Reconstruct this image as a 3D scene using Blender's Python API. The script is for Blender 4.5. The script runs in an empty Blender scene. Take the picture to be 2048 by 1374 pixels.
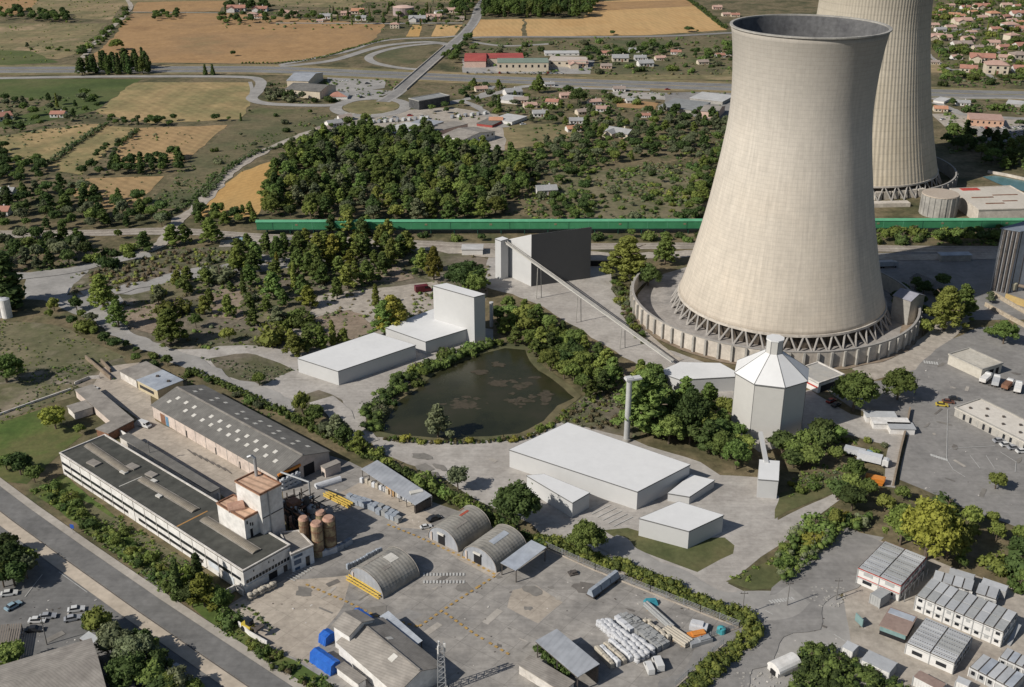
import bpy, bmesh, math, random
from mathutils import Vector, noise as mnoise
R = math.radians
random.seed(11)
C = bpy.context.scene.collection
SC = bpy.context.scene

# ---------------------------------------------------------------- survey: the camera station and where a sight line meets a level
FPX, PITCH, CAMH = 2200.0, R(24.5), 180.0
FW = Vector((0, math.cos(PITCH), -math.sin(PITCH)))
UP = Vector((0, math.sin(PITCH), math.cos(PITCH)))
def G(px, py, z=0.0):
    d = Vector(((px-1024)/FPX, 0, 0)) + UP*((687-py)/FPX) + FW
    t = (z-CAMH)/d.z
    return Vector((d.x*t, d.y*t, z))
def pr(p):
    v = Vector(p) - Vector((0, 0, CAMH)); k = v.dot(FW)
    return 1024+FPX*v.x/k, 687-FPX*v.dot(UP)/k
def zat(bx, by, ty):
    g = G(bx, by); lo, hi = 0.0, 150.0
    for _ in range(40):
        m = (lo+hi)/2
        if pr((g.x, g.y, m))[1] > ty: lo = m
        else: hi = m
    return lo

cam = bpy.data.cameras.new('camera'); co = bpy.data.objects.new('camera', cam); C.objects.link(co)
co.location = (0, 0, CAMH); co.rotation_euler = (R(90)-PITCH, 0, 0)
cam.sensor_width = 36; cam.lens = 36*FPX/2048; cam.clip_start = 1; cam.clip_end = 20000
SC.camera = co

W = bpy.data.worlds.new('World'); SC.world = W; W.use_nodes = True
nt = W.node_tree; sky = nt.nodes.new('ShaderNodeTexSky'); sky.sky_type = 'NISHITA'; sky.sun_disc = False
ELEV = R(37); sky.sun_elevation = ELEV; sky.sun_rotation = R(242)
bg = nt.nodes['Background']; bg.inputs['Strength'].default_value = 0.066
nt.links.new(sky.outputs['Color'], bg.inputs['Color'])
sd = Vector((-.885*math.cos(ELEV), -.465*math.cos(ELEV), math.sin(ELEV))).normalized()
sl = bpy.data.lights.new('sun', 'SUN'); sl.energy = 4.6; sl.angle = R(.5); sl.color = (1, .945, .86)
so = bpy.data.objects.new('sun', sl); so.rotation_euler = sd.to_track_quat('Z', 'Y').to_euler(); so.location = (-200, -100, 300); C.objects.link(so)
vs = SC.view_settings; vs.view_transform = 'Standard'; vs.look = 'None'; vs.exposure = 0; vs.gamma = 1
SC.cycles.use_denoising = True
SC.cycles.max_bounces = 5; SC.cycles.diffuse_bounces = 3; SC.cycles.glossy_bounces = 2; SC.cycles.transparent_max_bounces = 4

# ---------------------------------------------------------------- materials
class NT:
    def __init__(s, name):
        s.m = bpy.data.materials.new(name); s.m.use_nodes = True; s.t = s.m.node_tree
        s.b = s.t.nodes['Principled BSDF']; s.b.inputs['Specular IOR Level'].default_value = .25
    def n(s, typ, **k):
        x = s.t.nodes.new(typ)
        for a, v in k.items(): setattr(x, a, v)
        return x
    def l(s, a, b): s.t.links.new(a, b)
    def math(s, op, a, b=None, c=None):
        x = s.n('ShaderNodeMath', operation=op)
        for i, v in enumerate((a, b, c)):
            if v is None: continue
            if isinstance(v, (int, float)): x.inputs[i].default_value = v
            else: s.l(v, x.inputs[i])
        return x.outputs[0]
    def noise(s, vec, scale, detail=5, rough=.6):
        x = s.n('ShaderNodeTexNoise'); x.inputs['Scale'].default_value = scale
        x.inputs['Detail'].default_value = detail; x.inputs['Roughness'].default_value = rough
        s.l(vec, x.inputs['Vector']); return x.outputs['Fac']
    def ramp(s, fac, cols, lo=.32, hi=.68):
        x = s.n('ShaderNodeValToRGB'); e = x.color_ramp.elements
        while len(e) < len(cols): e.new(.5)
        for i, c in enumerate(cols):
            e[i].position = lo+(hi-lo)*i/max(1, len(cols)-1); e[i].color = (*c, 1)
        s.l(fac, x.inputs[0]); return x.outputs[0]
    def scale(s, col, f):
        x = s.n('ShaderNodeVectorMath', operation='SCALE'); s.l(col, x.inputs[0])
        if isinstance(f, (int, float)): x.inputs['Scale'].default_value = f
        else: s.l(f, x.inputs['Scale'])
        return x.outputs[0]
    def mix(s, f, a, b):
        x = s.n('ShaderNodeMix', data_type='RGBA')
        for i, v in ((0, f), (6, a), (7, b)):
            if isinstance(v, tuple): x.inputs[i].default_value = (*v, 1)
            elif isinstance(v, (int, float)): x.inputs[i].default_value = v
            else: s.l(v, x.inputs[i])
        return x.outputs[2]
    def pos(s, obj=False):
        return s.n('ShaderNodeTexCoord').outputs['Object'] if obj else s.n('ShaderNodeNewGeometry').outputs['Position']
    def rot(s, vec, deg, sc=(1, 1, 1)):
        x = s.n('ShaderNodeMapping'); x.inputs['Rotation'].default_value = (0, 0, R(deg)); x.inputs['Scale'].default_value = sc
        s.l(vec, x.inputs[0]); return x.outputs[0]

MATS = {}
def mat(name, cols, s1=.03, s2=.5, amp=.25, rough=.9, bump=0.0, stripe=None, obj=False, metal=0.0, lo=.32, hi=.68, s0=None, spec=.25, joints=None, streak=None):
    """mottled surface: big patches between cols, finer grain of +-amp; stripe = (angle, period m, depth, raggedness)"""
    if name in MATS: return MATS[name]
    if not isinstance(cols, list): cols = [cols, tuple(c*.88 for c in cols)]
    N = NT(name); p = N.pos(obj)
    n1 = N.noise(p, s1, 6, .62); col = N.ramp(n1, cols, lo, hi)
    n2 = N.noise(p, s2, 4, .65)
    f = N.math('MULTIPLY_ADD', n2, 2*amp*1.6, 1-amp*1.6)
    if s0:
        n0 = N.noise(p, s0, 3, .5); f = N.math('MULTIPLY', f, N.math('MULTIPLY_ADD', n0, .5, .75))
    if streak:
        sn = N.noise(N.rot(p, streak[0], (.06, 1.1, 1)), 1.0, 5, .65); f = N.math('MULTIPLY', f, N.math('MULTIPLY_ADD', sn, 2*streak[1], 1-streak[1]))
    if joints:
        q = N.rot(p, joints[0]); x = N.n('ShaderNodeSeparateXYZ'); N.l(q, x.inputs[0]); wob = N.math('MULTIPLY', n2, .12)
        for o_ in (0, 1):
            fr = N.math('FRACT', N.math('MULTIPLY', N.math('ADD', x.outputs[o_], wob), 1/joints[1])); f = N.math('MULTIPLY', f, N.math('MULTIPLY_ADD', N.math('LESS_THAN', fr, .16/joints[1]), -joints[2], 1.0))
        cx_ = N.n('ShaderNodeCombineXYZ')
        for o_ in (0, 1): N.l(N.math('FLOOR', N.math('MULTIPLY', N.math('ADD', x.outputs[o_], wob), 1/joints[1])), cx_.inputs[o_])
        wn = N.n('ShaderNodeTexWhiteNoise', noise_dimensions='2D'); N.l(cx_.outputs[0], wn.inputs['Vector']); f = N.math('MULTIPLY', f, N.math('MULTIPLY_ADD', wn.outputs['Value'], joints[2]*.5, 1-joints[2]*.25))
    if stripe:
        ang, per, dep, rag = stripe
        q = N.rot(p, ang); x = N.n('ShaderNodeSeparateXYZ'); N.l(q, x.inputs[0])
        ph = N.math('MULTIPLY_ADD', N.noise(q, .6/per, 3), rag*6.28, N.math('MULTIPLY', x.outputs[0], 6.2832/per))
        w = N.math('SINE', ph)
        if rag > .2:
            st = N.noise(N.rot(p, ang, (1.0/per, .05/per, 1)), 1.0, 3, .6)
            w = N.math('ADD', N.math('MULTIPLY', w, .45), N.math('MULTIPLY_ADD', st, 4, -2))
        else: w = N.math('POWER', N.math('ABSOLUTE', w), 6.0) if rag == 0 else w
        f = N.math('MULTIPLY', f, N.math('MULTIPLY_ADD', w, -dep, 1.0))
    N.l(N.scale(col, f), N.b.inputs['Base Color'])
    N.b.inputs['Roughness'].default_value = rough; N.b.inputs['Metallic'].default_value = metal
    N.b.inputs['Specular IOR Level'].default_value = spec
    if bump:
        bn = N.n('ShaderNodeBump'); bn.inputs['Strength'].default_value = .8; bn.inputs['Distance'].default_value = bump
        N.l(n2, bn.inputs['Height']); N.l(bn.outputs[0], N.b.inputs['Normal'])
    MATS[name] = N.m; return N.m

# ---------------------------------------------------------------- mesh building
KIDS = {}
class MB:
    def __init__(s): s.v, s.f = [], []
    def face(s, pts):
        i = len(s.v); s.v += [tuple(p) for p in pts]; s.f.append(tuple(range(i, i+len(pts)))); return s
    def prism(s, xy, z0, z1, top=None, bottom=True):
        n = len(xy); i = len(s.v); t = top or xy
        s.v += [(p[0], p[1], z0) for p in xy] + [(p[0], p[1], z1) for p in t]
        for k in range(n):
            j = (k+1) % n; s.f.append((i+k, i+j, i+n+j, i+n+k))
        s.f.append(tuple(range(i+n, i+2*n)))
        if bottom: s.f.append(tuple(range(i+n-1, i-1, -1)))
        return s
    def sides(s, xy, z0, z1):
        n = len(xy); i = len(s.v)
        s.v += [(p[0], p[1], z0) for p in xy] + [(p[0], p[1], z1) for p in xy]
        for k in range(n):
            j = (k+1) % n; s.f.append((i+k, i+j, i+n+j, i+n+k))
        return s
    def box(s, c, d, a=0.0):
        ca, sa = math.cos(a), math.sin(a); hx, hy = d[0]/2, d[1]/2
        xy = [(c[0]+x*ca-y*sa, c[1]+x*sa+y*ca) for x, y in ((-hx, -hy), (hx, -hy), (hx, hy), (-hx, hy))]
        return s.prism(xy, c[2], c[2]+d[2])
    def slab(s, q, th):
        """closed slab under a (possibly sloping) polygon"""
        n = len(q); i = len(s.v); s.v += [tuple(p) for p in q] + [(p[0], p[1], p[2]-th) for p in q]
        s.f.append(tuple(range(i, i+n))); s.f.append(tuple(range(i+2*n-1, i+n-1, -1)))
        for k in range(n):
            j = (k+1) % n; s.f.append((i+k, i+n+k, i+n+j, i+j))
        return s
    def cyl(s, x, y, z0, z1, r0, r1=None, n=16):
        r1 = r0 if r1 is None else r1
        a = [2*math.pi*k/n for k in range(n)]
        return s.prism([(x+r0*math.cos(t), y+r0*math.sin(t)) for t in a], z0, z1, [(x+r1*math.cos(t), y+r1*math.sin(t)) for t in a])
    def tube(s, p, q, r, n=6):
        p, q = Vector(p), Vector(q); d = (q-p).normalized()
        a = d.orthogonal().normalized(); b = d.cross(a); i = len(s.v)
        for e in (p, q):
            for k in range(n):
                t = 2*math.pi*k/n; s.v.append(tuple(e+a*(r*math.cos(t))+b*(r*math.sin(t))))
        for k in range(n):
            j = (k+1) % n; s.f.append((i+k, i+j, i+n+j, i+n+k))
        s.f.append(tuple(range(i+n-1, i-1, -1))); s.f.append(tuple(range(i+n, i+2*n))); return s
    def beam(s, p, q, w, h):
        """box-section beam from p to q (top line), width w, depth h"""
        p, q = Vector(p), Vector(q); d = q-p; sx = Vector((-d.y, d.x, 0)).normalized()*(w/2); dz = Vector((0, 0, -h)); i = len(s.v)
        for e in (p, q): s.v += [tuple(e+sx), tuple(e-sx), tuple(e-sx+dz), tuple(e+sx+dz)]
        for k in range(4):
            j = (k+1) % 4; s.f.append((i+k, i+j, i+4+j, i+4+k))
        s.f += [(i+3, i+2, i+1, i), (i+4, i+5, i+6, i+7)]; return s
    def build(s, name, m, parent=None, smooth=False, label=None):
        me = bpy.data.meshes.new(name)
        o = Vector((0, 0, 0)); p = parent
        while p is not None: o = o + p.location; p = p.parent
        me.from_pydata([(a-o.x, b-o.y, c-o.z) for a, b, c in s.v], [], s.f)
        bm = bmesh.new(); bm.from_mesh(me); bmesh.ops.recalc_face_normals(bm, faces=bm.faces); bm.to_mesh(me); bm.free()
        if smooth:
            for pl in me.polygons: pl.use_smooth = True
        me.materials.append(m); ob = bpy.data.objects.new(name, me); C.objects.link(ob)
        if parent is not None: ob.parent = parent; KIDS.setdefault(parent.name, []).append(ob)
        if label: ob['label'] = label
        return ob
THINGS = []
def thing(name, label, cat, loc, group=None):
    o = bpy.data.objects.new(name, None); o.empty_display_size = .5; C.objects.link(o); o.location = loc
    return tag(o, label, cat, group)
def tag(o, label, cat, group=None):
    o['label'] = label; o['category'] = cat
    if group: o['group'] = group
    THINGS.append(o); return o
def dup(root, loc, rotz=0.0, scale=1.0, label=None, group=None):
    r = root.copy(); C.objects.link(r); r.location = loc; r.rotation_euler = (0, 0, rotz)
    r.scale = (scale,)*3 if isinstance(scale, (int, float)) else scale
    if label: r['label'] = label
    if group: r['group'] = group
    for ch in KIDS.get(root.name, []):
        c = ch.copy(); C.objects.link(c); c.parent = r; KIDS.setdefault(r.name, []).append(c)
        for g in KIDS.get(ch.name, []):
            d = g.copy(); C.objects.link(d); d.parent = c; KIDS.setdefault(c.name, []).append(d)
    THINGS.append(r); return r
ORD = ("first second third fourth fifth sixth seventh eighth ninth tenth eleventh twelfth thirteenth fourteenth fifteenth sixteenth "
       "seventeenth eighteenth nineteenth twentieth").split()

def rectify(p):
    c = sum((Vector(q[:2]) for q in p), Vector((0, 0)))/4; p = [Vector(q[:2]) for q in p]
    u = ((p[1]-p[0])+(p[2]-p[3]))/2; v = ((p[3]-p[0])+(p[2]-p[1]))/2
    au, av = math.atan2(u.y, u.x), math.atan2(v.y, v.x)
    d = (av-au+math.pi) % (2*math.pi)-math.pi; e = (abs(d)-math.pi/2)/2*(1 if d > 0 else -1)
    au += e; av -= e; u = Vector((math.cos(au), math.sin(au)))*u.length; v = Vector((math.cos(av), math.sin(av)))*v.length
    return [c-u/2-v/2, c+u/2-v/2, c+u/2+v/2, c-u/2+v/2]
def grow(xy, d):
    """offset a convex outline outwards by d metres"""
    n = len(xy); xy = [Vector(p[:2]) for p in xy]; c = sum(xy, Vector((0, 0)))/n; out = []
    for k in range(n):
        a, b, e = xy[k-1], xy[k], xy[(k+1) % n]
        n1 = Vector(((b-a).y, -(b-a).x)).normalized(); n2 = Vector(((e-b).y, -(e-b).x)).normalized()
        if n1.dot(b-c) < 0: n1 = -n1
        if n2.dot(b-c) < 0: n2 = -n2
        m = (n1+n2); m = m/max(.3, m.length_squared)*2; out.append(b+m*d)
    return out
EXC = []          # footprints where no tree may stand
def wallpiece(root, a, b, t0, t1, z0, z1, m, name='window', d=.08, cen=None):
    """a thin panel set proud of the wall a-b between fractions t0..t1"""
    a, b = Vector(a[:2]), Vector(b[:2]); u = b-a; nn = Vector((u.y, -u.x)).normalized()
    cen = cen if cen is not None else root.location.xy
    if nn.dot((a+b)/2-cen) < 0: nn = -nn
    p, q = a+u*t0, a+u*t1
    return MB().prism([p-nn*.05, q-nn*.05, q+nn*d, p+nn*d], z0, z1).build(name, m, root)
def bld(name, label, cat, roof, z, wm, rm, z0=0.0, rect=True, over=.25, th=.3, group=None, edge=None, parapet=None, root=None):
    xy = [G(*p, z).xy for p in roof]
    if rect and len(xy) == 4: xy = rectify(xy)
    c = sum(xy, Vector((0, 0)))/len(xy)
    if root is None: root = thing(name, label, cat, (c.x, c.y, z0), group)
    MB().prism(xy, z0, z-th).build('wall', wm, root)
    MB().prism(grow(xy, over), z-th+.002, z).build('roof', rm, root)
    if edge: MB().sides(grow(xy, over+.06), z-th-.1, z+.03).build('roof_edge', edge, root)
    if parapet:
        o, i = grow(xy, over+.05), grow(xy, -.25); n = len(o); mb = MB()
        for k in range(n):
            j = (k+1) % n; mb.prism([o[k], o[j], i[j], i[k]], z+.002, z+.35)
        mb.build('parapet', parapet, root)
    EXC.append(grow(xy, 1.5)); return root, xy
def gable(name, label, cat, eaves, z, zr, wm, rm, z0=0.0, over=.35, group=None, root=None):
    """eaves px a,b,c,d; the ridge runs from mid(a,d) to mid(b,c)"""
    a, b, c, d = rectify([G(*p, z) for p in eaves]); m = (a+b+c+d)/4
    if root is None: root = thing(name, label, cat, (m.x, m.y, z0), group)
    e1, e2 = (a+d)/2, (b+c)/2
    w = MB().prism([a, b, c, d], z0, z-.05)
    for p, q, e in ((a, d, e1), (b, c, e2)): w.face([(*p, z-.05), (*q, z-.05), (*e, zr-.12)])
    w.build('wall', wm, root)
    u = (b-a).normalized()*over; v = (d-a).normalized()*over; dz = (zr-z)/((d-a).length/2)*over
    r = MB()
    r.slab([(*(a-u-v), z-dz), (*(b+u-v), z-dz), (*(e2+u), zr), (*(e1-u), zr)], .18)
    r.slab([(*(e1-u), zr), (*(e2+u), zr), (*(c+u+v), z-dz), (*(d-u+v), z-dz)], .18)
    r.build('roof', rm, root); EXC.append(grow([a, b, c, d], 1.5))
    return root, (a, b, c, d, e1, e2)
def structure(o, kind='structure'): o['kind'] = kind; return o
LAY = [0.02, .0025]
def layer():
    LAY[0] += LAY[1]; return LAY[0]
def sheet(name, pts, m, jit=1.5, step=6.0, z=None, kind='structure', world=False):
    """ground patch with a natural, slightly ragged outline"""
    q = [Vector(p) for p in pts] if world else [G(*p).xy for p in pts]; out = []
    for k in range(len(q)):
        a, b = q[k], q[(k+1) % len(q)]; n = max(1, min(80, int((b-a).length/step)))
        for i in range(n):
            p = a.lerp(b, i/n)
            if jit: v = mnoise.noise_vector(Vector((p.x*.07, p.y*.07, 3.1)))+.5*mnoise.noise_vector(Vector((p.x*.25, p.y*.25, 8))); p = p+Vector((v.x, v.y))*jit
            out.append(p)
    z = layer() if z is None else z
    return structure(MB().face([(p.x, p.y, z) for p in out]).build(name, m), kind)
def smooth_path(pts, n=8):
    out = []
    for i in range(len(pts)-1):
        a, b, c, d = pts[max(0, i-1)], pts[i], pts[i+1], pts[min(len(pts)-1, i+2)]
        for k in range(n):
            t = k/n; out.append(.5*((2*b)+(c-a)*t+(2*a-5*b+4*c-d)*t*t+(3*b-a-3*c+d)*t**3))
    out.append(pts[-1]); return out
ROADS = []
def road(name, px, w, m, z=None, off=0.0, curve=True, world=False, dash=None, exc=True, ragged=0.0):
    p = [Vector(q) for q in px] if world else [G(*q).xy for q in px]
    if curve: p = smooth_path(p)
    if name in ('lane', 'gravel_track', 'farm_track'): ragged = .35
    z = layer() if z is None else z; L, Rr = [], []
    for i in range(len(p)):
        d = (p[min(i+1, len(p)-1)]-p[max(0, i-1)]).normalized(); nn = Vector((-d.y, d.x))
        ra = [ragged*w*(mnoise.noise(Vector((p[i].x*.12, p[i].y*.12, k*9.0)))) for k in (1, 2)]
        L.append(p[i]+nn*(off+w/2+ra[0])); Rr.append(p[i]+nn*(off-w/2+ra[1]))
    mb = MB(); s = 0.0
    if dash:
        acc = []
        for i in range(len(p)-1):
            u = (p[i+1]-p[i]); n = max(1, int(u.length/dash)); 
            for k in range(n):
                if int(s/dash) % 2 == 0:
                    A, B = k/n, (k+1)/n
                    mb.face([(*L[i].lerp(L[i+1], A), z), (*Rr[i].lerp(Rr[i+1], A), z), (*Rr[i].lerp(Rr[i+1], B), z), (*L[i].lerp(L[i+1], B), z)])
                s += u.length/n
    else:
        for i in range(len(p)-1): mb.face([(*L[i], z), (*Rr[i], z), (*Rr[i+1], z), (*L[i+1], z)])
    if exc: ROADS.append((p, w/2+1.5))
    return structure(mb.build(name, m))
# ---------------------------------------------------------------- ground surfaces
gm = mat('dry_scrub_ground', [(.05, .056, .025), (.10, .09, .046), (.17, .135, .08), (.075, .08, .036)], .03, .35, .5, bump=.4, s0=.12)
soil = mat('bare_soil', [(.16, .12, .085), (.26, .205, .155), (.2, .16, .115)], .05, .5, .35, bump=.15, s0=.15)
gravel = mat('pale_gravel', [(.28, .258, .232), (.385, .36, .33), (.33, .305, .278), (.43, .405, .37)], .035, .6, .22, s0=.12, bump=.08, streak=(8, .2))
dirt_track = mat('dusty_track', [(.27, .24, .2), (.38, .34, .29), (.31, .27, .23)], .06, .5, .3, s0=.2, bump=.1)
yardm = mat('worn_yard_concrete', [(.18, .17, .157), (.245, .231, .214), (.30, .28, .255), (.215, .203, .188)], .03, .45, .28, s0=.12, joints=(36, 6.0, .22), streak=(36, .22))
yardl = mat('pale_concrete_apron', [(.34, .295, .245), (.41, .36, .30)], .05, .5, .25, s0=.15, joints=(36, 5.0, .18), streak=(36, .2))
asph = mat('faded_asphalt', [(.175, .168, .16), (.24, .23, .218), (.205, .197, .188)], .04, .5, .22, s0=.1, streak=(40, .16))
asphd = mat('dark_asphalt', [(.085, .085, .09), (.12, .12, .122)], .06, .6, .2, s0=.1)
asphm = mat('worn_dark_asphalt', [(.12, .118, .115), (.17, .166, .16), (.145, .142, .138)], .05, .5, .25, s0=.12, streak=(-36, .18))
roadg = mat('pale_road', [(.26, .25, .235), (.33, .315, .295)], .05, .5, .16, s0=.1)
footm = mat('beige_pavement', [(.40, .345, .275), (.48, .41, .33)], .06, .6, .15, s0=.15)
whitep = mat('white_road_paint', [(.5, .5, .48), (.36, .355, .34)], .5, 2, .3)
yelp = mat('worn_yellow_paint', [(.34, .22, .08), (.42, .27, .09)], .3, 1.5, .35)
fo = mat('ploughed_orange_field', [(.275, .167, .080), (.345, .212, .100), (.30, .188, .094), (.255, .175, .088)], .012, .25, .22, bump=.15, s0=.06)
fw = mat('ripe_wheat', [(.42, .26, .11), (.48, .31, .14), (.40, .27, .12)], .014, .3, .14, stripe=(-12, 6, .10, .5))
fw2 = mat('golden_wheat_near', [(.42, .25, .09), (.47, .29, .11), (.41, .27, .11)], .02, .3, .14, stripe=(35, 4, .08, .5), bump=.2)
ft = mat('stubble_with_weeds', [(.38, .265, .135), (.32, .235, .115), (.20, .175, .08), (.40, .28, .14)], .012, .2, .22, stripe=(-40, 7, .12, .9), s0=.05)
ft2 = mat('striped_stubble', [(.38, .26, .125), (.33, .22, .11), (.23, .18, .09)], .014, .25, .18, stripe=(-48, 6, .16, .9))
fl = mat('dry_tan_meadow', [(.29, .215, .125), (.235, .185, .10), (.16, .145, .07), (.32, .235, .145)], .012, .2, .3, s0=.05, stripe=(80, 12, .12, .7))
fg = mat('green_crop', [(.05, .075, .022), (.075, .1, .03), (.11, .115, .045)], .014, .25, .28, s0=.06, bump=.2)
fs = mat('weedy_pasture', [(.065, .08, .035), (.1, .1, .05), (.15, .125, .07), (.08, .095, .036)], .014, .25, .35, s0=.06, bump=.3)
grass = mat('mown_grass', [(.07, .085, .032), (.1, .105, .045), (.13, .115, .055)], .05, .6, .3, bump=.1, s0=.1)
lawn = mat('lush_grass', [(.055, .095, .02), (.085, .12, .03), (.12, .12, .045), (.06, .085, .025)], .035, .5, .3, bump=.15, s0=.1)
olive = mat('olive_dry_grass', [(.13, .12, .07), (.18, .155, .095), (.11, .11, .055), (.23, .19, .14)], .03, .35, .35, bump=.15, s0=.09)
stony = mat('stony_ground', [(.2, .165, .13), (.15, .13, .095), (.09, .09, .045), (.25, .21, .17)], .04, .4, .4, bump=.3, s0=.12)

structure(MB().face([(-4000, -300, 0), (4000, -300, 0), (4000, 9000, 0), (-4000, 9000, 0)]).build('ground', gm))
F = lambda n, p, m, j=2.5, s=9: sheet(n, p, m, j, s)
# far fields
F('far_field', [(-400, -60), (2500, -60), (2500, 2), (1500, -2), (1190, -6), (900, 4), (455, 4), (-200, 30)], fl)
F('orange_field', [(-60, -4), (85, -4), (40, 29), (-60, 29)], fo)
F('meadow', [(92, -2), (255, -2), (222, 40), (50, 32)], fl)
F('meadow', [(-60, 47), (212, 47), (165, 100), (118, 118), (-60, 105)], fl)
F('green_field', [(-60, 99), (62, 102), (118, 125), (-60, 134)], fg)
F('orange_field', [(264, 27), (440, 26), (770, 48), (748, 80), (690, 99), (620, 120), (520, 127), (172, 124), (226, 76), (246, 42)], fo)
F('orange_field', [(276, 4), (452, 1), (440, 23), (264, 24)], fo)
F('meadow', [(460, -2), (760, -3), (700, 16), (560, 12)], fl)
F('wheat_field', [(957, 39), (1046, 38), (1044, 73), (944, 73)], fw)
F('wheat_field', [(1050, 38), (1165, 38), (1190, 3), (1366, -4), (1452, 60), (1300, 70), (1055, 73)], fw)
F('orange_field', [(1192, 4), (1372, 0), (1396, 12), (1190, 22)], fo, 1)
F('allotment', [(825, 50), (845, 50), (838, 73), (812, 73)], fw2, .5); F('allotment', [(873, 50), (925, 50), (908, 72), (862, 73)], fw, .5)
F('green_field', [(-60, 158), (284, 158), (190, 222), (60, 250), (-60, 260)], fg)
F('pasture', [(-60, 190), (120, 200), (40, 232), (-60, 245)], fs)
F('stubble_field', [(268, 165), (498, 164), (506, 195), (482, 238), (300, 247), (190, 226)], ft)
F('stubble_field', [(-60, 285), (60, 262), (160, 250), (208, 248), (90, 332), (-60, 325)], ft)
F('stubble_field', [(207, 251), (280, 256), (232, 290), (160, 350), (92, 338)], ft)
F('striped_field', [(277, 256), (456, 250), (372, 322), (225, 327), (242, 290)], ft2)
F('striped_field', [(170, 356), (326, 353), (272, 414), (185, 420), (140, 386)], ft2)
F('pasture', [(512, 214), (662, 225), (642, 260), (485, 310), (392, 415), (285, 418), (380, 322), (470, 246)], fs)
F('golden_wheat_field', [(482, 344), (580, 310), (578, 345), (530, 398), (516, 435), (394, 432), (440, 378)], fw2, 2)
F('roadside_grass', [(950, 84), (1460, 78), (1460, 108), (950, 100)], fs)
F('dry_verge', [(1150, 150), (1470, 138), (1470, 160), (1200, 158)], fl)
F('roadside_grass', [(1100, 100), (1400, 105), (1470, 120), (1440, 150), (1150, 148)], fs)
F('loop_meadow', [(752, 112), (790, 97), (860, 91), (875, 98), (820, 130), (770, 126)], fs)
F('car_park', [(925, 118), (1190, 120), (1180, 148), (925, 146)], roadg, 1)
F('dry_meadow', [(985, 255), (1110, 245), (1180, 262), (1090, 290), (1000, 300)], fl)
F('stony_clearing', [(1090, 345), (1420, 335), (1395, 440), (1160, 438)], olive)
F('town_ground', [(1875, 0), (2300, -10), (2300, 160), (1880, 150)], fs)
F('orange_field', [(1850, 118), (1893, 130), (1888, 146), (1850, 146)], fl, 1)
F('orange_lot', [(1228, 196), (1318, 206), (1308, 220), (1235, 214)], fo, 1)
F('yard_ground', [(1210, 184), (1345, 186), (1335, 200), (1245, 196)], gravel, 1)
F('yard_ground', [(1330, 186), (1475, 182), (1470, 240), (1400, 238), (1330, 212)], asph, 1)
F('farm_yard', [(655, 152), (770, 158), (770, 176), (700, 186), (655, 180)], roadg, 1)
F('farm_yard', [(640, 185), (715, 178), (790, 182), (740, 200), (655, 202)], roadg, 1)
F('works_yard', [(640, 262), (700, 225), (905, 215), (1000, 230), (1010, 300), (900, 300), (860, 262)], dirt_track, 2)
F('parking_ground', [(1935, 254), (2060, 248), (2060, 278), (1975, 288)], asph, 1)
F('house_yard', [(1860, 228), (1935, 226), (2060, 240), (2060, 250), (1900, 262)], dirt_track, 1)
# middle distance
FARZ = LAY[0]; LAY[0] = .022
F('weedy_grove_ground', [(130, 500), (300, 505), (560, 490), (880, 480), (980, 520), (980, 600), (870, 640), (700, 700), (420, 700), (240, 690), (150, 620), (120, 560)], stony)
F('pale_clearing', [(640, 590), (880, 560), (880, 620), (760, 668), (560, 670), (620, 620)], dirt_track, 3, 5)
F('pale_clearing', [(330, 525), (480, 505), (650, 520), (640, 535), (420, 550), (260, 590), (190, 580)], roadg, 1.5, 5)
F('spoil_bank', [(150, 545), (320, 500), (560, 490), (480, 520), (330, 560), (220, 590), (150, 600)], stony)
F('lorry_park', [(48, 545), (190, 530), (150, 570), (130, 590), (240, 590), (250, 640), (240, 660), (180, 640), (90, 600), (45, 600)], roadg, 2, 5)
F('olive_slope', [(-60, 640), (110, 648), (205, 690), (250, 716), (170, 738), (-60, 735)], olive)
F('stony_strip', [(-60, 735), (170, 735), (240, 716), (260, 740), (180, 775), (-60, 770)], stony)
F('olive_slope', [(-60, 768), (145, 768), (142, 792), (-60, 862)], olive)
F('lawn', [(-60, 860), (80, 820), (118, 846), (165, 872), (122, 905), (60, 965), (-60, 960)], lawn)
F('beige_court', [(205, 735), (300, 722), (300, 790), (310, 842), (560, 956), (470, 1005), (240, 872), (280, 838), (180, 776)], yardl, 1, 5)
F('stony_strip', [(410, 715), (520, 705), (595, 740), (520, 770), (440, 745)], stony)
F('gravel_pad', [(325, 700), (520, 690), (600, 705), (860, 640), (985, 660), (990, 692), (870, 742), (760, 790), (735, 830), (742, 872), (680, 800), (600, 800), (580, 824), (480, 775), (330, 718)], gravel, 2, 5)
F('stony_strip', [(418, 716), (500, 706), (592, 738), (520, 772), (450, 752)], stony, 2, 4)
F('weedy_patch', [(590, 800), (640, 780), (680, 800), (660, 840), (620, 830)], stony, 2, 4)
F('gravel_pad', [(980, 505), (1220, 530), (1228, 585), (1262, 650), (1310, 690), (1440, 735), (1500, 760), (1480, 810), (1330, 760), (1245, 712), (1075, 606), (970, 572)], gravel, 1.5, 5)
F('weedy_bank', [(1100, 840), (1160, 800), (1240, 740), (1300, 760), (1280, 880), (1150, 850)], stony, 2, 5)
F('gravel_yard', [(728, 872), (880, 880), (1020, 876), (1130, 842), (1270, 880), (1400, 926), (1440, 950), (1520, 955), (1562, 1000), (1550, 1040), (1670, 988), (1680, 1000), (1560, 1085), (1450, 1165), (1520, 1200), (1490, 1240), (1300, 1170), (1090, 1080), (1060, 1050), (960, 1000), (850, 940), (760, 905)], gravel, 1.2, 5)
F('silo_pad', [(1460, 860), (1500, 800), (1620, 780), (1700, 828), (1812, 852), (1790, 975), (1768, 972), (1776, 890), (1685, 866), (1600, 882), (1520, 905)], gravel, .8, 5)
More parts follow.
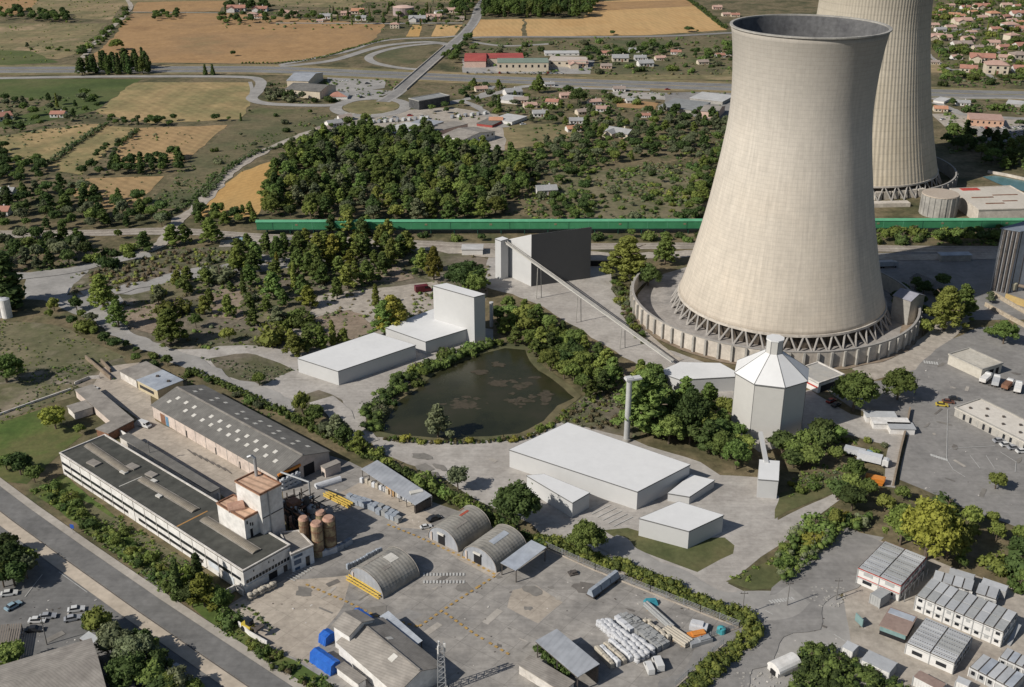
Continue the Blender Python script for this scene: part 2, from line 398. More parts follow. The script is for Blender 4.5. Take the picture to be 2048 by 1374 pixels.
F('grass_strip', [(1545, 1038), (1560, 985), (1650, 965), (1672, 985), (1600, 1012)], grass, 1, 4)
F('lawn', [(1205, 1062), (1255, 1056), (1310, 1072), (1450, 1076), (1468, 1092), (1465, 1108), (1395, 1145), (1290, 1105)], grass, .6, 4)
F('grass_strip', [(1448, 1162), (1540, 1120), (1660, 1030), (1690, 1080), (1600, 1160), (1560, 1176), (1500, 1180)], grass, 1, 4)
F('asphalt_lot', [(1840, 700), (1960, 655), (2200, 640), (2200, 1120), (2048, 1060), (1960, 1030), (1800, 960), (1818, 850), (1700, 815), (1640, 770), (1800, 760)], asph, 1.2, 6)
F('pale_ground', [(1690, 735), (1830, 690), (1880, 640), (1960, 630), (1870, 700), (1830, 740), (1750, 760)], dirt_track, 1.5, 5)
F('shaded_lot', [(1745, 505), (2048, 500), (2200, 520), (2200, 640), (1960, 640), (1860, 640), (1745, 610)], asph, 2, 6)
F('gravel_pad', [(1500, 1240), (1470, 1180), (1560, 1182), (1650, 1130), (1712, 1065), (1770, 1075), (1700, 1150), (1680, 1190), (1740, 1260), (2200, 1400), (2200, 1600), (1300, 1600), (1400, 1374), (1480, 1290)], roadg, 1, 5)
F('yard_ground', [(1690, 1180), (1760, 1080), (2060, 1190), (2200, 1260), (2200, 1500), (1850, 1400), (1700, 1290)], dirt_track, 1, 5)
F('factory_yard', [(640, 905), (700, 925), (870, 1005), (980, 1045), (1092, 1095), (1270, 1165), (1482, 1256), (1440, 1300), (1350, 1380), (1330, 1600), (760, 1600), (640, 1374), (520, 1290), (455, 1212), (488, 1190), (590, 1100), (560, 960)], yardm, .6, 5)
F('pale_apron', [(455, 1214), (570, 1160), (700, 1150), (690, 1210), (640, 1270), (620, 1340), (540, 1290)], yardl, 1, 4)
F('pale_apron', [(1025, 1180), (1075, 1170), (1125, 1205), (1075, 1250), (1015, 1215)], yardl, .8, 3)
F('pale_apron', [(645, 1000), (720, 965), (870, 1030), (860, 1060), (800, 1055), (700, 990)], yardl, .8, 4)
F('patched_concrete', [(765, 1240), (815, 1218), (845, 1230), (800, 1260)], asph, .3, 3)
F('asphalt_lot', [(-200, 880), (-60, 962), (43, 1038), (150, 1115), (300, 1220), (420, 1301), (540, 1382), (620, 1600), (-300, 1600), (-300, 900)], asphm, .5, 6)
F('roadside_scrub', [(60, 985), (130, 950), (300, 1090), (470, 1190), (455, 1215), (560, 1310), (700, 1390), (760, 1600), (700, 1600), (560, 1360), (350, 1190), (120, 1025)], lawn, 1, 4)
F('dry_verge', [(165, 1000), (240, 1040), (380, 1130), (440, 1178), (400, 1175), (300, 1105), (180, 1030)], olive, 2, 4)
F('pond_bank', [(735, 868), (775, 795), (860, 738), (955, 697), (1010, 686), (1062, 694), (1090, 735), (1165, 792), (1130, 822), (1095, 852), (1040, 876), (900, 884), (780, 876)], fs, 1.5, 4)
wm = NT('pond_water'); p = wm.pos()
wm.l(wm.ramp(wm.noise(p, .06, 4), [(.020, .022, .011), (.030, .031, .015), (.040, .037, .021)]), wm.b.inputs['Base Color'])
wm.b.inputs['Roughness'].default_value = .22; wm.b.inputs['Specular IOR Level'].default_value = .22
bp = wm.n('ShaderNodeBump'); bp.inputs['Strength'].default_value = .25; bp.inputs['Distance'].default_value = .06; wm.l(wm.noise(p, .9, 3), bp.inputs['Height']); wm.l(bp.outputs[0], wm.b.inputs['Normal'])
F('pond', [(758, 862), (795, 803), (872, 748), (962, 708), (1012, 697), (1050, 702), (1076, 742), (1150, 795), (1118, 812), (1088, 842), (1038, 868), (900, 876), (792, 870)], wm.m, 1.2, 4)
alg = mat('floating_algae', [(.045, .040, .028), (.070, .058, .042), (.030, .031, .019)], .3, 1.2, .4)
PZ = LAY[0]; LAY[:] = [PZ+.002, .0006]
random.seed(5)
amb = MB()
for cx, cy, rx, ry, n in ((925, 808, 34, 16, 60), (1000, 768, 28, 11, 26), (1050, 770, 24, 14, 14), (1040, 800, 44, 16, 34), (960, 745, 12, 6, 14), (1000, 730, 20, 8, 12), (1090, 790, 20, 10, 20)):
    for k in range(n):
        a = random.random()*6.28; r = abs(random.gauss(0, .55)); x, y = cx+rx*r*math.cos(a), cy+ry*r*math.sin(a); s = random.uniform(.3, 1.5); q = G(x, y).xy; z = layer()
        amb.face([(q.x+s*1.5*random.uniform(.4, 1.3)*math.cos(t*.7), q.y+s*random.uniform(.4, 1.3)*math.sin(t*.7), z) for t in range(9)])
structure(amb.build('algae', alg), 'stuff')
# stains and patches in the yards
LAY[:] = [max(PZ, FARZ)+.006, .0012]
stain = mat('dark_stain', [(.13, .12, .11), (.17, .155, .14)], .1, .6, .25); stain2 = mat('repair_patch', [(.17, .16, .145), (.22, .205, .185)], .1, .6, .25); pale = mat('pale_patch', [(.34, .31, .27), (.4, .37, .33)], .1, .6, .25)
random.seed(9)
for (x0, y0, x1, y1, n) in ((850, 1150, 1300, 1330, 20), (600, 1130, 760, 1230, 7), (1180, 1100, 1240, 1180, 4), (1840, 720, 2040, 1000, 16), (1560, 1200, 1700, 1350, 8), (800, 880, 1010, 960, 6), (60, 1150, 330, 1340, 8)):
    for k in range(n):
        q = G(random.uniform(x0, x1), random.uniform(y0, y1)).xy; L_ = random.uniform(1.5, 7); w_ = L_*random.uniform(.12, .5); an = R(random.choice((-36, 52)))+random.gauss(0, .15); u = Vector((math.cos(an), math.sin(an))); v = Vector((-u.y, u.x))
        if random.random() < .4: pts = [q+u*(L_*i)+v*(w_*j) for i, j in ((-.5, -.5), (.5, -.5), (.5, .5), (-.5, .5))]; jt = .05
        else: pts = [q+u*(L_*.5*math.cos(t*.57)*random.uniform(.6, 1.2))+v*(w_*math.sin(t*.57)*random.uniform(.5, 1.3)) for t in range(11)]; jt = .6
        sheet('yard_patch', pts, random.choice((stain, pale, stain2, stain2)), jt, 1.2, world=True)

F('pale_apron', [(850, 1075), (868, 1068), (930, 1108), (1000, 1146), (985, 1158), (920, 1122)], yardl, .4, 3)
for q_ in ([(400, 590), (470, 570), (520, 600), (480, 640), (420, 635)], [(600, 640), (700, 620), (760, 660), (680, 690), (600, 680)], [(250, 620), (330, 600), (360, 640), (300, 670), (255, 655)], [(680, 540), (780, 530), (830, 555), (720, 570)]): F('dry_patch', q_, soil, 3, 3)
for q_ in ([(480, 600), (560, 590), (600, 620), (540, 650), (490, 640)], [(300, 560), (380, 560), (420, 580), (340, 600)], [(560, 540), (640, 525), (660, 550), (590, 565)]): F('dry_patch', q_, olive, 3, 3)
# ---------------------------------------------------------------- roads
LAY[:] = [max(PZ, FARZ)+.02, .002]
hw = mat('highway_asphalt', [(.155, .153, .15), (.20, .197, .193)], .03, .4, .12, s0=.05)
HP = [(-600, 140), (-80, 140), (300, 139), (520, 139), (700, 146), (900, 155), (1100, 163), (1475, 175), (1870, 186), (2140, 192), (2700, 206)]
road('highway_verge', HP, 46, fl, curve=True)
road('highway', HP, 12.5, hw, off=7.6); road('highway', HP, 12.5, hw, off=-7.6)
for s in (1, -1):
    for d in (13.2, 2.2): road('lane_marking', HP, .5, whitep, off=s*d, exc=False)
    road('lane_marking', HP, .4, whitep, off=s*7.6, dash=6, exc=False)
road('service_road', [(-80, 158), (150, 154), (300, 153), (480, 154), (520, 162), (516, 182), (504, 198), (540, 208), (640, 211), (700, 208), (770, 203)], 9, roadg)
road('service_road', [(500, 164), (504, 180), (500, 196)], 3, roadg)
road('bridge_road', [(1010, -30), (965, 5), (950, 40), (930, 66), (905, 88), (870, 118), (830, 152), (795, 185), (765, 204)], 11.5, roadg, z=.19)
road('bridge_road', [(1010, -30), (965, 5), (950, 40), (930, 66), (905, 88), (870, 118), (830, 152), (795, 185), (765, 204)], 7, asph, z=.2)
road('slip_road', [(560, 133), (660, 122), (735, 100), (780, 90), (850, 84), (895, 88)], 9, roadg)
road('slip_road', [(560, 130), (690, 104), (745, 86), (800, 78), (880, 75), (930, 70)], 6, roadg)
road('loop_ramp', [(900, 92), (875, 87), (815, 92), (765, 102), (738, 114), (750, 126), (800, 136), (840, 139)], 8, roadg)
road('slip_road', [(945, 76), (1000, 74), (1300, 73), (1500, 64), (1700, 58)], 9, asph)
road('slip_road', [(945, 84), (1010, 92), (1100, 88)], 7, roadg)
ring = [G(742, 214).xy+Vector((26*math.cos(t*.3142), 30*math.sin(t*.3142))) for t in range(21)]
road('roundabout', ring, 9, roadg, world=True)
sheet('roundabout_island', [G(742, 214).xy+Vector((21*math.cos(t*.5236), 25*math.sin(t*.5236))) for t in range(12)], fl, 1, 4, world=True)
road('lane', [(700, 226), (665, 246), (600, 272), (545, 295), (500, 318), (455, 350), (425, 385), (395, 412), (350, 446), (330, 478), (300, 500), (260, 512)], 7, dirt_track)
road('lane', [(800, 212), (870, 212), (925, 200), (980, 190), (1060, 172), (1160, 176), (1300, 180)], 8, roadg)
road('lane', [(925, 202), (955, 215), (985, 240), (1010, 255)], 6, roadg)
road('lane', [(985, 172), (975, 184), (950, 194)], 5, roadg)
road('farm_track', [(250, -4), (262, 14), (235, 45), (195, 80), (165, 116)], 5, dirt_track)
road('farm_track', [(262, 24), (440, 26)], 4, dirt_track); road('farm_track', [(540, 46), (760, 47), (925, 46)], 5, roadg)
road('lane', [(1848, 100), (1870, 120), (1900, 140)], 4, roadg); road('lane', [(1900, 140), (1935, 140), (1962, 143), (1990, 158)], 4, roadg)
road('lane', [(1890, 60), (1960, 58), (2060, 48)], 8, asph); road('lane', [(1900, 90), (1960, 98), (2060, 118)], 6, asph)
road('lane', [(1850, 198), (1990, 196), (2100, 200)], 6, roadg); road('lane', [(1870, 205), (1910, 222), (1940, 232), (2060, 238)], 7, roadg)
road('rail_bed', [(-500, 470), (-80, 468), (180, 466), (340, 462), (520, 474), (760, 484), (1000, 494), (1440, 492), (1800, 498), (2140, 500), (2600, 503)], 9, dirt_track)
road('gravel_track', [(-80, 475), (200, 468), (400, 466)], 6, dirt_track)
road('gravel_track', [(440, 488), (560, 485), (830, 492), (1000, 512)], 10, dirt_track)
road('gravel_track', [(1180, 508), (1300, 512), (1430, 506), (1600, 515), (2140, 512)], 8, dirt_track)
rail = mat('rusty_rail', (.09, .06, .045), 1, 4, .3)
for o in (-2.6, -1.1, 1.6, 3.1): road('rail_line', [(-500, 470), (-80, 468), (180, 466), (340, 462), (520, 474), (760, 484), (1000, 494), (1440, 492), (1800, 498), (2140, 500), (2600, 503)], .35, rail, off=o, exc=False)
road('gravel_track', [(-80, 556), (60, 552), (150, 540), (240, 518), (300, 508)], 8, roadg)
road('gravel_track', [(225, 585), (300, 565), (380, 545), (480, 533)], 8, roadg)
road('gravel_track', [(180, 580), (200, 620), (225, 655), (290, 690), (350, 712), (470, 770), (590, 815)], 8, roadg)
road('gravel_track', [(640, 800), (700, 850), (745, 885)], 9, gravel)
road('lane', [(1345, 1420), (1420, 1360), (1500, 1275), (1600, 1190), (1680, 1125), (1740, 1075)], 15, asph)
road('lane', [(1210, 1085), (1300, 1135), (1420, 1185), (1520, 1215), (1600, 1190)], 9, roadg)
road('lane', [(1240, 590), (1268, 650), (1330, 705), (1360, 722)], 4, dirt_track, exc=False)
# main road in the corner
kerbp = mat('pale_shoulder', [(.33, .30, .26), (.40, .365, .32)], .06, .6, .15, s0=.15)
MR = [(-120, 905), (43, 1030), (150, 1107), (300, 1212), (420, 1293), (520, 1360), (700, 1480)]
road('road_verge', MR, 3.8, footm, off=-5.0, curve=False); road('main_road', MR, 6.2, asphm, off=0, curve=False)
road('kerb_shade_line', MR, .35, mat('kerb_shade', (.12, .11, .1)), off=-3.3, curve=False, exc=False)
road('gutter', MR, 2.4, kerbp, off=4.35, curve=False)
# painted marks in the yards
LAY[:] = [LAY[0]+.004, .0004]
for q in ([(612, 1170), (690, 1203), (750, 1232), (836, 1254)], [(838, 1254), (905, 1208), (990, 1153)], [(890, 1227), (950, 1270), (1018, 1310)], [(775, 1050), (830, 1072), (930, 1117), (990, 1150)]):
    road('yellow_marking', q, .7, yelp, curve=False, exc=False, dash=.9)
for q in ([(1895, 820), (1893, 920), (1906, 940), (1930, 955)], [(1940, 912), (1960, 938)], [(1972, 912), (1990, 940)], [(2000, 905), (2032, 925), (2030, 945)], [(1900, 898), (1990, 893)], [(1668, 1270), (1700, 1290), (1745, 1312)], [(1530, 1222), (1545, 1230)], [(118, 1145), (175, 1186)], [(50, 1195), (85, 1150)], [(345, 1330), (360, 1338)]):
    road('white_marking', q, .2, whitep, curve=False, exc=False)
for k in range(7): road('white_marking', [(1862+5*k, 909+1.6*k), (1864+5*k, 914+1.6*k)], .7, whitep, curve=False, exc=False)
for k in range(6): road('white_marking', [(1848+5*k, 722+.6*k), (1850+5*k, 728+.6*k)], .7, whitep, curve=False, exc=False)
for k in range(9): road('white_marking', [(1545+5.5*k, 1208-.8*k), (1538+5.5*k, 1202-.8*k)], .5, whitep, curve=False, exc=False)
for k in range(13):
    for dy in (0, 15): road('white_marking', [(848+6.6*k, 1147+dy), (848+6.6*k, 1153+dy)], .5, whitep, curve=False, exc=False)
for k in range(8): road('white_marking', [(574+5*k, 1156-3.5*k), (590+5*k, 1163-3.5*k)], .3, whitep, curve=False, exc=False)
for k in range(6): road('white_marking', [(1172+11*k, 1024+6*k), (1210+11*k, 1005+6*k)], .22, whitep, curve=False, exc=False)
for k in range(7): road('white_marking', [(375+12*k, 900+6*k), (390+12*k, 912+6*k)], .4, stain, curve=False, exc=False)
# ---------------------------------------------------------------- cooling towers
def shell_mat(name, c1, c2, c3, nu, dz, dv, grey_up=(.50, .47, .425)):
    N = NT(name); p = N.pos(True); x = N.n('ShaderNodeSeparateXYZ'); N.l(p, x.inputs[0])
    ang = N.math('ARCTAN2', x.outputs[1], x.outputs[0])
    cv = N.n('ShaderNodeCombineXYZ'); N.l(N.math('MULTIPLY', ang, 26), cv.inputs[0]); N.l(N.math('MULTIPLY', x.outputs[2], .05), cv.inputs[1])
    streak = N.noise(cv.outputs[0], 1.0, 6, .7)
    cloud = N.noise(p, .035, 6, .6); fine = N.noise(p, .55, 4, .7)
    col = N.ramp(cloud, [c1, c2, c3], .35, .65)
    f = N.math('MULTIPLY_ADD', streak, .62, .69); f = N.math('MULTIPLY', f, N.math('MULTIPLY_ADD', fine, .3, .85))
    def lines(v, k, w, d):
        fr = N.math('FRACT', N.math('MULTIPLY', v, k))
        return N.math('MULTIPLY_ADD', N.math('LESS_THAN', fr, w), -d, 1.0)
    f = N.math('MULTIPLY', f, lines(x.outputs[2], 1/dz, .16, .09))
    f = N.math('MULTIPLY', f, lines(ang, nu/6.2832, .12, dv))
    # each cast lift has its own shade
    fl_ = N.math('FLOOR', N.math('MULTIPLY', x.outputs[2], 1/dz)); fa = N.math('FLOOR', N.math('MULTIPLY', ang, nu/12.566))
    c2_ = N.n('ShaderNodeCombineXYZ'); N.l(fl_, c2_.inputs[0]); N.l(fa, c2_.inputs[1])
    wn = N.n('ShaderNodeTexWhiteNoise', noise_dimensions='2D'); N.l(c2_.outputs[0], wn.inputs['Vector'])
    f = N.math('MULTIPLY', f, N.math('MULTIPLY_ADD', wn.outputs['Value'], .05, .975))
    # cleaner, warmer concrete low down, greyer higher up
    hg_ = N.math('MULTIPLY', x.outputs[2], 1/95); hg_ = N.math('MINIMUM', hg_, 1.0); col = N.mix(N.math('MULTIPLY', hg_, .75), col, grey_up)
    # old weathered grime near the mouth
    g = N.math('SUBTRACT', N.math('MULTIPLY', x.outputs[2], 1/40), 1.9); g = N.math('MULTIPLY', N.math('MAXIMUM', g, 0.0), N.math('MULTIPLY_ADD', streak, .5, .05))
    f = N.math('MULTIPLY', f, N.math('SUBTRACT', 1.0, N.math('MINIMUM', g, .35)))
    N.l(N.scale(col, f), N.b.inputs['Base Color']); N.b.inputs['Roughness'].default_value = .95
    bn = N.n('ShaderNodeBump'); bn.inputs['Distance'].default_value = .12; bn.inputs['Strength'].default_value = .6; N.l(fine, bn.inputs['Height']); N.l(bn.outputs[0], N.b.inputs['Normal'])
    return N.m
PROF = [(6, 42.6), (8, 42.0), (10, 41.45), (15, 40.0), (20, 38.67), (25, 37.4), (30, 36.25), (35, 35.1), (40, 34.0), (45, 33.0), (50, 32.11), (55, 31.25), (60, 30.42), (65, 29.6), (70, 28.9), (75, 28.2), (80, 27.66), (85, 27.35), (90, 27.25), (95, 27.38), (100, 27.6), (105, 27.95), (110, 28.5), (114, 29.1), (116.4, 29.6)]
conc = mat('weathered_concrete', [(.45, .405, .35), (.52, .475, .415), (.39, .35, .305)], .05, .6, .25, s0=.2)
concg = mat('grey_concrete', [(.30, .285, .26), (.36, .345, .315), (.25, .24, .225)], .06, .7, .25, s0=.2)
colm = mat('pale_column_concrete', [(.34, .32, .295), (.29, .275, .255)], .3, 1, .2)
fillm = mat('dark_fill_packing', [(.03, .026, .022), (.085, .07, .055), (.045, .038, .03)], .25, 1.2, .5, stripe=(0, 1.6, .4, .9))
lining = mat('damp_shade_lining', [(.075, .075, .08), (.12, .12, .122), (.09, .09, .095)], .08, .6, .3, stripe=(0, 2.5, .1, .9), obj=True)  # shadow inside the mouth put into the colour, along with damp staining
darkm = mat('deep_shadow_basin', [(.05, .05, .052), (.075, .075, .075)], .1, .6, .3)
def cooling_tower(root, cx, cy, sr, st, m, ribs=0, pairs=44, thick=.5):
    def ring(r, z, n, rib=0):
        return [(cx+(r+(rib if k % 4 < 2 else 0))*math.cos(6.2832*k/n), cy+(r+(rib if k % 4 < 2 else 0))*math.sin(6.2832*k/n), z) for k in range(n)]
    n = ribs*4 if ribs else 144; mb = MB()
    rows = [ring(r*sr, z*st, n, .13 if ribs else 0) for z, r in PROF] + [ring(r*sr-thick, z*st, n) for z, r in reversed(PROF)]
    for rw in rows: mb.v += rw
    nr = len(rows)
    for i in range(nr):
        for k in range(n):
            j = (k+1) % n; a, b = i*n, ((i+1) % nr)*n; mb.f.append((a+k, a+j, b+j, b+k))
    mb.build('shell', m, root, smooth=not ribs)
    li = MB(); lr_ = [ring(r*sr-thick-.12, z*st, 96) for z, r in PROF[8:]]
    for rw in lr_: li.v += rw
    for i in range(len(lr_)-1):
        for k in range(96): j = (k+1) % 96; li.f.append((i*96+k, i*96+j, i*96+96+j, i*96+96+k))
    li.build('inner_shade_lining', lining, root, smooth=True)
    zt, rt = PROF[-1][0]*st, PROF[-1][1]*sr
    rim = MB(); a, b = ring(rt+.4, zt-.25, 96), ring(rt-.7, zt-.25, 96); a2, b2 = ring(rt+.4, zt+.3, 96), ring(rt-.7, zt+.3, 96); rim.v += a+a2+b2+b
    for k in range(96):
        j = (k+1) % 96
        for o in range(4): rim.f.append((o*96+k, o*96+j, ((o+1) % 4)*96+j, ((o+1) % 4)*96+k))
    rim.build('rim', concg, root)
    z0 = PROF[0][0]*st; r0 = PROF[0][1]*sr; rb = r0+3.0
    lip = MB(); a, b, c, d = ring(r0-.6, z0-.35, 96), ring(r0+.45, z0-.35, 96), ring(r0+.40, z0+.6, 96), ring(r0-.6, z0+.6, 96); lip.v += a+b+c+d
    for k in range(96):
        j = (k+1) % 96
        for o in range(4): lip.f.append((o*96+k, o*96+j, ((o+1) % 4)*96+j, ((o+1) % 4)*96+k))
    lip.build('ring_beam', conc, root)
    for k in range(pairs):
        t = 6.2832*k/pairs; h = 6.2832/pairs
        for s in (0, 1):
            ta = t+h*(.22 if s else -.22); p = (cx+rb*math.cos(t+h*.28*(1 if s else -1)*-1.0), cy+rb*math.sin(t-h*.28*(1 if s else -1)), 0)
            tb = t+h*.5*(1 if s else -1)*.85
            q = (cx+(r0-.1)*math.cos(tb), cy+(r0-.1)*math.sin(tb), z0-.3)
            p = (cx+rb*math.cos(t), cy+rb*math.sin(t), 0)
            MB().tube(p, q, .42, 6).build('column', colm, root)
    MB().cyl(cx, cy, .05, z0*.985, r0-1.2, r0-1.6, 72).build('fill_packing', fillm, root)
    EXC.append([Vector((cx+r0*1.05*math.cos(k*.35), cy+r0*1.05*math.sin(k*.35))) for k in range(18)])
def ring_wall(name, label, cx, cy, r, h, a0, a1, posts, m, pm):
    root = thing(name, label, 'wall', (cx, cy, 0)); n = int(abs(a1-a0)/2)+1; mb = MB()
    P = lambda rr, t, z: (cx+rr*math.cos(R(t)), cy+rr*math.sin(R(t)), z)
    for k in range(n):
        t, u = a0+(a1-a0)*k/n, a0+(a1-a0)*(k+1)/n; i = len(mb.v)
        for w in (t, u): mb.v += [P(r, w, 0), P(r-.5, w, 0), P(r-.5, w, h), P(r, w, h)]
        for o in range(4): mb.f.append((i+o, i+(o+1) % 4, i+4+(o+1) % 4, i+4+o))
        if k == 0: mb.f.append((i, i+1, i+2, i+3))
        if k == n-1: mb.f.append((i+4, i+5, i+6, i+7))
    mb.build('wall', m, root)
    for k in range(posts):
        t = a0+(a1-a0)*(k+.5)/posts; q = P(r+.45, t, 0)
        MB().box((q[0], q[1], 0), (1.0, .8, h*.97), R(t)).build('buttress', pm, root)
    c = MB(); i0 = 0
    for k in range(n):
        t, u = a0+(a1-a0)*k/n, a0+(a1-a0)*(k+1)/n; i = len(c.v)
        for w in (t, u): c.v += [P(r+.2, w, h+.003), P(r-.7, w, h+.003), P(r-.7, w, h+.3), P(r+.2, w, h+.3)]
        for o in range(4): c.f.append((i+o, i+(o+1) % 4, i+4+(o+1) % 4, i+4+o))
    c.build('coping', colm, root)
    return root
T1 = (113.3, 431.0); T2 = (201.5, 634.0)
sheet('basin_floor', [Vector((110+57*math.cos(k*.2618), 431+57*math.sin(k*.2618))) for k in range(24)], mat('basin_floor_dust', [(.26, .24, .22), (.33, .305, .28), (.2, .19, .18)], .06, .5, .3, s0=.15), .3, 6, world=True)
sheet('terrace', [Vector((110+61.5*math.cos(k*.2618), 431+61.5*math.sin(k*.2618))) for k in range(12, 25)]+[Vector((168, 431)), Vector((150, 390)), Vector((110, 372)), Vector((70, 390)), Vector((52, 431))], soil, .8, 5, world=True)
t = thing('cooling_tower', 'smooth cream concrete cooling tower with its dark open mouth showing, beside the octagonal silo', 'cooling tower', (T1[0], T1[1], 0), 'cooling towers')
m1 = shell_mat('pale_shell_concrete', (.46, .405, .335), (.52, .46, .38), (.54, .47, .38), 110, 1.5, .06)
cooling_tower(t, T1[0], T1[1], 1, 1, m1, 0, 46)
t = thing('cooling_tower', 'ribbed cream cooling tower standing behind the smooth one, its top out of view', 'cooling tower', (T2[0], T2[1], 0), 'cooling towers')
m2 = shell_mat('ribbed_shell_concrete', (.46, .395, .30), (.52, .45, .345), (.48, .41, .30), 120, 4.0, .02, (.47, .43, .36))
cooling_tower(t, T2[0], T2[1], 1.10, 1.16, m2, 110, 40)
ring_wall('basin_screen_wall', 'curved concrete wall with buttresses ringing the foot of the nearer cooling tower', 110, 431, 59, 6.8, 148, 385, 46, conc, concg)
ring_wall('basin_screen_wall', 'curved grey concrete wall ringing the foot of the farther ribbed cooling tower', T2[0], T2[1], 57, 7, -60, 40, 16, concg, concg)
for a in range(200, 300, 12):
    q = (T2[0]+56*math.cos(R(a)), T2[1]+56*math.sin(R(a)))
MBq = MB()
r2w = thing('concrete_flume', 'low concrete intake bays in front of the farther cooling tower', 'flume', (*G(1790, 405).xy, 0))
for k in range(6):
    q = G(1752+17*k, 398-1.3*k); MB().box((q.x, q.y, 0), (4.2, 5, 4.5), R(10)).build('bay', conc, r2w)
q = G(1770, 412); MB().box((q.x, q.y, 0), (26, 5, 2.2), R(4)).build('ledge', conc, r2w)

# ---------------------------------------------------------------- green conveyor gallery
grn = mat('green_cladding', [(.042, .20, .092), (.056, .24, .115), (.036, .175, .08)], .05, .5, .15, stripe=(90, 6, .12, 0))
grnr = mat('pale_green_roof', [(.12, .36, .21), (.09, .30, .17)], .08, .5, .15)
grnd = mat('dark_green_steel', (.02, .07, .05), .2, 1, .2)
a, b = G(516, 468), G(2100, 464); zb, zt_ = 3.0, 6.8
gal = thing('conveyor_gallery', 'long green enclosed conveyor gallery raised on legs, crossing the whole site behind the dark block', 'conveyor gallery', (a.x, a.y, 0))
u = (b-a).normalized(); v = Vector((-u.y, u.x, 0))
def gp(t, o, z): q = a.lerp(b, t)+v*o; return Vector((q.x, q.y, z))
MB().prism([gp(0, -1.7, 0), gp(1, -1.7, 0), gp(1, 1.7, 0), gp(0, 1.7, 0)], zb, zt_).build('casing', grn, gal)
MB().slab([gp(-.001, -1.95, zt_+.02), gp(1.0005, -1.95, zt_+.02), gp(1.0005, 0, zt_+.75), gp(-.001, 0, zt_+.75)], .1).slab([gp(-.001, 0, zt_+.75), gp(1.0005, 0, zt_+.75), gp(1.0005, 1.95, zt_+.02), gp(-.001, 1.95, zt_+.02)], .1).build('roof', grnr, gal)
MB().prism([gp(0, -1.78, 0), gp(1, -1.78, 0), gp(1, 1.75, 0), gp(0, 1.75, 0)], zb-.35, zb-.003).build('floor_girder', grnd, gal)
for k in range(34):
    t_ = .012+k*.0294; mb = MB()
    for o in (-1.4, 1.4): mb.beam(gp(t_, o, zb-.34), gp(t_, o, 0)+Vector((0.01, 0, 0)), .5, .01) if 0 else mb.tube(gp(t_, o, 0), gp(t_, o, zb-.34), .22, 6)
    mb.tube(gp(t_, -1.4, .3), gp(t_, 1.4, zb-.5), .12, 5)
    mb.build('trestle', grnd, gal)
for k in range(40):
    t_ = .02+k*.0247
    MB().prism([gp(t_, -1.76, 0), gp(t_+.0006, -1.76, 0), gp(t_+.0006, -1.702, 0), gp(t_, -1.702, 0)], zb+.05, zt_-.05).build('panel_joint', grnr if k % 3 else grnd, gal)
for k in range(12):
    t_ = .05+k*.081; q = gp(t_, -1.74, zb+2.2); MB().box((q.x, q.y, zb+1.9), (1.3, .1, .9), math.atan2(u.y, u.x)).build('hatch', mat('rusty_hatch', (.22, .2, .12), .5, 2, .3), gal)

# ---------------------------------------------------------------- the plain pale new plant
pl = mat('plain_pale_cladding', [(.47, .47, .465), (.50, .50, .495), (.455, .455, .45)], .03, .4, .04, rough=.75)
plr = mat('plain_pale_roofing', [(.63, .63, .625), (.67, .67, .665), (.61, .61, .605)], .04, .5, .04, rough=.7)
plg = mat('grey_silo_cladding', [(.46, .45, .425), (.49, .48, .455)], .04, .5, .04, rough=.75)
joint = mat('dark_eaves_flashing', (.16, .16, .16), 1, 3, .1)
def white(label, cat, roof, base, top, name='plant_hall', **k):
    z = zat(base[0], base[1], top); k.setdefault('rect', False); return bld(name, label, cat, roof, z, pl, plr, over=.06, th=.25, edge=joint, **k)
NG = 'plain white flat-roofed plant buildings'
white('long low white plant hall left of the pond, at the end of its row', 'hall', [(595, 716), (676, 742), (831, 690), (748, 665)], (676, 771), 742, group=NG)
white('low white plant hall in the middle of the row beside the pond', 'hall', [(771, 655), (851, 683), (946, 654), (866, 618)], (851, 709), 683, group=NG)
white('tall narrow white block at the far end of the row beside the pond', 'block', [(866, 571), (948, 594), (970, 588), (893, 566)], (948, 688), 594, name='plant_block', group=NG)
white('very large flat white plant hall in the centre of the gravel yard', 'hall', [(1019, 899), (1275, 983), (1380, 929), (1135, 845)], (1275, 1020), 983, group=NG)
white('small white annex standing in front of the very large flat hall, beside a dark tree', 'annex', [(1054, 951), (1145, 1005), (1179, 985), (1088, 948)], (1145, 1036), 1005, name='plant_annex', group=NG)
white('small low white annex at the dark right end of the very large flat hall', 'annex', [(1336, 986), (1379, 993), (1429, 960), (1383, 949)], (1379, 1009), 993, name='plant_annex', group=NG)
white('white box building standing on the grass with a rounded corner', 'building', [(1279, 1036), (1378, 1062), (1447, 1030), (1358, 1003)], (1378, 1098), 1062, name='plant_building', group=NG)
white('low white plant hall with a shaded grey front beside the octagonal silo', 'hall', [(1316, 744), (1360, 759), (1472, 753), (1471, 743), (1440, 726), (1360, 724)], (1362, 788), 759, rect=False, group=NG)
white('upright white box hopper house below the thin pale chute', 'hopper house', [(1517, 958), (1557, 961), (1559, 922), (1519, 919)], (1557, 998), 961, name='hopper_house', group=NG)
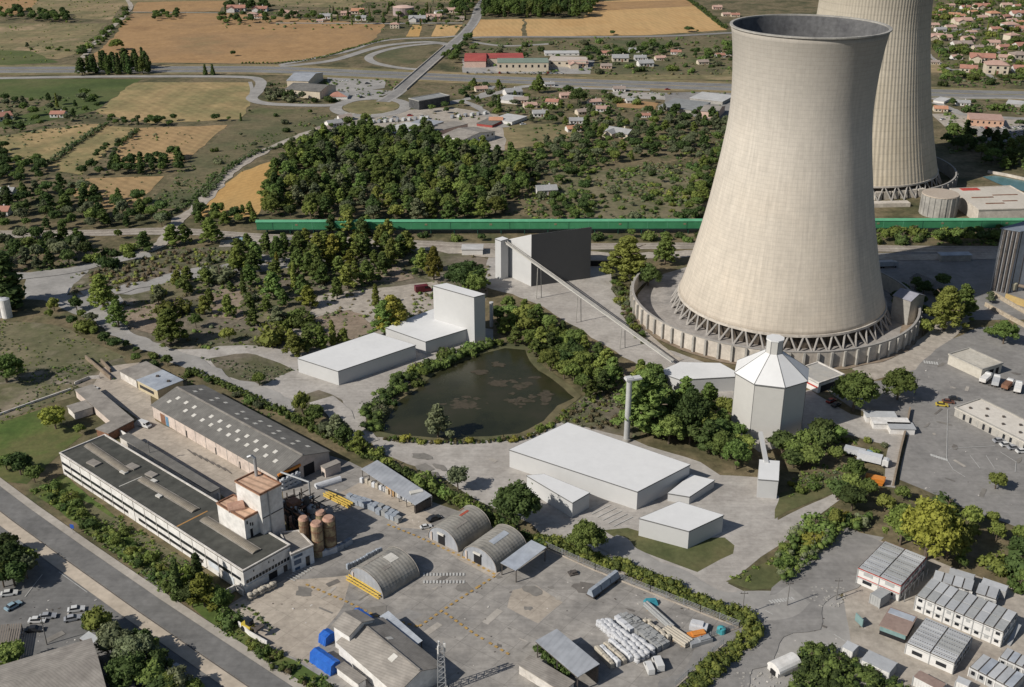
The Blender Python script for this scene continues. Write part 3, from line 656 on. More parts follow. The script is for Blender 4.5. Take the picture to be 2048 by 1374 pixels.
# slab block with the lit end; its front's shade is painted on in dark grey
dk = mat('dark_grey_front_shade', [(.066, .068, .071), (.076, .078, .081)], .03, .4, .05, rough=.85)
zB = zat(1062, 573, 469)
hF, hR, hL = G(1062, 573).xy, G(1180, 556).xy, G(1011, 549).xy; hB = hL+hR-hF; zL = zat(1011, 549, 480)
sh_ = thing('storage_hall', 'tall dark grey slab-sided hall with one white lit end, in front of the green gallery', 'hall', (*((hF+hR+hL+hB)/4), 0))  # the dark grey is the front's shade painted on, the hall itself is pale
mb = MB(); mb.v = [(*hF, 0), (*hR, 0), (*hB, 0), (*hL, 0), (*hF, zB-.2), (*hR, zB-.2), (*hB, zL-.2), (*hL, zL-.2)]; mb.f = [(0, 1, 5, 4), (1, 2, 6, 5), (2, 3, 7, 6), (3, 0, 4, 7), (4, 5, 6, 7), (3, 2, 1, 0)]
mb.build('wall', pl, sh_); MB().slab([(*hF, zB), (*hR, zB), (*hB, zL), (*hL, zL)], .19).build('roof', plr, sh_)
wallpiece(sh_, hF, hR, .001, .999, 0.01, zB-.02, dk, 'front_shade_panel', .12); EXC.append(grow([hF, hR, hB, hL], 2))
zP = zat(996, 556, 478)
bld('transfer_tower', 'slim white transfer tower at the upper end of the thin inclined conveyor', 'tower', [(988, 477), (1002, 481), (1018, 477), (1005, 474)], zP, pl, plr, over=.06, th=.25, edge=joint)
# inclined conveyor from the transfer tower down to the low hall
cv = G(1006, 480, zP-1.0); ce = G(1345, 722, 7.0)
ic = thing('inclined_conveyor', 'thin pale conveyor bridge sloping from the white transfer tower down to the low hall', 'conveyor', (ce.x, ce.y, 0))
MB().beam(cv, ce, .75, .7).build('duct', plg, ic)
for s in (-1, 1):
    w = Vector((-(ce-cv).y, (ce-cv).x, 0)).normalized()*(.62*s); MB().beam(cv+w+Vector((0, 0, .5)), ce+w+Vector((0, 0, .35)), .18, .4).build('side_rail', concg, ic)
for f in (.25, .5, .75):
    q = cv.lerp(ce, f); w = Vector((-(ce-cv).y, (ce-cv).x, 0)).normalized()*.8
    MB().tube(q-w*1.6-Vector((0, 0, q.z)), q-w-Vector((0, 0, 1)), .16).tube(q+w*1.6-Vector((0, 0, q.z)), q+w-Vector((0, 0, 1)), .16).build('trestle', concg, ic)
# pole and stack
q = G(983, 653); pz = zat(983, 653, 606)
o = MB().cyl(q.x, q.y, 0, pz, .75, .75, 14).cyl(q.x, q.y, pz, pz+.4, .85, .85, 14).build('vent_stack', pl); tag(o, 'short white vent stack standing beside the tall narrow white block', 'stack')
q = G(1253, 882); sz = zat(1253, 882, 760)
st = thing('chimney_stack', 'tall slender grey chimney stack with a flat square cap, behind the very large flat hall', 'chimney', (q.x, q.y, 0))
MB().cyl(q.x, q.y, 0, sz, 1.0, .92, 20).build('flue', mat('grey_flue_steel', [(.42, .42, .41), (.5, .5, .49)], .3, 1, .06, metal=.2, rough=.5), st, smooth=False)
MB().box((q.x+1.2, q.y+.6, sz), (5.4, 2.4, .6), R(18)).box((q.x-.2, q.y+.3, sz+.603), (2.2, 2.0, .3), R(18)).build('cap', pl, st)
MB().cyl(q.x, q.y, 0, 1.0, 1.4, 1.3, 20).build('plinth', concg, st)
# octagonal silo
bz = zat(1545, 878, 770); sc_ = Vector(((G(1472, 741, bz).x+G(1623, 754, bz).x)/2, 0)); fr = G(1548, 771, bz)
rs = (G(1623, 754, bz).x-G(1472, 741, bz).x)/2; sy = fr.y+rs*.93; sx = sc_.x
o8 = [Vector((sx+rs*1.04*math.cos(R(a)), sy+rs*1.04*math.sin(R(a)))) for a in (-173, -128, -83, -38, 7, 52, 97, 142)]
si = thing('octagonal_silo', 'large grey octagonal silo with a pale faceted cone roof and a small lantern', 'silo', (sx, sy, 0))
MB().prism(o8, 0, bz-.01).build('wall', plg, si); EXC.append(grow(o8, 2))
def zc(ty):
    z_ = bz
    while pr((sx, sy, z_))[1] > ty: z_ += .1
    return z_
zl = zc(703); zt8 = zc(678); lr = rs*.24
l8 = [Vector((sx+lr*math.cos(R(a)), sy+lr*math.sin(R(a)))) for a in (-173, -128, -83, -38, 7, 52, 97, 142)]
MB().prism(grow(o8, .35), bz, zl, grow(l8, .1)).build('cone_roof', plr, si)
mb = MB()
for k in range(8): mb.tube((*grow(o8, .35)[k], bz), (*l8[k], zl), .13, 5); mb.tube((*o8[k], 0), (*o8[k], bz), .09, 5)
mb.build('seam', joint, si); MB().sides(grow(o8, .42), bz-.35, bz+.02).build('eaves_trim', joint, si)
lan = MB().prism(l8, zl+.005, zt8).build('lantern', plg, si); MB().prism(grow(l8, .2), zt8+.005, zt8+.45).build('lantern_roof', plr, si)
mb = MB()
for k in range(8): mb.tube((*l8[k], zl), (*l8[k], zt8), .1, 5)
mb.build('lantern_seam', joint, si)
c0 = G(1521, 865, 4.6); c1 = G(1533, 925, 6.6); c0.z, c1.z = 5.0, 6.9
ch = thing('chute', 'thin pale chute running from the silo foot to the upright white hopper house', 'chute', (c0.x, c0.y, 0))
MB().beam(c0, c1, 1.3, 1.2).build('duct', pl, ch); q = c0.lerp(c1, .5); MB().tube((q.x, q.y, 0), (q.x, q.y, q.z-1.2), .15).build('leg', concg, ch); MB().tube((c0.x, c0.y, 0), (c0.x, c0.y, c0.z-1.2), .15).build('leg', concg, ch)
# ---------------------------------------------------------------- the factory: long white building, gabled hangar, sheds, huts
wht = mat('chalky_white_render', [(.60, .58, .55), (.67, .655, .63), (.55, .525, .49)], .12, .8, .12, s0=.4)
whd = mat('dirty_white_wall', [(.5, .46, .42), (.6, .57, .53), (.42, .385, .34)], .12, .8, .2, s0=.4)
pink = mat('pinkish_render', [(.50, .42, .37), (.56, .48, .42)], .12, .8, .15, s0=.4)
blu = mat('bluish_white_wall', [(.50, .54, .58), (.58, .61, .64)], .12, .8, .12, s0=.4)
felt = mat('dark_roof_felt', [(.055, .057, .051), (.082, .082, .072), (.065, .066, .058), (.105, .098, .083)], .06, .5, .22, s0=.25, stripe=(33, 9, .12, 0))
asb = mat('weathered_fibre_cement', [(.125, .12, .112), (.17, .163, .15), (.145, .138, .128)], .06, .5, .18, s0=.25, stripe=(33, 1.6, .16, 0))
asl = mat('pale_fibre_cement', [(.24, .22, .195), (.30, .275, .245), (.21, .19, .17)], .07, .5, .18, s0=.25, stripe=(-57, 1.3, .16, 0))
zinc = mat('bluish_zinc_sheet', [(.33, .36, .41), (.40, .43, .47), (.29, .32, .37)], .06, .5, .12, s0=.25, stripe=(-57, 1.0, .14, 0), rough=.55)
zin2 = mat('grey_steel_sheet', [(.27, .285, .31), (.33, .345, .37), (.24, .255, .28)], .06, .5, .12, s0=.2, rough=.55, stripe=(33, 3.0, .08, 0))
hutm = mat('weathered_corrugated_steel', [(.21, .205, .19), (.29, .275, .245), (.25, .235, .205), (.17, .165, .155)], .1, .6, .2, s0=.3, rough=.6)
terra = mat('terracotta_felt', [(.50, .32, .215), (.57, .38, .265), (.46, .28, .19)], .15, .9, .2, s0=.4, stripe=(-57, 4.2, .35, 0))
rust = mat('rusty_steel', [(.14, .07, .045), (.23, .12, .075), (.10, .06, .045)], .3, 1.5, .3, s0=.8)
rustl = mat('faded_red_oxide', [(.37, .21, .155), (.43, .27, .20), (.33, .19, .14)], .4, 2, .25)
tank = mat('stained_cream_tank', [(.26, .19, .12), (.19, .125, .085), (.36, .29, .17), (.15, .10, .07)], .25, 1.2, .25, s0=.6)
sky_l = mat('skylight_sheet', [(.50, .48, .43), (.58, .56, .52)], .4, 2, .15)
win = mat('dark_glass', (.022, .025, .03), .3, 1, .3, rough=.2, spec=.5)
winb = mat('blue_glass', (.05, .09, .16), .3, 1, .3, rough=.2, spec=.5)
steel = mat('dark_machinery', [(.05, .048, .047), (.10, .085, .075), (.07, .065, .065)], .5, 2, .35)
steelg = mat('galvanised_steel', [(.33, .34, .35), (.4, .41, .42)], .4, 2, .15, rough=.5, metal=.3)
yel = mat('yellow_paint', [(.55, .38, .08), (.62, .44, .10)], .5, 2, .2)
bluet = mat('blue_tarpaulin', [(.02, .10, .42), (.03, .14, .50)], .3, 1.5, .2, rough=.5)
orng = mat('orange_paint', [(.55, .20, .04), (.62, .25, .06)], .5, 2, .15)
wood = mat('tan_timber', [(.40, .26, .13), (.48, .32, .17)], .5, 2, .25)
cavity = mat('dark_interior', (.02, .02, .022), .5, 2, .2)

# long white building with two window bands
zl = zat(488, 1187, 1141)
lb, X = bld('factory_building', 'very long white factory building with two dark window bands and a dark flat felt roof', 'factory', [(119, 908), (486, 1141), (582, 1091), (208, 870)], zl, wht, felt, over=.12, parapet=whd)
A, B, Cc, D = X
for t0, t1, f0, f1 in ((.003, .985, .50, .63), (.01, .40, .17, .30), (.46, .80, .17, .30)):
    wallpiece(lb, A, B, t0, t1, zl*f0, zl*f1, win, 'window_band')
for k in range(15): wallpiece(lb, A, B, .06+k*.063, .0612+k*.063, .1, zl-.4, whd, 'pilaster', .12)
for t0, t1, f0, f1, mm in ((.83, .88, .25, .48, blu), (.90, .95, .1, .4, blu), (.885, .897, .05, .45, whd)): wallpiece(lb, A, B, t0, t1, zl*f0, zl*f1, mm, 'shutter', .14)
for k in range(14): wallpiece(lb, B, Cc, .04+k*.067, .04+k*.067+.05, zl*.42, zl*.55, win, 'window')
wallpiece(lb, B, Cc, .02, .98, zl*.33, zl*.36, whd, 'ledge', .3); wallpiece(lb, B, Cc, .5, .68, 0.02, zl*.3, cavity, 'loading_door'); wallpiece(lb, B, Cc, .82, .9, .02, zl*.28, steel, 'door')
for t, f in ((.2, .75), (.52, .75), (.62, .72)): wallpiece(lb, B, Cc, t, t+.02, zl*f, zl*f+.6, win, 'vent')
def barrel(root, p0, p1, w, h, z, m, name, n=8):
    p0, p1 = Vector(p0[:2]), Vector(p1[:2]); u = (p1-p0).normalized(); v = Vector((-u.y, u.x)); mb = MB()
    pr_ = [(w/2*math.cos(math.pi*k/n), h*math.sin(math.pi*k/n)) for k in range(n+1)]; i = 0; m_ = n+1
    for p in (p0, p1): mb.v += [(*(p+v*a), z+b) for a, b in pr_]
    for k in range(n): mb.f.append((k, k+1, m_+k+1, m_+k))
    mb.f.append(tuple(range(m_-1, -1, -1))); mb.f.append(tuple(range(m_, 2*m_))); mb.f.append((0, m_, 2*m_-1, m_-1))
    return mb.build(name, m, root)
zz = zl+.02
brl = mat('ribbed_rooflight', [(.20, .175, .14), (.27, .24, .195)], .2, 1, .2, stripe=(33, 1.2, .3, 0))
for (p, q, w) in (((176, 890), (256, 945), 3.6), ((283, 958), (392, 1022), 3.6), ((408, 1038), (514, 1104), 3.8)):
    barrel(lb, G(*p, zz), G(*q, zz), w*.72, .6, zz, brl, 'barrel_rooflight')
    MB().beam((*G(*p, zz).xy, zz+.25), (*G(*q, zz).xy, zz+.25), w*.78, .22).build('rooflight_kerb', asl, lb)
for (p, s) in (((188, 927), 2.6), ((266, 934), 2.4), ((303, 950), 2.2), ((248, 945), 1.5), ((318, 993), 1.2), ((545, 1050), 1.6), ((308, 963), 1.3)):
    q = G(*p, zz); MB().box((q.x, q.y, zz), (s*1.6, s, .45), R(-35)).build('roof_unit', asl if s > 1.55 else sky_l, lb)
road('roof_seam', [G(238, 973, zz).xy, G(284, 953, zz).xy], .3, sky_l, z=zz+.004, world=True, curve=False, exc=False)['kind'] = 'thing'
o = bpy.data.objects['roof_seam']; o.location = -Vector((lb.location.x, lb.location.y, 0)); o.parent = lb; KIDS[lb.name].append(o); del o['kind']
mb = MB().beam((*G(352, 1054, zz).xy, zz+.03), (*G(415, 1022, zz).xy, zz+.03), .5, .03); mb.build('roof_seam', mat('rust_seam', (.40, .22, .08)), lb)
# rear lean-to passage
z5 = 3.6
pa, Xp = bld('passage_block', 'narrow grey-roofed passage block along the back of the long white factory', 'outbuilding', [(240, 872), (420, 985), (440, 975), (256, 866)], z5, whd, asb, over=.1)
# white process tower: lower and upper block
z1_, z2_ = zl+6.6, zl+12.8
tw, Xt = bld('process_block', 'two-step white block with terracotta-coloured roofs rising from the long factory roof', 'process block', [(433, 1008), (488, 1037), (523, 1022), (466, 990)], z1_, wht, terra, z0=zl+.03, over=.12, parapet=rust)
zb2 = z2_
up4 = rectify([G(466, 963, zb2), G(521, 988, zb2), G(566, 967, zb2), G(512, 945, zb2)])
MB().prism(up4, .02, zb2-.3).build('upper_wall', blu if 0 else wht, tw); MB().prism(grow(up4, .15), zb2-.298, zb2).build('upper_roof', terra, tw); EXC.append(grow(up4, 2))
for k in range(4):
    j = (k+1) % 4; a_, b_ = grow(up4, .2), grow(up4, -.15); MB().prism([a_[k], a_[j], b_[j], b_[k]], zb2+.002, zb2+.35).build('parapet', rust, tw)
wallpiece(tw, up4[1], up4[2], .34, .38, .5, zb2-.1, steelg, 'downpipe', .3, sum(up4, Vector((0, 0)))/4)
wallpiece(tw, up4[1], up4[2], .02, .98, zb2*.62, zb2*.63, steel, 'ledge', .15, sum(up4, Vector((0, 0)))/4)
for t_, f in ((.12, .93), (.3, .86), (.42, .84)): wallpiece(tw, Xt[1], Xt[2], t_, t_+.07, z1_-(1-f)*14-1, z1_-(1-f)*14, win, 'window')
wallpiece(tw, Xt[1], Xt[2], .28, .42, zl+.1, zl+2.6, cavity, 'door')
q = G(467, 1016, z1_); barrel(tw, (q.x-1.5, q.y-.5), (q.x+2.6, q.y+1.2), 4.2, 1.4, z1_+.01, rustl, 'roof_hood')
q = G(513, 952, zb2); MB().tube((q.x, q.y, zb2), (q.x, q.y, zb2+5.8), .45, 10).tube((q.x, q.y, zb2+5.6), (q.x-.9, q.y, zb2+6.5), .45, 10).tube((q.x-.8, q.y, zb2+6.45), (q.x-1.9, q.y, zb2+6.0), .45, 10).build('vent_pipe', steelg, tw)
# low annex at the right end
za = zat(626, 1126, 1091)
an, Xa = bld('annex', 'small bluish-white annex with blue windows joined to the end of the long white factory', 'annex', [(560, 1066), (582, 1110), (626, 1091), (598, 1062)], za, blu, asl, over=.1, rect=False, parapet=whd)
wallpiece(an, Xa[1], Xa[2], .1, .5, za*.72, za*.86, winb, 'window'); wallpiece(an, Xa[1], Xa[2], .1, .42, za*.35, za*.6, winb, 'window'); wallpiece(an, Xa[1], Xa[2], .62, .8, .02, za*.55, win, 'door'); wallpiece(an, Xa[1], Xa[2], .12, .34, .3, za*.2, winb, 'window')
# plant machinery and silos
for (p, r, top, lbl) in (((612, 1098), 1.35, 1038, 'slim rust-topped storage silo behind the front cream silo'), ((638, 1110), 1.6, 1048, 'front cream storage silo with a faded red top, streaked with rust'), ((662, 1100), 1.7, 1038, 'brown storage silo with a faded red top, rightmost of the cluster'), ((645, 1082), 1.45, 1026, 'dark storage silo standing at the back of the silo cluster')):
    q = G(*p); h = zat(p[0], p[1], top); s = thing('storage_silo', lbl, 'silo', (q.x, q.y, 0), 'rusty storage silos beside the white process block')
    MB().cyl(q.x, q.y, .0, h, r, r, 18).build('shell', tank, s); MB().cyl(q.x, q.y, h+.002, h+.7, r+.1, r*.8, 18).build('lid', rustl, s)
    for a in range(3): MB().cyl(q.x, q.y, h*(.2+.3*a), h*(.2+.3*a)+.2, r+.08, r+.08, 18).build('hoop', rust, s)
    EXC.append([Vector((q.x-3, q.y-3)), Vector((q.x+3, q.y-3)), Vector((q.x+3, q.y+3)), Vector((q.x-3, q.y+3))])
    mb = MB()
    for e in (-.25, .25): mb.tube((q.x+r+.1, q.y+e, 0), (q.x+r+.1, q.y+e, h+1), .05, 4)
    for e in range(int(h/.6)): mb.tube((q.x+r+.1, q.y-.25, .4+e*.6), (q.x+r+.1, q.y+.25, .4+e*.6), .04, 4)
    mb.build('ladder', steel, s)
random.seed(21)
q0 = G(597, 1052); mc = thing('process_plant', 'dark rusty framework of pipes, ducts and vessels between the white block and the silos', 'machinery', (q0.x, q0.y, 0))
fr_ = MB(); ux, vx = (up4[2]-up4[1]).normalized(), (up4[1]-up4[0]).normalized()
for i in range(4):
    for j in range(4):
        p = Vector(q0.xy)+vx*(i*2.6-3.5)+ux*(j*2.6-3); h = random.choice((5, 7.5, 9, 10))
        fr_.box((p.x, p.y, 0), (.35, .35, h))
        for z in (2.6, 5, 7.5):
            if z < h+.1: fr_.beam((*p, z), (*(p+vx*2.6), z), .2, .25).beam((*p, z), (*(p+ux*2.6), z), .2, .25)
fr_.build('frame', steel, mc)
for i in range(12):
    p = Vector(q0.xy)+vx*random.uniform(-4, 4)+ux*random.uniform(-3, 5); z = random.uniform(0, 5); h = random.uniform(2, 4.5); r_ = random.uniform(.7, 1.5)
    MB().cyl(p.x, p.y, z, z+h, r_, r_, 12).cyl(p.x, p.y, z+h, z+h+r_*.6, r_, r_*.3, 12).build('vessel', random.choice((rust, steel, rustl, steelg)), mc)
for i in range(22):
    p = Vector(q0.xy)+vx*random.uniform(-4, 4)+ux*random.uniform(-4, 4); d = random.choice((vx, ux))*random.uniform(3, 6); z = random.uniform(3, 9)
    MB().tube((*p, z), (*(p+d), z+random.uniform(-3, .2)), random.uniform(.2, .45), 8).build('duct', random.choice((rust, rust, steel, steelg)), mc)
p = Vector(q0.xy)+ux*-1.0; MB().box((p.x, p.y, 7.6), (3.2, 3, 1.6), math.atan2(vx.y, vx.x)).build('hopper', rust, mc)
for k in range(16):
    p = Vector(q0.xy)+vx*random.uniform(-5, 6)+ux*random.uniform(-2, 9); h = random.uniform(1, 5); MB().box((p.x, p.y, 0), (random.uniform(1, 3), random.uniform(1, 2.5), h), random.random()*3).build('housing', random.choice((steel, steel, rust, cavity)), mc)
pp = G(622, 1010); MB().tube((*pp.xy, 0), (*pp.xy, 8), .3, 8).tube((*pp.xy, 8), (pp.x-9, pp.y+4, 9), .3, 8).build('duct', steelg, mc)

# gabled hangar with rooflights
zh = zat(303, 836, 810); zr = zh+3.0
hg, H6 = gable('hangar', 'large gabled hangar with a grey roof dotted with pale rooflights', 'hangar', [(303, 810), (552, 951), (663, 901), (402, 771)], zh, zr, pink, asb)
a, b, c, d, e1, e2 = H6
def roofpatch(root, e_lo0, e_lo1, r0, r1, s, t, ds, dt, zlo, zhi, m, name):
    def P(ss, tt):
        lo, hi = Vector(e_lo0).lerp(Vector(e_lo1), ss), Vector(r0).lerp(Vector(r1), ss); q = lo.lerp(hi, tt); return Vector((q.x, q.y, zlo+(zhi-zlo)*tt+.06))
    return MB().slab([P(s, t), P(s+ds, t), P(s+ds, t+dt), P(s, t+dt)], .05).build(name, m, root)
random.seed(4)
for k in range(13):
    for r_ in (0, 1):
        s = .055+k*.071+(.02 if r_ else 0); 
        if random.random() < .12: continue
        roofpatch(hg, a, b, e1, e2, s, .34+.26*r_, .020, .13, zh, zr, sky_l, 'rooflight')
        if random.random() < .8: roofpatch(hg, d, c, e1, e2, s, .3+.3*r_, .02, .12, zh, zr, sky_l, 'rooflight')
MB().beam((*e1, zr+.14), (*e2, zr+.14), .6, .2).build('ridge_cap', asl, hg)
wallpiece(hg, a, b, .07, .11, .02, zh*.72, rust, 'door'); wallpiece(hg, a, b, .115, .14, .02, zh*.7, mat('blue_door', (.12, .24, .36)), 'door')
for k in range(9): wallpiece(hg, a, b, .2+k*.085, .2017+k*.085, .1, zh-.3, whd, 'pilaster', .12)
for t_ in (.29, .53, .72): wallpiece(hg, a, b, t_, t_+.008, .02, zh*.5, cavity, 'door')
wallpiece(hg, b, c, .03, .42, .02, zh*.95, cavity, 'loading_bay'); wallpiece(hg, b, c, .02, .44, zh*.96, zh*1.1, orng, 'bay_lintel', .6); wallpiece(hg, b, c, .5, .7, .02, zh*.8, cavity, 'loading_bay')
# loads seen in the bay
random.seed(6)
for k in range(4):
    for j in range(3):
        q = b.lerp(c, .07+k*.085)+ (b-a).normalized()*1.3; o = MB().box((q.x, q.y, .05+j*1.45), (2.0, 1.1, .9), R(33)).cyl(q.x, q.y, .95+j*1.45, 1.35+j*1.45, .55, .4, 10).build('wrapped_load', mat('shrink_wrap', [(.42, .44, .47), (.5, .52, .54)], .5, 2, .2))
        tag(o, f"shrink-wrapped load in the hangar's open bay, {ORD[k]} column from the left, {('bottom', 'middle', 'top')[j]} of its stack", 'load', 'wrapped loads stacked in the hangar bay')
z = zat(649, 956, 937); bx, Xb = bld('store_hut', 'small pinkish box hut standing by the open end of the gabled hangar', 'hut', [(645, 932), (650, 938), (679, 924), (671, 917)], z, pink, asl, over=.1)
wallpiece(bx, Xb[0], Xb[1], .2, .8, .02, 1.6, win, 'door')
# low sheds at the left
def shed(name, label, roof, z, wm, rm, cat='shed', **k): return bld(name, label, cat, roof, z, wm, rm, over=.25, th=.22, **k)
sA, XA = shed('low_shed', 'long low shed with a pale fibre-cement roof beside the grass, left of the yard', [(143, 781), (238, 846), (278, 835), (173, 773)], 3.2, pink, asl)
for k in range(5): wallpiece(sA, XA[2], XA[3], .1+k*.18, .16+k*.18, 1, 2.2, win, 'window')
shed('low_shed', 'short pale-roofed shed wing jutting from the long low shed towards the white factory', [(190, 853), (211, 866), (277, 836), (240, 838)], 3.15, rust, asl)
shed('low_shed', 'small square grey-roofed shed beside the round yellow-green tree', [(139, 812), (145, 825), (187, 814), (167, 800)], 2.8, whd, asl)
s1, X1 = shed('low_shed', 'brown weathered-roofed shed joined to the pale blue-roofed one, near the court', [(239, 742), (273, 759), (323, 741), (293, 722)], 3.4, whd, asl)
s2, X2 = shed('low_shed', 'flat pale-blue roofed shed with cream walls at the end of the court', [(274, 759), (314, 780), (367, 759), (324, 741)], 3.9, mat('cream_wall', [(.44, .38, .25), (.5, .43, .3)], .2, 1, .15), zinc)
wallpiece(s2, X2[0], X2[1], .1, .8, 1.2, 2.4, win, 'window_band'); 
for p in ((315, 753), (337, 763)): q = G(*p, 3.92); MB().box((q.x, q.y, 3.91), (1.0, 1, .5)).build('roof_vent', steel, s2)
# low walls of the court
def wall_run(name, label, px, h, w, m, cat='wall', cap=None):
    p = [G(*q) for q in px]; o = thing(name, label, cat, (p[0].x, p[0].y, 0)); mb = MB()
    for a_, b_ in zip(p[:-1], p[1:]): mb.beam(a_+Vector((0, 0, h)), b_+Vector((0, 0, h)), w, h)
    mb.build('wall', m, o); return o
wall_run('court_wall', 'white court wall with a red door at the back of the long factory', [(240, 870), (330, 925), (382, 960), (440, 1000)], 2.2, .3, wht)
wall_run('yard_wall', 'low pale wall edging the field left of the blue-roofed shed', [(150, 770), (178, 758), (200, 757)], 1.2, .3, whd)
wall_run('field_wall', 'thin pale boundary wall crossing the dry grass at the left', [(-40, 845), (70, 805), (142, 780)], .8, .4, whd)
for k, (p, q) in enumerate((((222, 760), (172, 718)), ((203, 725), (222, 745)))): 
    wall_run('retaining_wall', ('tan retaining bank wall beside the court', 'short tan retaining wall at the rubble heap')[k], [p, q], 1.6, .5, soil)
# lean-to with stored goods
ln = thing('lean_to', 'long open-fronted lean-to with a bluish-grey sheet roof and stored goods under it', 'lean-to', (*G(790, 985).xy, 0))
zq = zat(839, 1022, 1003); X = rectify([G(710, 940, zq), G(839, 1003, zq), G(874, 990, zq), G(748, 928, zq)])
MB().slab([(*X[0], zq-.2), (*X[1], zq-.2), (*X[2], zq+.5), (*X[3], zq+.5)], .15).build('roof', zinc if 0 else zin2, ln)
MB().prism([X[3], X[2], X[2].lerp(X[1], .06), X[3].lerp(X[0], .06)], 0, zq+.2).build('rear_wall', whd, ln)
MB().prism([X[1], X[2], X[2].lerp(X[3], .012), X[1].lerp(X[0], .012)], 0, zq-.4).build('end_wall', steel, ln)
for k in range(8): p = X[0].lerp(X[1], k/7.3+.01).lerp(X[3].lerp(X[2], k/7.3+.01), .05); MB().box((p.x, p.y, 0), (.2, .2, zq-.4)).build('post', steel, ln)
p, q = X[0].lerp(X[1], .42), X[0].lerp(X[1], .58); w = (X[3]-X[0])*.12; MB().prism([p+w, q+w, q+w*1.1, p+w*1.1], 0, zq-.45).build('board_screen', orng if 0 else wood, ln); EXC.append(grow(X, 2))
q = G(833, 984, zq+.3); MB().box((q.x, q.y, zq+.1), (4, 1.6, .5), R(20)).build('roof_unit', sky_l, ln)
# quonset huts
def hut(label, base, top, door=True, patch=None):
    a, b, c, d = rectify([G(*p) for p in base]); o = thing('quonset_hut', label, 'quonset hut', (*((a+b+c+d)/4), 0), 'arched corrugated huts in the factory yard')
    u = (d-a); v = (b-a); w = v.length/2; m = (a+b)/2; n = 20; mb = MB(); vn = v.normalized(); un = u.normalized()
    pf = [(-w*math.cos(math.pi*k/n), top*math.sin(math.pi*k/n)**.85) for k in range(n+1)]
    rows = 24
    for r in range(rows+1): mb.v += [(*(m+vn*x+u*(r/rows)), z+(.05 if r % 2 else 0)) for x, z in pf]
    for r in range(rows):
        for k in range(n): i = r*(n+1)+k; mb.f.append((i, i+1, i+n+2, i+n+1))
    mb.build('arched_roof', hutm, o)
    for e, nm in ((.004, 'front_wall'), (.996, 'rear_wall')):
        MB().face([(*(m+vn*x*.97+u*e), z*.97) for x, z in pf]).face([(*(m+vn*x*.97+u*(e+(.006 if e < .5 else -.006))), z*.97) for x, z in pf]).build(nm, zin2, o)
    rib = MB()
    for e in (0, 1):
        for k in range(n): rib.tube((*(m+vn*pf[k][0]+u*e), pf[k][1]), (*(m+vn*pf[k+1][0]+u*e), pf[k+1][1]), .14, 5)
    rib.build('edge_rib', asl, o)
    if door:
        p, q = m-vn*w*.3, m+vn*w*.12
        MB().prism([p-un*.12, q-un*.12, q+un*.05, p+un*.05], 0, top*.62).build('door', cavity, o); MB().prism([p-un*.6, q-un*.6, q-un*.1, p-un*.1], top*.63, top*.72).build('door_hood', sky_l, o)
    MB().box((*(m-vn*w*.75-un*.1), 0), (.5, .3, top*.5), math.atan2(v.y, v.x)).build('pier', pink, o)
    for s0, s1, k0, k1, mm in (patch or []):
        pb = MB(); i0 = 0
        for k in range(k0, k1+1): pb.v += [(*(m+vn*pf[k][0]*1.006+u*s0), pf[k][1]*1.006+.06), (*(m+vn*pf[k][0]*1.006+u*s1), pf[k][1]*1.006+.06)]
        for k in range(k1-k0): pb.f.append((2*k, 2*k+1, 2*k+3, 2*k+2))
        pb.build('roof_patch', mm, o)
    EXC.append(grow([a, b, c, d], 2)); return o
hut('arched corrugated hut with red rust patches on its top, nearest the lean-to', [(860, 1077), (917, 1107), (979, 1061), (922, 1030)], 5.6, True, [(.2, .55, 12, 13, asl), (.55, .8, 9, 10, mat('red_rust', [(.30, .06, .04), (.38, .10, .06)], .5, 2, .3)), (.72, .86, 6, 7, rust)])
hut('arched corrugated hut with a long pale rooflight, beside the open steel canopy', [(928, 1114), (993, 1147), (1052, 1101), (986, 1067)], 5.4, True, [(.3, .8, 10, 12, zinc)])
hut('arched corrugated hut standing alone with yellow trusses stacked before it', [(697, 1156), (767, 1197), (841, 1154), (771, 1114)], 5.6, False, [(.55, .78, 9, 12, sky_l), (.1, .6, 7, 8, asl), (.3, .5, 12, 13, asl)])
# open canopies
def canopy(label, roof, z, m, posts=((.03, .03), (.97, .03), (.97, .97), (.03, .97)), slope=.4, name='canopy', rear=False):
    X = rectify([G(*p, z) for p in roof]); o = thing(name, label, 'canopy', (*(sum(X, Vector((0, 0)))/4), 0))
    MB().slab([(*X[0], z), (*X[1], z), (*X[2], z+slope), (*X[3], z+slope)], .14).build('roof', m, o)
    for s, t_ in posts:
        p = X[0].lerp(X[1], s).lerp(X[3].lerp(X[2], s), t_); MB().box((p.x, p.y, 0), (.28, .28, z+slope*t_-.15)).build('post', steel, o)
    MB().beam((*X[0].lerp(X[3], .02), z-.15), (*X[1].lerp(X[2], .02), z-.15), .2, .35).build('front_beam', steel, o)
    MB().beam((*X[3].lerp(X[0], .02), z+slope-.16), (*X[2].lerp(X[1], .02), z+slope-.16), .2, .3).build('rear_beam', steel, o)
    EXC.append(grow(X, 2)); return o, X
canopy('open steel canopy with a pale blue sheet roof beside the arched hut', [(1001, 1123), (1029, 1142), (1096, 1095), (1062, 1085)], zat(1028, 1168, 1142), zinc)
cz = 5.0
co2, Xc = canopy('large pale steel canopy roof over dark storage, beside the wrapped goods at the bottom', [(1074, 1281), (1154, 1356), (1196, 1331), (1115, 1258)], cz, zin2, ((.03, .05), (.97, .05), (.97, .95), (.03, .95), (.5, .05), (.5, .95)))
MB().prism([Xc[3].lerp(Xc[0], .04), Xc[2].lerp(Xc[1], .04), Xc[2].lerp(Xc[1], .1), Xc[3].lerp(Xc[0], .1)], 0, cz-.2).build('rear_wall', steel, co2)
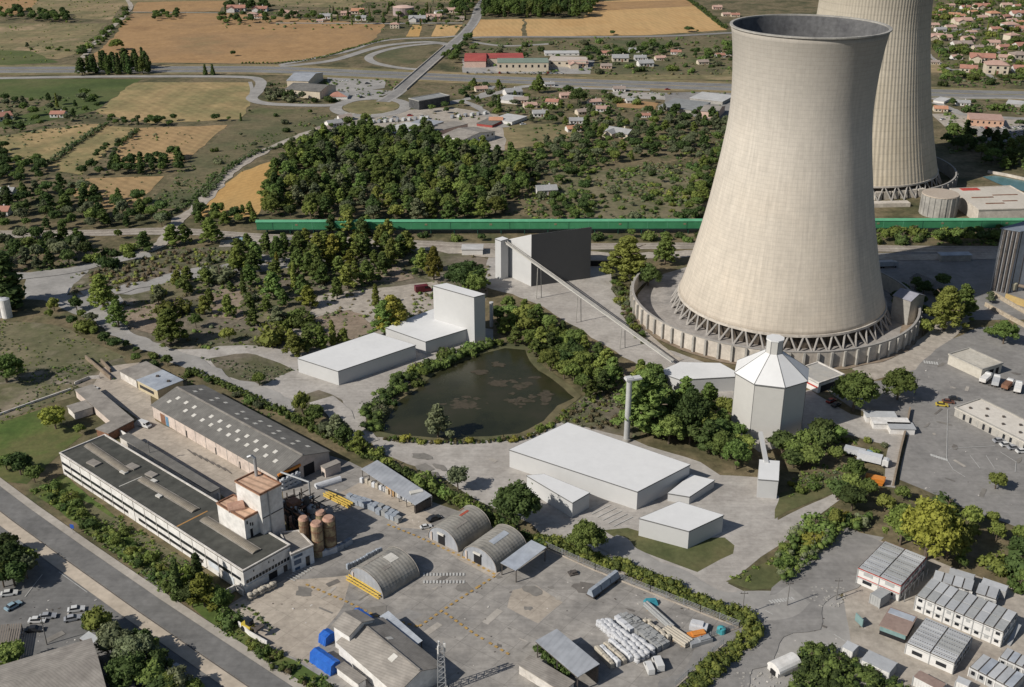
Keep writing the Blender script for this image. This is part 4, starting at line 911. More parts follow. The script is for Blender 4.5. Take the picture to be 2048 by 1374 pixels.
shed('flat_shed', 'low brown flat-roofed shed overgrown along the side of the large steel canopy', [(1042, 1327), (1124, 1385), (1140, 1366), (1066, 1307)], 3.0, whd, asl)
# gabled front building with raised block
zg = zat(655, 1312, 1284); zgr = zg+2.6
fb, F6 = gable('workshop', 'gabled workshop with pale fibre-cement roof slopes at the bottom of the yard', 'workshop', [(651, 1284), (812, 1376), (886, 1328), (771, 1246)], zg, zgr, wht, asl)
roofpatch(fb, F6[0], F6[1], F6[4], F6[5], .62, .62, .07, .28, zg, zgr, sky_l, 'rooflight'); roofpatch(fb, F6[3], F6[2], F6[4], F6[5], .36, .55, .05, .25, zg, zgr, sky_l, 'rooflight')
MB().beam((*F6[4], zgr+.15), (*F6[5], zgr+.15), .5, .2).build('ridge_cap', asl, fb)
zt3 = zg+2.7
gable('raised_block', 'small white gabled block standing proud at the back corner of the workshop roof', 'block', [(667, 1251), (698, 1267), (746, 1240), (714, 1218)], zt3, zt3+1.5, wht, asl, z0=0)
X6 = rectify([G(751, 1235, 3.2), G(834, 1289, 3.2), G(852, 1280, 3.2), G(772, 1229, 3.2)])
canopy('narrow pale-blue lean-to roof along the yard side of the workshop', [(751, 1235), (834, 1289), (852, 1280), (772, 1229)], 3.2, zinc, name='lean_to')
def tarp_stack(label, roof, z):
    X = rectify([G(*p, z) for p in roof]); o = thing('tarpaulin_stack', label, 'covered stack', (*(sum(X, Vector((0, 0)))/4), 0)); mb = MB(); n = 8
    L_ = [X[0].lerp(X[1], k/n) for k in range(n+1)]; R_ = [X[3].lerp(X[2], k/n) for k in range(n+1)]; out = (X[0]-X[3]).normalized()
    for k in range(n+1):
        w = .25*math.sin(k*2.4); pts = [L_[k]+out*(.55+w*.5), L_[k]+out*.1, L_[k].lerp(R_[k], .5), R_[k]-out*.1, R_[k]-out*(.5-w*.4)]
        for p_, zz_ in zip(pts, (0.02, z-.25+w*.3, z+.25+w*.4, z-.2-w*.3, .02)): mb.v.append((*p_, zz_))
    for k in range(n):
        for j in range(4): i = k*5+j; mb.f.append((i, i+1, i+6, i+5))
    mb.f.append((0, 1, 2, 3, 4)); mb.f.append(tuple(n*5+j for j in range(5)))
    mb.build('cover', bluet, o)
    MB().prism([p.lerp(sum(X, Vector((0, 0)))/4, .12) for p in X], .02, z-.45).build('load', wood, o); return o
tarp_stack('stack under a bright blue tarpaulin in front of the workshop', [(622, 1302), (662, 1332), (677, 1322), (638, 1290)], 3.0)
tarp_stack('stack under a blue tarpaulin tucked at the left end of the workshop', [(640, 1266), (652, 1276), (668, 1264), (655, 1254)], 2.6)
tarp_stack('stack under a blue tarpaulin behind the small raised gabled block', [(700, 1222), (736, 1238), (750, 1232), (716, 1217)], 3.6)
lo, XL = shed('flat_shed', 'narrow low shed with a pale roof along the roadside of the workshop', [(673, 1333), (717, 1366), (731, 1356), (688, 1325)], 2.6, wht, asl)
# lattice mast
q = G(884, 1380); hm = zat(884, 1380, 1287); ms = thing('lattice_mast', 'grey lattice mast standing at the corner of the workshop', 'mast', (q.x, q.y, 0)); mb = MB(); w = .95
cr = [(-w, -w), (w, -w), (w, w), (-w, w)]
for k in range(4):
    a_, b_ = cr[k], cr[(k+1) % 4]; mb.tube((q.x+a_[0], q.y+a_[1], 0), (q.x+a_[0]*.7, q.y+a_[1]*.7, hm), .11, 4)
    for j in range(9):
        f0, f1 = 1-.3*j/9, 1-.3*(j+1)/9; z0_, z1__ = hm*j/9, hm*(j+1)/9
        mb.tube((q.x+a_[0]*f0, q.y+a_[1]*f0, z0_), (q.x+b_[0]*f1, q.y+b_[1]*f1, z1__), .06, 4).tube((q.x+a_[0]*f0, q.y+a_[1]*f0, z0_), (q.x+b_[0]*f0, q.y+b_[1]*f0, z0_), .06, 4)
mb.build('frame', steelg, ms)
for k in range(3): MB().box((q.x+.9*math.cos(k*2.1), q.y+.9*math.sin(k*2.1), hm-2.2), (.5, .3, 2.2), k*2.1).build('antenna', wht, ms)
MB().box((q.x, q.y, 0), (2.6, 2.6, .4)).build('plinth', concg, ms)
# yellow truss bundles
def trusses(label, p0, p1, n, gap, z):
    a_, b_ = G(*p0), G(*p1); o = thing('truss_bundle', label, 'steel trusses', (*((a_+b_)/2).xy, 0)); u = (b_-a_).normalized(); v = Vector((-u.y, u.x, 0))
    for k in range(n):
        mb = MB(); f = v*(k*gap)
        for zz_ in (.35, z): mb.beam(a_+f+Vector((0, 0, zz_)), b_+f+Vector((0, 0, zz_)), .32, .3)
        L_ = (b_-a_).length; m_ = int(L_/1.1)
        for j in range(m_): mb.tube(a_+f+u*(L_*j/m_)+Vector((0, 0, .2)), a_+f+u*(L_*(j+1)/m_)+Vector((0, 0, z-.2)), .09, 4)
        mb.build('truss', yel, o)
trusses('two bundles of yellow steel trusses lying in the yard by the grey pallets', (647, 992), (697, 1017), 3, .95, 1.1)
trusses('yellow steel trusses stacked before the arched hut that stands alone', (693, 1160), (758, 1199), 3, .9, 1.4)
# fence, yard kerb wall and hedge carrier
def fence(label, px, h, m, pm, gap=4.5, base=.4):
    p = [G(*q) for q in px]; o = thing('mesh_fence', label, 'fence', (p[0].x, p[0].y, 0)); mb = MB(); bs = MB()
    for a_, b_ in zip(p[:-1], p[1:]):
        L_ = (b_-a_).length; n = max(1, int(L_/gap)); bs.beam(a_+Vector((0, 0, base)), b_+Vector((0, 0, base)), .35, base-.005)
        for f in (.33, .55, .77, .98): mb.beam(a_+Vector((0, 0, base+h*f)), b_+Vector((0, 0, base+h*f)), .05, .09)
        for k in range(int(L_/.9)): q_ = a_.lerp(b_, k*.9/L_); mb.tube(q_+Vector((0, 0, base)), q_+Vector((0, 0, base+h)), .035, 4)
        for k in range(n+1): q_ = a_.lerp(b_, k/n); MB().box((q_.x, q_.y, .01), (.16, .16, base+h+.15)).build('post', pm, o)
    mb.build('mesh_panel', m, o); bs.build('base_wall', yardl, o)
fence('grey mesh fence on a low wall between the factory yard and the green hedge', [(1092, 1098), (1190, 1142), (1300, 1186), (1400, 1226), (1478, 1257)], 2.0, steelg, steelg)
fence('pale mesh fence at the right-hand end of the yard, by the two parked cars', [(1446, 1292), (1400, 1333), (1350, 1378)], 2.0, steelg, steelg)
fence('mesh fence closing the pointed corner of the yard', [(1478, 1257), (1440, 1270), (1400, 1285)], 1.6, steelg, steelg, 3)
# ---------------------------------------------------------------- prefabricated cabins and buildings at the right
cab = [mat('cabin_roof_grey', [(.36, .37, .38), (.42, .43, .44)], .2, 1, .12, rough=.6), mat('cabin_roof_pale', [(.43, .44, .45), (.48, .49, .5)], .2, 1, .12, rough=.6), mat('cabin_roof_dull', [(.31, .32, .32), (.37, .375, .37)], .2, 1, .15, rough=.6)]
cabw = mat('cabin_wall_white', [(.60, .59, .565), (.66, .65, .63)], .2, 1, .1); redt = mat('red_trim', [(.40, .05, .04), (.46, .08, .06)], .5, 2, .1)
cabg = mat('cabin_wall_grey', [(.34, .345, .34), (.4, .4, .395)], .2, 1, .12); teal = mat('teal_sheet', [(.16, .25, .25), (.2, .3, .29)], .3, 1, .15); brownr = mat('brown_sheet_roof', [(.24, .17, .145), (.3, .225, .19)], .15, 1, .2)
random.seed(31)
def modular(name, label, roof, z, nu, nv, storeys, wm, trim=None, win_faces=(0, 1), roofs=None, cat='cabin block'):
    """roof a,b,c,d: nu units along a-b, nv along b-c"""
    X = rectify([G(*p, z) for p in roof]); c = sum(X, Vector((0, 0)))/4; o = thing(name, label, cat, (c.x, c.y, 0))
    MB().prism(grow(X, -.05), 0, z-.36).build('wall', wm, o); MB().prism(grow(X, -.02), z-.358, z-.2).build('roof_deck', steel, o)
    for i in range(nu):
        for j in range(nv):
            P = lambda s, t_: X[0].lerp(X[1], s).lerp(X[3].lerp(X[2], s), t_)
            e, f = .34/((X[1]-X[0]).length), .34/((X[2]-X[1]).length)
            q = [P(i/nu+e/2, j/nv+f/2), P((i+1)/nu-e/2, j/nv+f/2), P((i+1)/nu-e/2, (j+1)/nv-f/2), P(i/nu+e/2, (j+1)/nv-f/2)]
            MB().prism(q, z-.198, z+random.uniform(-.04, .05)).build('unit_roof', random.choice(roofs or cab), o)
    dsh = MB()
    for i in range(nu):
        for j in range(nv):
            for k in range(9):
                a_, b_ = P((i+.08+.1*k)/nu, (j+.5)/nv), P((i+.13+.1*k)/nu, (j+.5)/nv); dsh.beam((*a_, z+.09), (*b_, z+.09), .16, .07)
    if nv > 3: dsh.build('roof_ridge', steel, o)
    h = (z-.3)/storeys
    fr0 = MB()
    for fc in win_faces:
        n = nu if fc % 2 == 0 else nv
        for k in range(n+1):
            q_ = X[fc].lerp(X[(fc+1) % 4], k/n); fr0.box((q_.x, q_.y, 0), (.22, .22, z-.37), math.atan2((X[1]-X[0]).y, (X[1]-X[0]).x))
        for s in range(storeys): fr0.beam((*X[fc], h*(s+1)-.3), (*X[(fc+1) % 4], h*(s+1)-.3), .2, .14)
    fr0.build('frame', cabg if wm is cabw else cabw, o)
    for s in range(storeys):
        if trim:
            MB().sides(grow(X, .06), h*(s+1)-.12, h*(s+1)+.14).build('trim_band', trim, o)
        for fc in win_faces:
            a_, b_ = X[fc], X[(fc+1) % 4]; n = nu if fc % 2 == 0 else nv*3
            for k in range(n):
                if random.random() < .2: continue
                t_ = (k+.28)/n; wallpiece(o, a_, b_, t_, t_+.42/n, h*s+1.0, h*s+2.0, win if random.random() < .7 else cabg, 'window', .06, c)
    EXC.append(grow(X, 2)); return o, X
z = zat(1798, 1203, 1170)
m1, X = modular('cabin_block', 'two-storey white cabin block with red trim lines and a grey panelled roof', [(1715, 1134), (1803, 1170), (1854, 1114), (1771, 1082)], z, 2, 6, 2, cabw, redt)
ex = MB(); a_, b_ = X[1], X[2]
for k in range(6): p = a_.lerp(b_, .05+k*.18)+(b_-a_).normalized().orthogonal()*-1.1; ex.box((p.x, p.y, 0), (.15, .15, z*.5))
ex.build('gallery_post', steelg, m1)
z = zat(2003, 1294, 1262)
m2, X = modular('cabin_block', 'long two-storey white cabin block, two rows of grey roof units deep', [(1832, 1191), (2006, 1261), (2039, 1225), (1862, 1156)], z, 9, 2, 2, cabw, None, (0, 1))
st2 = MB(); a_, b_ = X[1], X[2]; n_ = (a_-X[0]).normalized()
st2.beam((*(a_.lerp(b_, .2)+n_*1.2), .4), (*(a_.lerp(b_, .9)+n_*1.2), z*.52), 1.0, .2); st2.build('outside_stair', steelg, m2)
z2 = z-.4
modular('cabin_block', 'short two-storey cabin wing joined behind the long white cabin block', [(1864, 1158), (1944, 1181), (1951, 1161), (1870, 1139)], z2, 4, 1, 2, cabg, None, (0,))
modular('cabin_block', 'pair of grey cabins behind the far end of the long white cabin block', [(1951, 1183), (1994, 1200), (1999, 1176), (1957, 1165)], 3.2, 2, 1, 1, cabg, None, (0, 1))
z = 3.6
modular('cabin_block', 'single-storey white cabin block with grey panelled roof, nearest the white trailer body', [(1812, 1281), (1909, 1328), (1947, 1270), (1852, 1238)], z, 2, 7, 1, cabw, None, (0, 1))
modular('cabin_block', 'grey cabin block with blue-striped sheet roof, in front of a brown-roofed one', [(1940, 1333), (2018, 1372), (2062, 1348), (1962, 1311)], 3.0, 5, 1, 1, cabg, None, (0,), [cab[0], brownr, zinc, cab[1]])
modular('cabin_block', 'low block of brown and blue sheet-roofed cabins behind the corner one', [(1998, 1312), (2060, 1340), (2078, 1320), (2014, 1297)], 3.0, 4, 1, 1, cabg, None, (0,), [brownr, zinc, cab[0]])
def container(label, roof, z, m, rm, name='storage_container', group='containers and cabins in the compound'):
    X = rectify([G(*p, z) for p in roof]); o = thing(name, label, 'container', (*(sum(X, Vector((0, 0)))/4), 0), group)
    MB().prism(X, .15, z-.1).build('body', m, o); MB().prism(grow(X, .05), z-.098, z).build('roof', rm, o)
    mb = MB()
    for p in grow(X, .04): MB().box((p.x, p.y, 0), (.22, .22, z+.03), math.atan2((X[1]-X[0]).y, (X[1]-X[0]).x)).build('corner_post', cabg, o)
    L_ = (X[1]-X[0]).length; n = int(L_/.6); rb = MB()
    for k in range(1, n):
        for a_, b_ in ((X[0], X[1]), (X[3], X[2])): p = a_.lerp(b_, k/n); rb.box((p.x, p.y, .3), (.12, .12, z-.6), math.atan2((b_-a_).y, (b_-a_).x))
    rb.build('side_rib', m, o); wallpiece(o, X[1], X[2], .06, .94, .3, z-.2, cabg, 'end_door', .05, sum(X, Vector((0, 0)))/4)
    EXC.append(grow(X, 1)); return o
container('pale grey container behind the long cabin block, left one of two', [(1898, 1146), (1946, 1160), (1950, 1149), (1901, 1136)], 2.8, cabg, cab[0])
container('pale grey container behind the long cabin block, right one of two', [(1963, 1166), (2011, 1184), (2016, 1172), (1967, 1155)], 2.8, cabg, cab[1])
container('small grey cabin right in front of the red-trimmed white cabin block', [(1744, 1187), (1761, 1198), (1780, 1184), (1760, 1173)], 3.2, cabg, cab[2])
container('long white box trailer body beside the dense shrubs at the bottom', [(1726, 1317), (1779, 1349), (1791, 1325), (1738, 1299)], 3.0, cabw, cab[0])
container('short white box cabin at the upper end of the dense shrubs', [(1684, 1292), (1706, 1305), (1716, 1290), (1696, 1282)], 3.0, cabw, cab[1])
container('grey flat-roofed cabin at the bottom edge below the white trailer body', [(1826, 1352), (1880, 1380), (1893, 1366), (1840, 1343)], 2.8, cabw, brownr)
container('small white cabin at the bottom edge, right of the brown-roofed cabin', [(1912, 1362), (1936, 1372), (1942, 1362), (1918, 1352)], 2.8, cabw, cab[1])
# open sheds with teal fronts
tl, X = bld('open_shed', 'low brown-roofed shed with a teal front board beside the cabin blocks', 'shed', [(1759, 1250), (1811, 1266), (1834, 1234), (1783, 1216)], 3.0, cavity, brownr, over=.3)
wallpiece(tl, X[0], X[1], 0, 1, 1.4, 2.9, teal, 'front_board', .2); MB().prism([X[3].lerp(X[0], .3), X[2].lerp(X[1], .3), X[2].lerp(X[1], .02), X[3].lerp(X[0], .02)], 3.004, 3.1).build('roof_sheet', zinc, tl)
q = G(1717, 1250); tb = thing('notice_board', 'small teal board standing alone on the compound ground', 'board', (q.x, q.y, 0)); MB().box((q.x, q.y, .5), (.25, 3.0, 2.2), R(20)).build('panel', teal, tb); MB().box((q.x, q.y-1, 0), (.15, .15, .5), R(20)).box((q.x, q.y+1, 0), (.15, .15, .5), R(20)).build('post', steel, tb)
# white tent-like stall at the road corner
q = G(1568, 1340); tn = thing('site_tent', 'white arched site tent at the roadside beside the dense shrubs', 'tent', (q.x, q.y, 0)); barrel(tn, (q.x-3, q.y-1.5), (q.x+3, q.y+2), 4.4, 1.6, 1.5, wht, 'cover'); MB().prism(rectify([Vector((q.x-3.6, q.y+.3)), Vector((q.x-2.2, q.y-3.3)), Vector((q.x+3.6, q.y+.2)), Vector((q.x+2.2, q.y+3.8))]), 0, 1.5).build('wall', wht, tn)
MB().box((q.x-3.1, q.y-1.6, .1), (.2, 1.6, 1.3), R(30)).build('opening', cavity, tn)
# buildings in the right-hand lot
z = zat(1960, 757, 737)
r1, X = bld('site_office', 'pale low block building with a flat dusty roof at the edge of the asphalt lot', 'building', [(1901, 709), (1960, 738), (2011, 727), (1934, 697)], z, mat('dusty_wall', [(.45, .42, .36), (.52, .49, .43)], .2, 1, .15), mat('dusty_roof', [(.42, .39, .33), (.5, .47, .41)], .1, .8, .2), parapet=concg)
wallpiece(r1, X[1], X[2], .4, .6, .02, z*.7, cavity, 'door'); wallpiece(r1, X[1], X[2], .72, .86, .02, z*.7, cavity, 'door')
r2, X = bld('long_block', 'long flat white-roofed building across the asphalt lot at the right edge', 'building', [(1916, 810), (2062, 898), (2110, 866), (1962, 801)], 3.3, mat('grey_stone_wall', [(.34, .32, .29), (.42, .4, .36)], .2, 1, .2), mat('white_dusty_roof', [(.56, .52, .46), (.62, .58, .52)], .1, .8, .12), parapet=concg)
for k in range(11): wallpiece(r2, X[0], X[1], .03+k*.088, .06+k*.088, .3, 2.4, win if k % 3 else concg, 'window')
for k in range(8): p = X[0].lerp(X[1], .1+.11*k).lerp(X[3].lerp(X[2], .1+.11*k), .3+.35*(k % 2)); MB().box((p.x, p.y, 3.3), (.8, .8, .5)).build('roof_vent', steel, r2)
# block behind the silo
z = zat(1636, 788, 768)
r3, X = bld('gatehouse', 'white workshop with a grey roof and red band behind the octagonal silo', 'workshop', [(1596, 742), (1636, 769), (1682, 749), (1634, 722)], z, wht, mat('mixed_roof', [(.3, .3, .3), (.4, .38, .34)], .12, .8, .15), parapet=whd)
wallpiece(r3, X[0], X[1], .3, .98, z*.45, z*.6, redt, 'red_band'); wallpiece(r3, X[1], X[2], .1, .9, .02, z*.65, cavity, 'open_front')
# tall grey ribbed tower building at the right edge
z = zat(2000, 575, 452)
b5, X = bld('ribbed_tower', 'tall grey ribbed concrete building cut by the right edge', 'tower building', [(2004, 456), (2040, 462), (2110, 452), (2060, 440)], z, mat('blue_grey_concrete', [(.33, .345, .37), (.41, .425, .445)], .05, .5, .2, s0=.15), mat('slate_roof', [(.15, .18, .22), (.2, .23, .27)], .1, 1, .15), rect=False, over=.5)
for k in range(4): wallpiece(b5, X[0], X[1], (.07+k*.25), (.10+k*.25), .2, z-.6, steel, 'recess', .06)
for k in range(5): wallpiece(b5, X[1], X[2], (.06+k*.2), (.085+k*.2), .2, z-.6, steel, 'recess', .06)
for k in range(4): wallpiece(b5, X[0], X[1], .15+k*.25, .28+k*.25, .1, z-.4, b5.children[0].data.materials[0], 'rib', .9)
q = G(2022, 582); dt = thing('dust_cyclone', 'cream machinery vessel with pipes at the foot of the ribbed concrete building', 'machinery', (q.x, q.y, 0)); MB().cyl(q.x, q.y, 1, 4, 2, 2.2, 14).cyl(q.x, q.y, 4, 5.4, 2.2, .8, 14).build('vessel', mat('cream_steel', (.42, .38, .28), .4, 1, .2), dt); MB().tube((q.x+1, q.y, 3), (q.x+9, q.y-4, 2.4), .7, 8).build('duct', soil, dt); MB().box((q.x, q.y, 0), (3, 3, 1)).build('stand', steel, dt)
wall_run('yellow_retaining_wall', 'yellow-ochre retaining wall below the ribbed concrete building', [(2010, 600), (2060, 618), (2110, 640)], 3.0, .8, mat('ochre_wall', [(.42, .30, .12), (.48, .36, .17)], .3, 1, .2))
for k, (p, q_) in enumerate((((1970, 612), (2062, 662)), ((1985, 590), (2070, 640)))):
    wall_run('stone_terrace_wall', ('rough stone terrace wall, lower of two beside the conifers', 'rough stone terrace wall, upper of two beside the conifers')[k], [p, q_], 1.8, .7, mat('rough_stone', [(.34, .28, .2), (.42, .36, .28), (.25, .2, .15)], .4, 1.5, .35))
# huts in the tower's shade
z = zat(1795, 640, 590); gable('pump_house', 'grey gabled pump house standing in the shadow of the cooling tower', 'pump house', [(1790, 590), (1822, 602), (1848, 590), (1814, 578)], z, z+1.8, concg, mat('lilac_grey_roof', [(.24, .24, .28), (.3, .3, .34)], .2, 1, .15))
gable('shadow_shed', 'long low dark-roofed shed behind the pump house', 'shed', [(1830, 555), (1880, 585), (1900, 577), (1850, 548)], 3.5, 5, concg, asb)
bld('site_hut', 'small blue-grey hut beside the railway at the right', 'hut', [(1874, 505), (1885, 510), (1942, 510), (1938, 503)], 3.2, concg, zinc)
# buildings by the far tower
q = G(1887, 438); h = zat(1887, 440, 400); tk = thing('round_tank', 'squat round concrete tank with a tan lid in front of the farther tower', 'tank', (q.x, q.y+8, 0)); MB().cyl(q.x, q.y+9, 0, h, 9.3, 9.3, 40).build('shell', concg, tk); MB().cyl(q.x, q.y+9, h+.002, h+.5, 9.5, 9.3, 40).build('lid', mat('tan_lid', [(.37, .31, .25), (.42, .36, .3)], .1, 1, .15), tk)
for k in range(20): MB().box((q.x+9.4*math.cos(k*.314), q.y+9+9.4*math.sin(k*.314), 0), (.4, .5, h), k*.314).build('pilaster', concg, tk)
z = zat(1945, 442, 416)
b6, X = bld('pumping_hall', 'wide flat beige-roofed hall beside the round tank and the teal basin', 'hall', [(1900, 378), (1958, 420), (2100, 416), (2020, 372)], z, conc, mat('beige_roof', [(.47, .43, .37), (.54, .5, .44)], .06, .6, .12), rect=False, parapet=conc)
for p, s, mm in (((1940, 379), (10, 4), redt), ((1965, 395), (12, 1.2), rust), ((2010, 390), (14, 1.0), rust), ((1990, 407), (10, 1.2), rust), ((2020, 402), (8, 1), rust)): q = G(*p, z); MB().box((q.x, q.y, z+.01), (*s, .25), R(5)).build('roof_panel', mm, b6)
bas = mat('teal_basin_water', [(.07, .15, .15), (.10, .19, .185)], .05, .4, .1, rough=.2)
sheet('basin_water', [(1965, 354), (1992, 352), (2120, 376), (2120, 388), (2050, 384), (2000, 370)], bas, .2, 5, z=.3); wall_run('basin_parapet', 'pale curved parapet along the far side of the teal basin', [(1975, 346), (2010, 352), (2110, 374)], 1.6, .8, conc)
# white tanks at the left edge
for k, (p, r_) in enumerate(((( 3, 632), 2.4), ((15, 634), 2.1))):
    q = G(*p); h = zat(p[0], p[1], 598); o = thing('white_tank', ('white cylindrical tank, outer of a pair at the left edge by a dark cypress', 'white cylindrical tank, inner of a pair at the left edge by a dark cypress')[k], 'tank', (q.x, q.y, 0), 'white tanks'); MB().cyl(q.x, q.y, 0, h, r_, r_, 20).build('shell', wht, o); MB().cyl(q.x, q.y, h+.002, h+.5, r_+.05, r_*.5, 20).build('lid', cab[1], o)
# hangar at the bottom left
zb_ = 6.0
w1, X = gable('warehouse', 'large grey ribbed-roof warehouse at the bottom left corner beside the car park', 'warehouse', [(-70, 1342), (177, 1290), (218, 1385), (-30, 1462)], zb_, zb_+2.6, concg, asl)
bld('flat_annex', 'flat grey-beige roofed annex along the end of the bottom-left warehouse', 'annex', [(216, 1340), (246, 1400), (280, 1385), (240, 1332)], 3.5, concg, asl)
canopy('small pale canopy roof tilted beside the bottom-left warehouse', [(158, 1276), (182, 1290), (200, 1278), (178, 1265)], 3.2, cab[0])
sb = thing('slatted_pergola', 'slatted pergola roof beside the dark bush at the left edge', 'pergola', (*G(20, 1290).xy, 0)); mb = MB(); p0, p1, p2 = G(-10, 1250, 2.6), G(42, 1246, 2.6), G(28, 1320, 2.6)
for k in range(12): mb.beam(Vector(p0).lerp(p1, k/11), Vector(p0).lerp(p1, k/11)+(p2-p1), .35, .12)
mb.build('slats', mat('grey_timber', (.22, .19, .16), .5, 2, .2), sb)
for f in (0, .5, 1): q = Vector(p0).lerp(p1, f); MB().box((q.x, q.y, 0), (.2, .2, 2.5)).build('post', steel, sb)
for f in (0, 1): q = Vector(p0).lerp(p1, f)+(p2-p1); MB().box((q.x, q.y, 0), (.2, .2, 2.5)).build('post', steel, sb)

# ---------------------------------------------------------------- stored goods: rows of single stacks
wrapm = [mat('pallet_white', [(.50, .51, .53), (.57, .58, .6)], .6, 2, .12), mat('pallet_grey', [(.25, .255, .255), (.32, .325, .32)], .6, 2, .15), mat('pallet_blue_grey', [(.24, .27, .31), (.33, .36, .4)], .6, 2, .15), mat('pallet_beige', [(.38, .34, .28), (.46, .42, .35)], .6, 2, .15), mat('bag_white', [(.46, .465, .48), (.56, .565, .575)], .6, 2, .08)]
def stack_mesh(kind, m, seed):
    rr = random.Random(seed); mb = MB()
    if kind == 'bag':
        for z_, h, w in ((.12, .95, 1.05), (1.08, .85, 1.0)):
            n = 10; prev = None
            a_ = [6.2832*k/n for k in range(n)]
            for z0_, z1__, r0, r1 in ((z_, z_+.2, .42*w, .54*w), (z_+.2, z_+h*.75, .54*w, .55*w), (z_+h*.75, z_+h, .55*w, .22*w)):
                mb.prism([(r0*math.cos(t), r0*math.sin(t)) for t in a_], z0_, z1__, [(r1*math.cos(t), r1*math.sin(t)) for t in a_])
    elif kind == 'slab':
        for k in range(4):
            w = rr.uniform(-.04, .04); mb.prism([(-.55+w, -.5), (.55+w, -.5), (.55+w, .5), (-.55+w, .5)], .14+k*.42, .14+k*.42+.37, [(-.54+w, -.49), (.54+w, -.49), (.54+w, .49), (-.54+w, .49)])
    else:
        mb.prism([(-.5, -.45), (.5, -.45), (.5, .45), (-.5, .45)], .14, 1.5); mb.prism([(-.5, -.45), (.5, -.45), (.5, .45), (-.5, .45)], 1.5, 1.75, [(-.36, -.3), (.36, -.3), (.36, .3), (-.36, .3)])
    for x in (-.45, 0, .45): mb.box((x, 0, 0), (.12, 1.0, .14))
    o = mb.build(kind+'_stack', m); me = o.data; bpy.data.objects.remove(o); return me
SM = {}
def row(name, kind, mi, p0, p1, n, desc, group, sc=1.0, jit=.1, hs=1.0, end='left', cat='stack'):
    a_, b_ = G(*p0).xy, G(*p1).xy; ang = math.atan2((b_-a_).y, (b_-a_).x); rr = random.Random(hash(desc) % 1000 if 0 else len(desc)*7+n)
    for k in range(n):
        m_ = mi if isinstance(mi, int) else rr.choice(mi); key = (kind, m_)
        if key not in SM: SM[key] = stack_mesh(kind, wrapm[m_], len(SM))
        o = bpy.data.objects.new(name, SM[key]); C.objects.link(o); p = a_.lerp(b_, (k+.5)/n)
        o.location = (p.x+rr.uniform(-jit, jit), p.y+rr.uniform(-jit, jit), .04); o.rotation_euler = (0, 0, ang+rr.uniform(-.08, .08)); o.scale = (sc, sc, hs*rr.choice((.9, 1, 1.05)))
        i = min(j for j in (desc.find(x) for x in (' in the ', ' at the ', ' against the ')) if j > 0)
        tag(o, f'{ORD[k]} {desc[:i]} from {end},{desc[i:]}', cat, group)
g1 = 'pallet stacks in front of the lean-to'
row('pallet_stack', 'slab', 2, (697, 996), (742, 1012), 5, 'blue-grey pallet stack in the rear row facing the lean-to', g1, 1.5, .2)
row('pallet_stack', 'slab', 2, (704, 1004), (752, 1022), 6, 'blue-grey pallet stack in the front row facing the lean-to', g1, 1.5, .2)
row('pallet_stack', 'slab', (1, 2), (748, 1014), (800, 1036), 5, 'grey pallet stack in the rear row near the rust-patched hut', g1, 1.5, .35)
row('pallet_stack', 'slab', (1, 2), (756, 1026), (800, 1046), 5, 'grey pallet stack in the front row near the rust-patched hut', g1, 1.5, .35)
row('pallet_stack', 'wrap', (0, 3), (722, 964), (835, 1010), 15, 'wrapped stack in the row under the lean-to roof edge', g1, 1.1, .35)
row('pallet_stack', 'slab', 0, (642, 1113), (672, 1104), 6, 'white pallet stack in the row at the foot of the cream silo', 'pallet stacks by the silos', 1.2, .1)
row('pallet_stack', 'slab', 2, (674, 1102), (702, 1088), 6, 'blue-grey pallet stack in the row at the foot of the brown silo', 'pallet stacks by the silos', 1.2, .1)
row('pallet_stack', 'wrap', 2, (694, 1140), (764, 1104), 11, 'small bluish bundle in the row behind the lone arched hut', 'bundles behind the lone arched hut', .9, .1)
row('big_bag', 'bag', 3, (498, 1200), (552, 1172), 9, 'dusty bulk bag against the end of the long white factory', 'bulk bags at the factory end', 1.3, .3)
g2 = 'wrapped goods stacked in the bottom corner of the yard'
row('pallet_stack', 'wrap', 3, (1193, 1303), (1224, 1336), 9, 'wrapped beige stack in the row nearest the large steel canopy', g2, 1.25, .05)
row('pallet_stack', 'wrap', 0, (1203, 1301), (1237, 1333), 9, 'wrapped pale stack in the second row from the large steel canopy', g2, 1.25, .05)
row('pallet_stack', 'wrap', 3, (1211, 1295), (1249, 1328), 10, 'wrapped beige stack in the third row from the large steel canopy', g2, 1.25, .05)
row('pallet_stack', 'wrap', 0, (1221, 1288), (1262, 1322), 10, 'wrapped pale stack in the fourth row from the large steel canopy', g2, 1.25, .05)
for k, (p0, p1, n) in enumerate((((1196, 1249), (1278, 1326), 17), ((1203, 1247), (1287, 1321), 17), ((1213, 1246), (1297, 1316), 17), ((1266, 1279), (1306, 1309), 8))):
    row('big_bag', 'bag', 4, p0, p1, n, f'white bulk bag in the {ORD[k]} white row from the steel canopy', g2, 1.35, .25)
for k, (p0, p1, n) in enumerate((((1233, 1243), (1262, 1268), 6), ((1240, 1238), (1318, 1303), 16), ((1250, 1238), (1328, 1299), 16), ((1260, 1240), (1334, 1294), 14))):
    row('pallet_stack', 'slab', 1 if k else 0, p0, p1, n, f'{("white", "grey", "grey", "grey")[k]} block pallet in the {ORD[k]} row behind the bags', g2, 1.3, .08)
row('pallet_stack', 'wrap', 3, (1290, 1246), (1336, 1284), 10, 'tan wrapped stack in the narrow row beside the long grey bundle', g2, 1.1, .3)
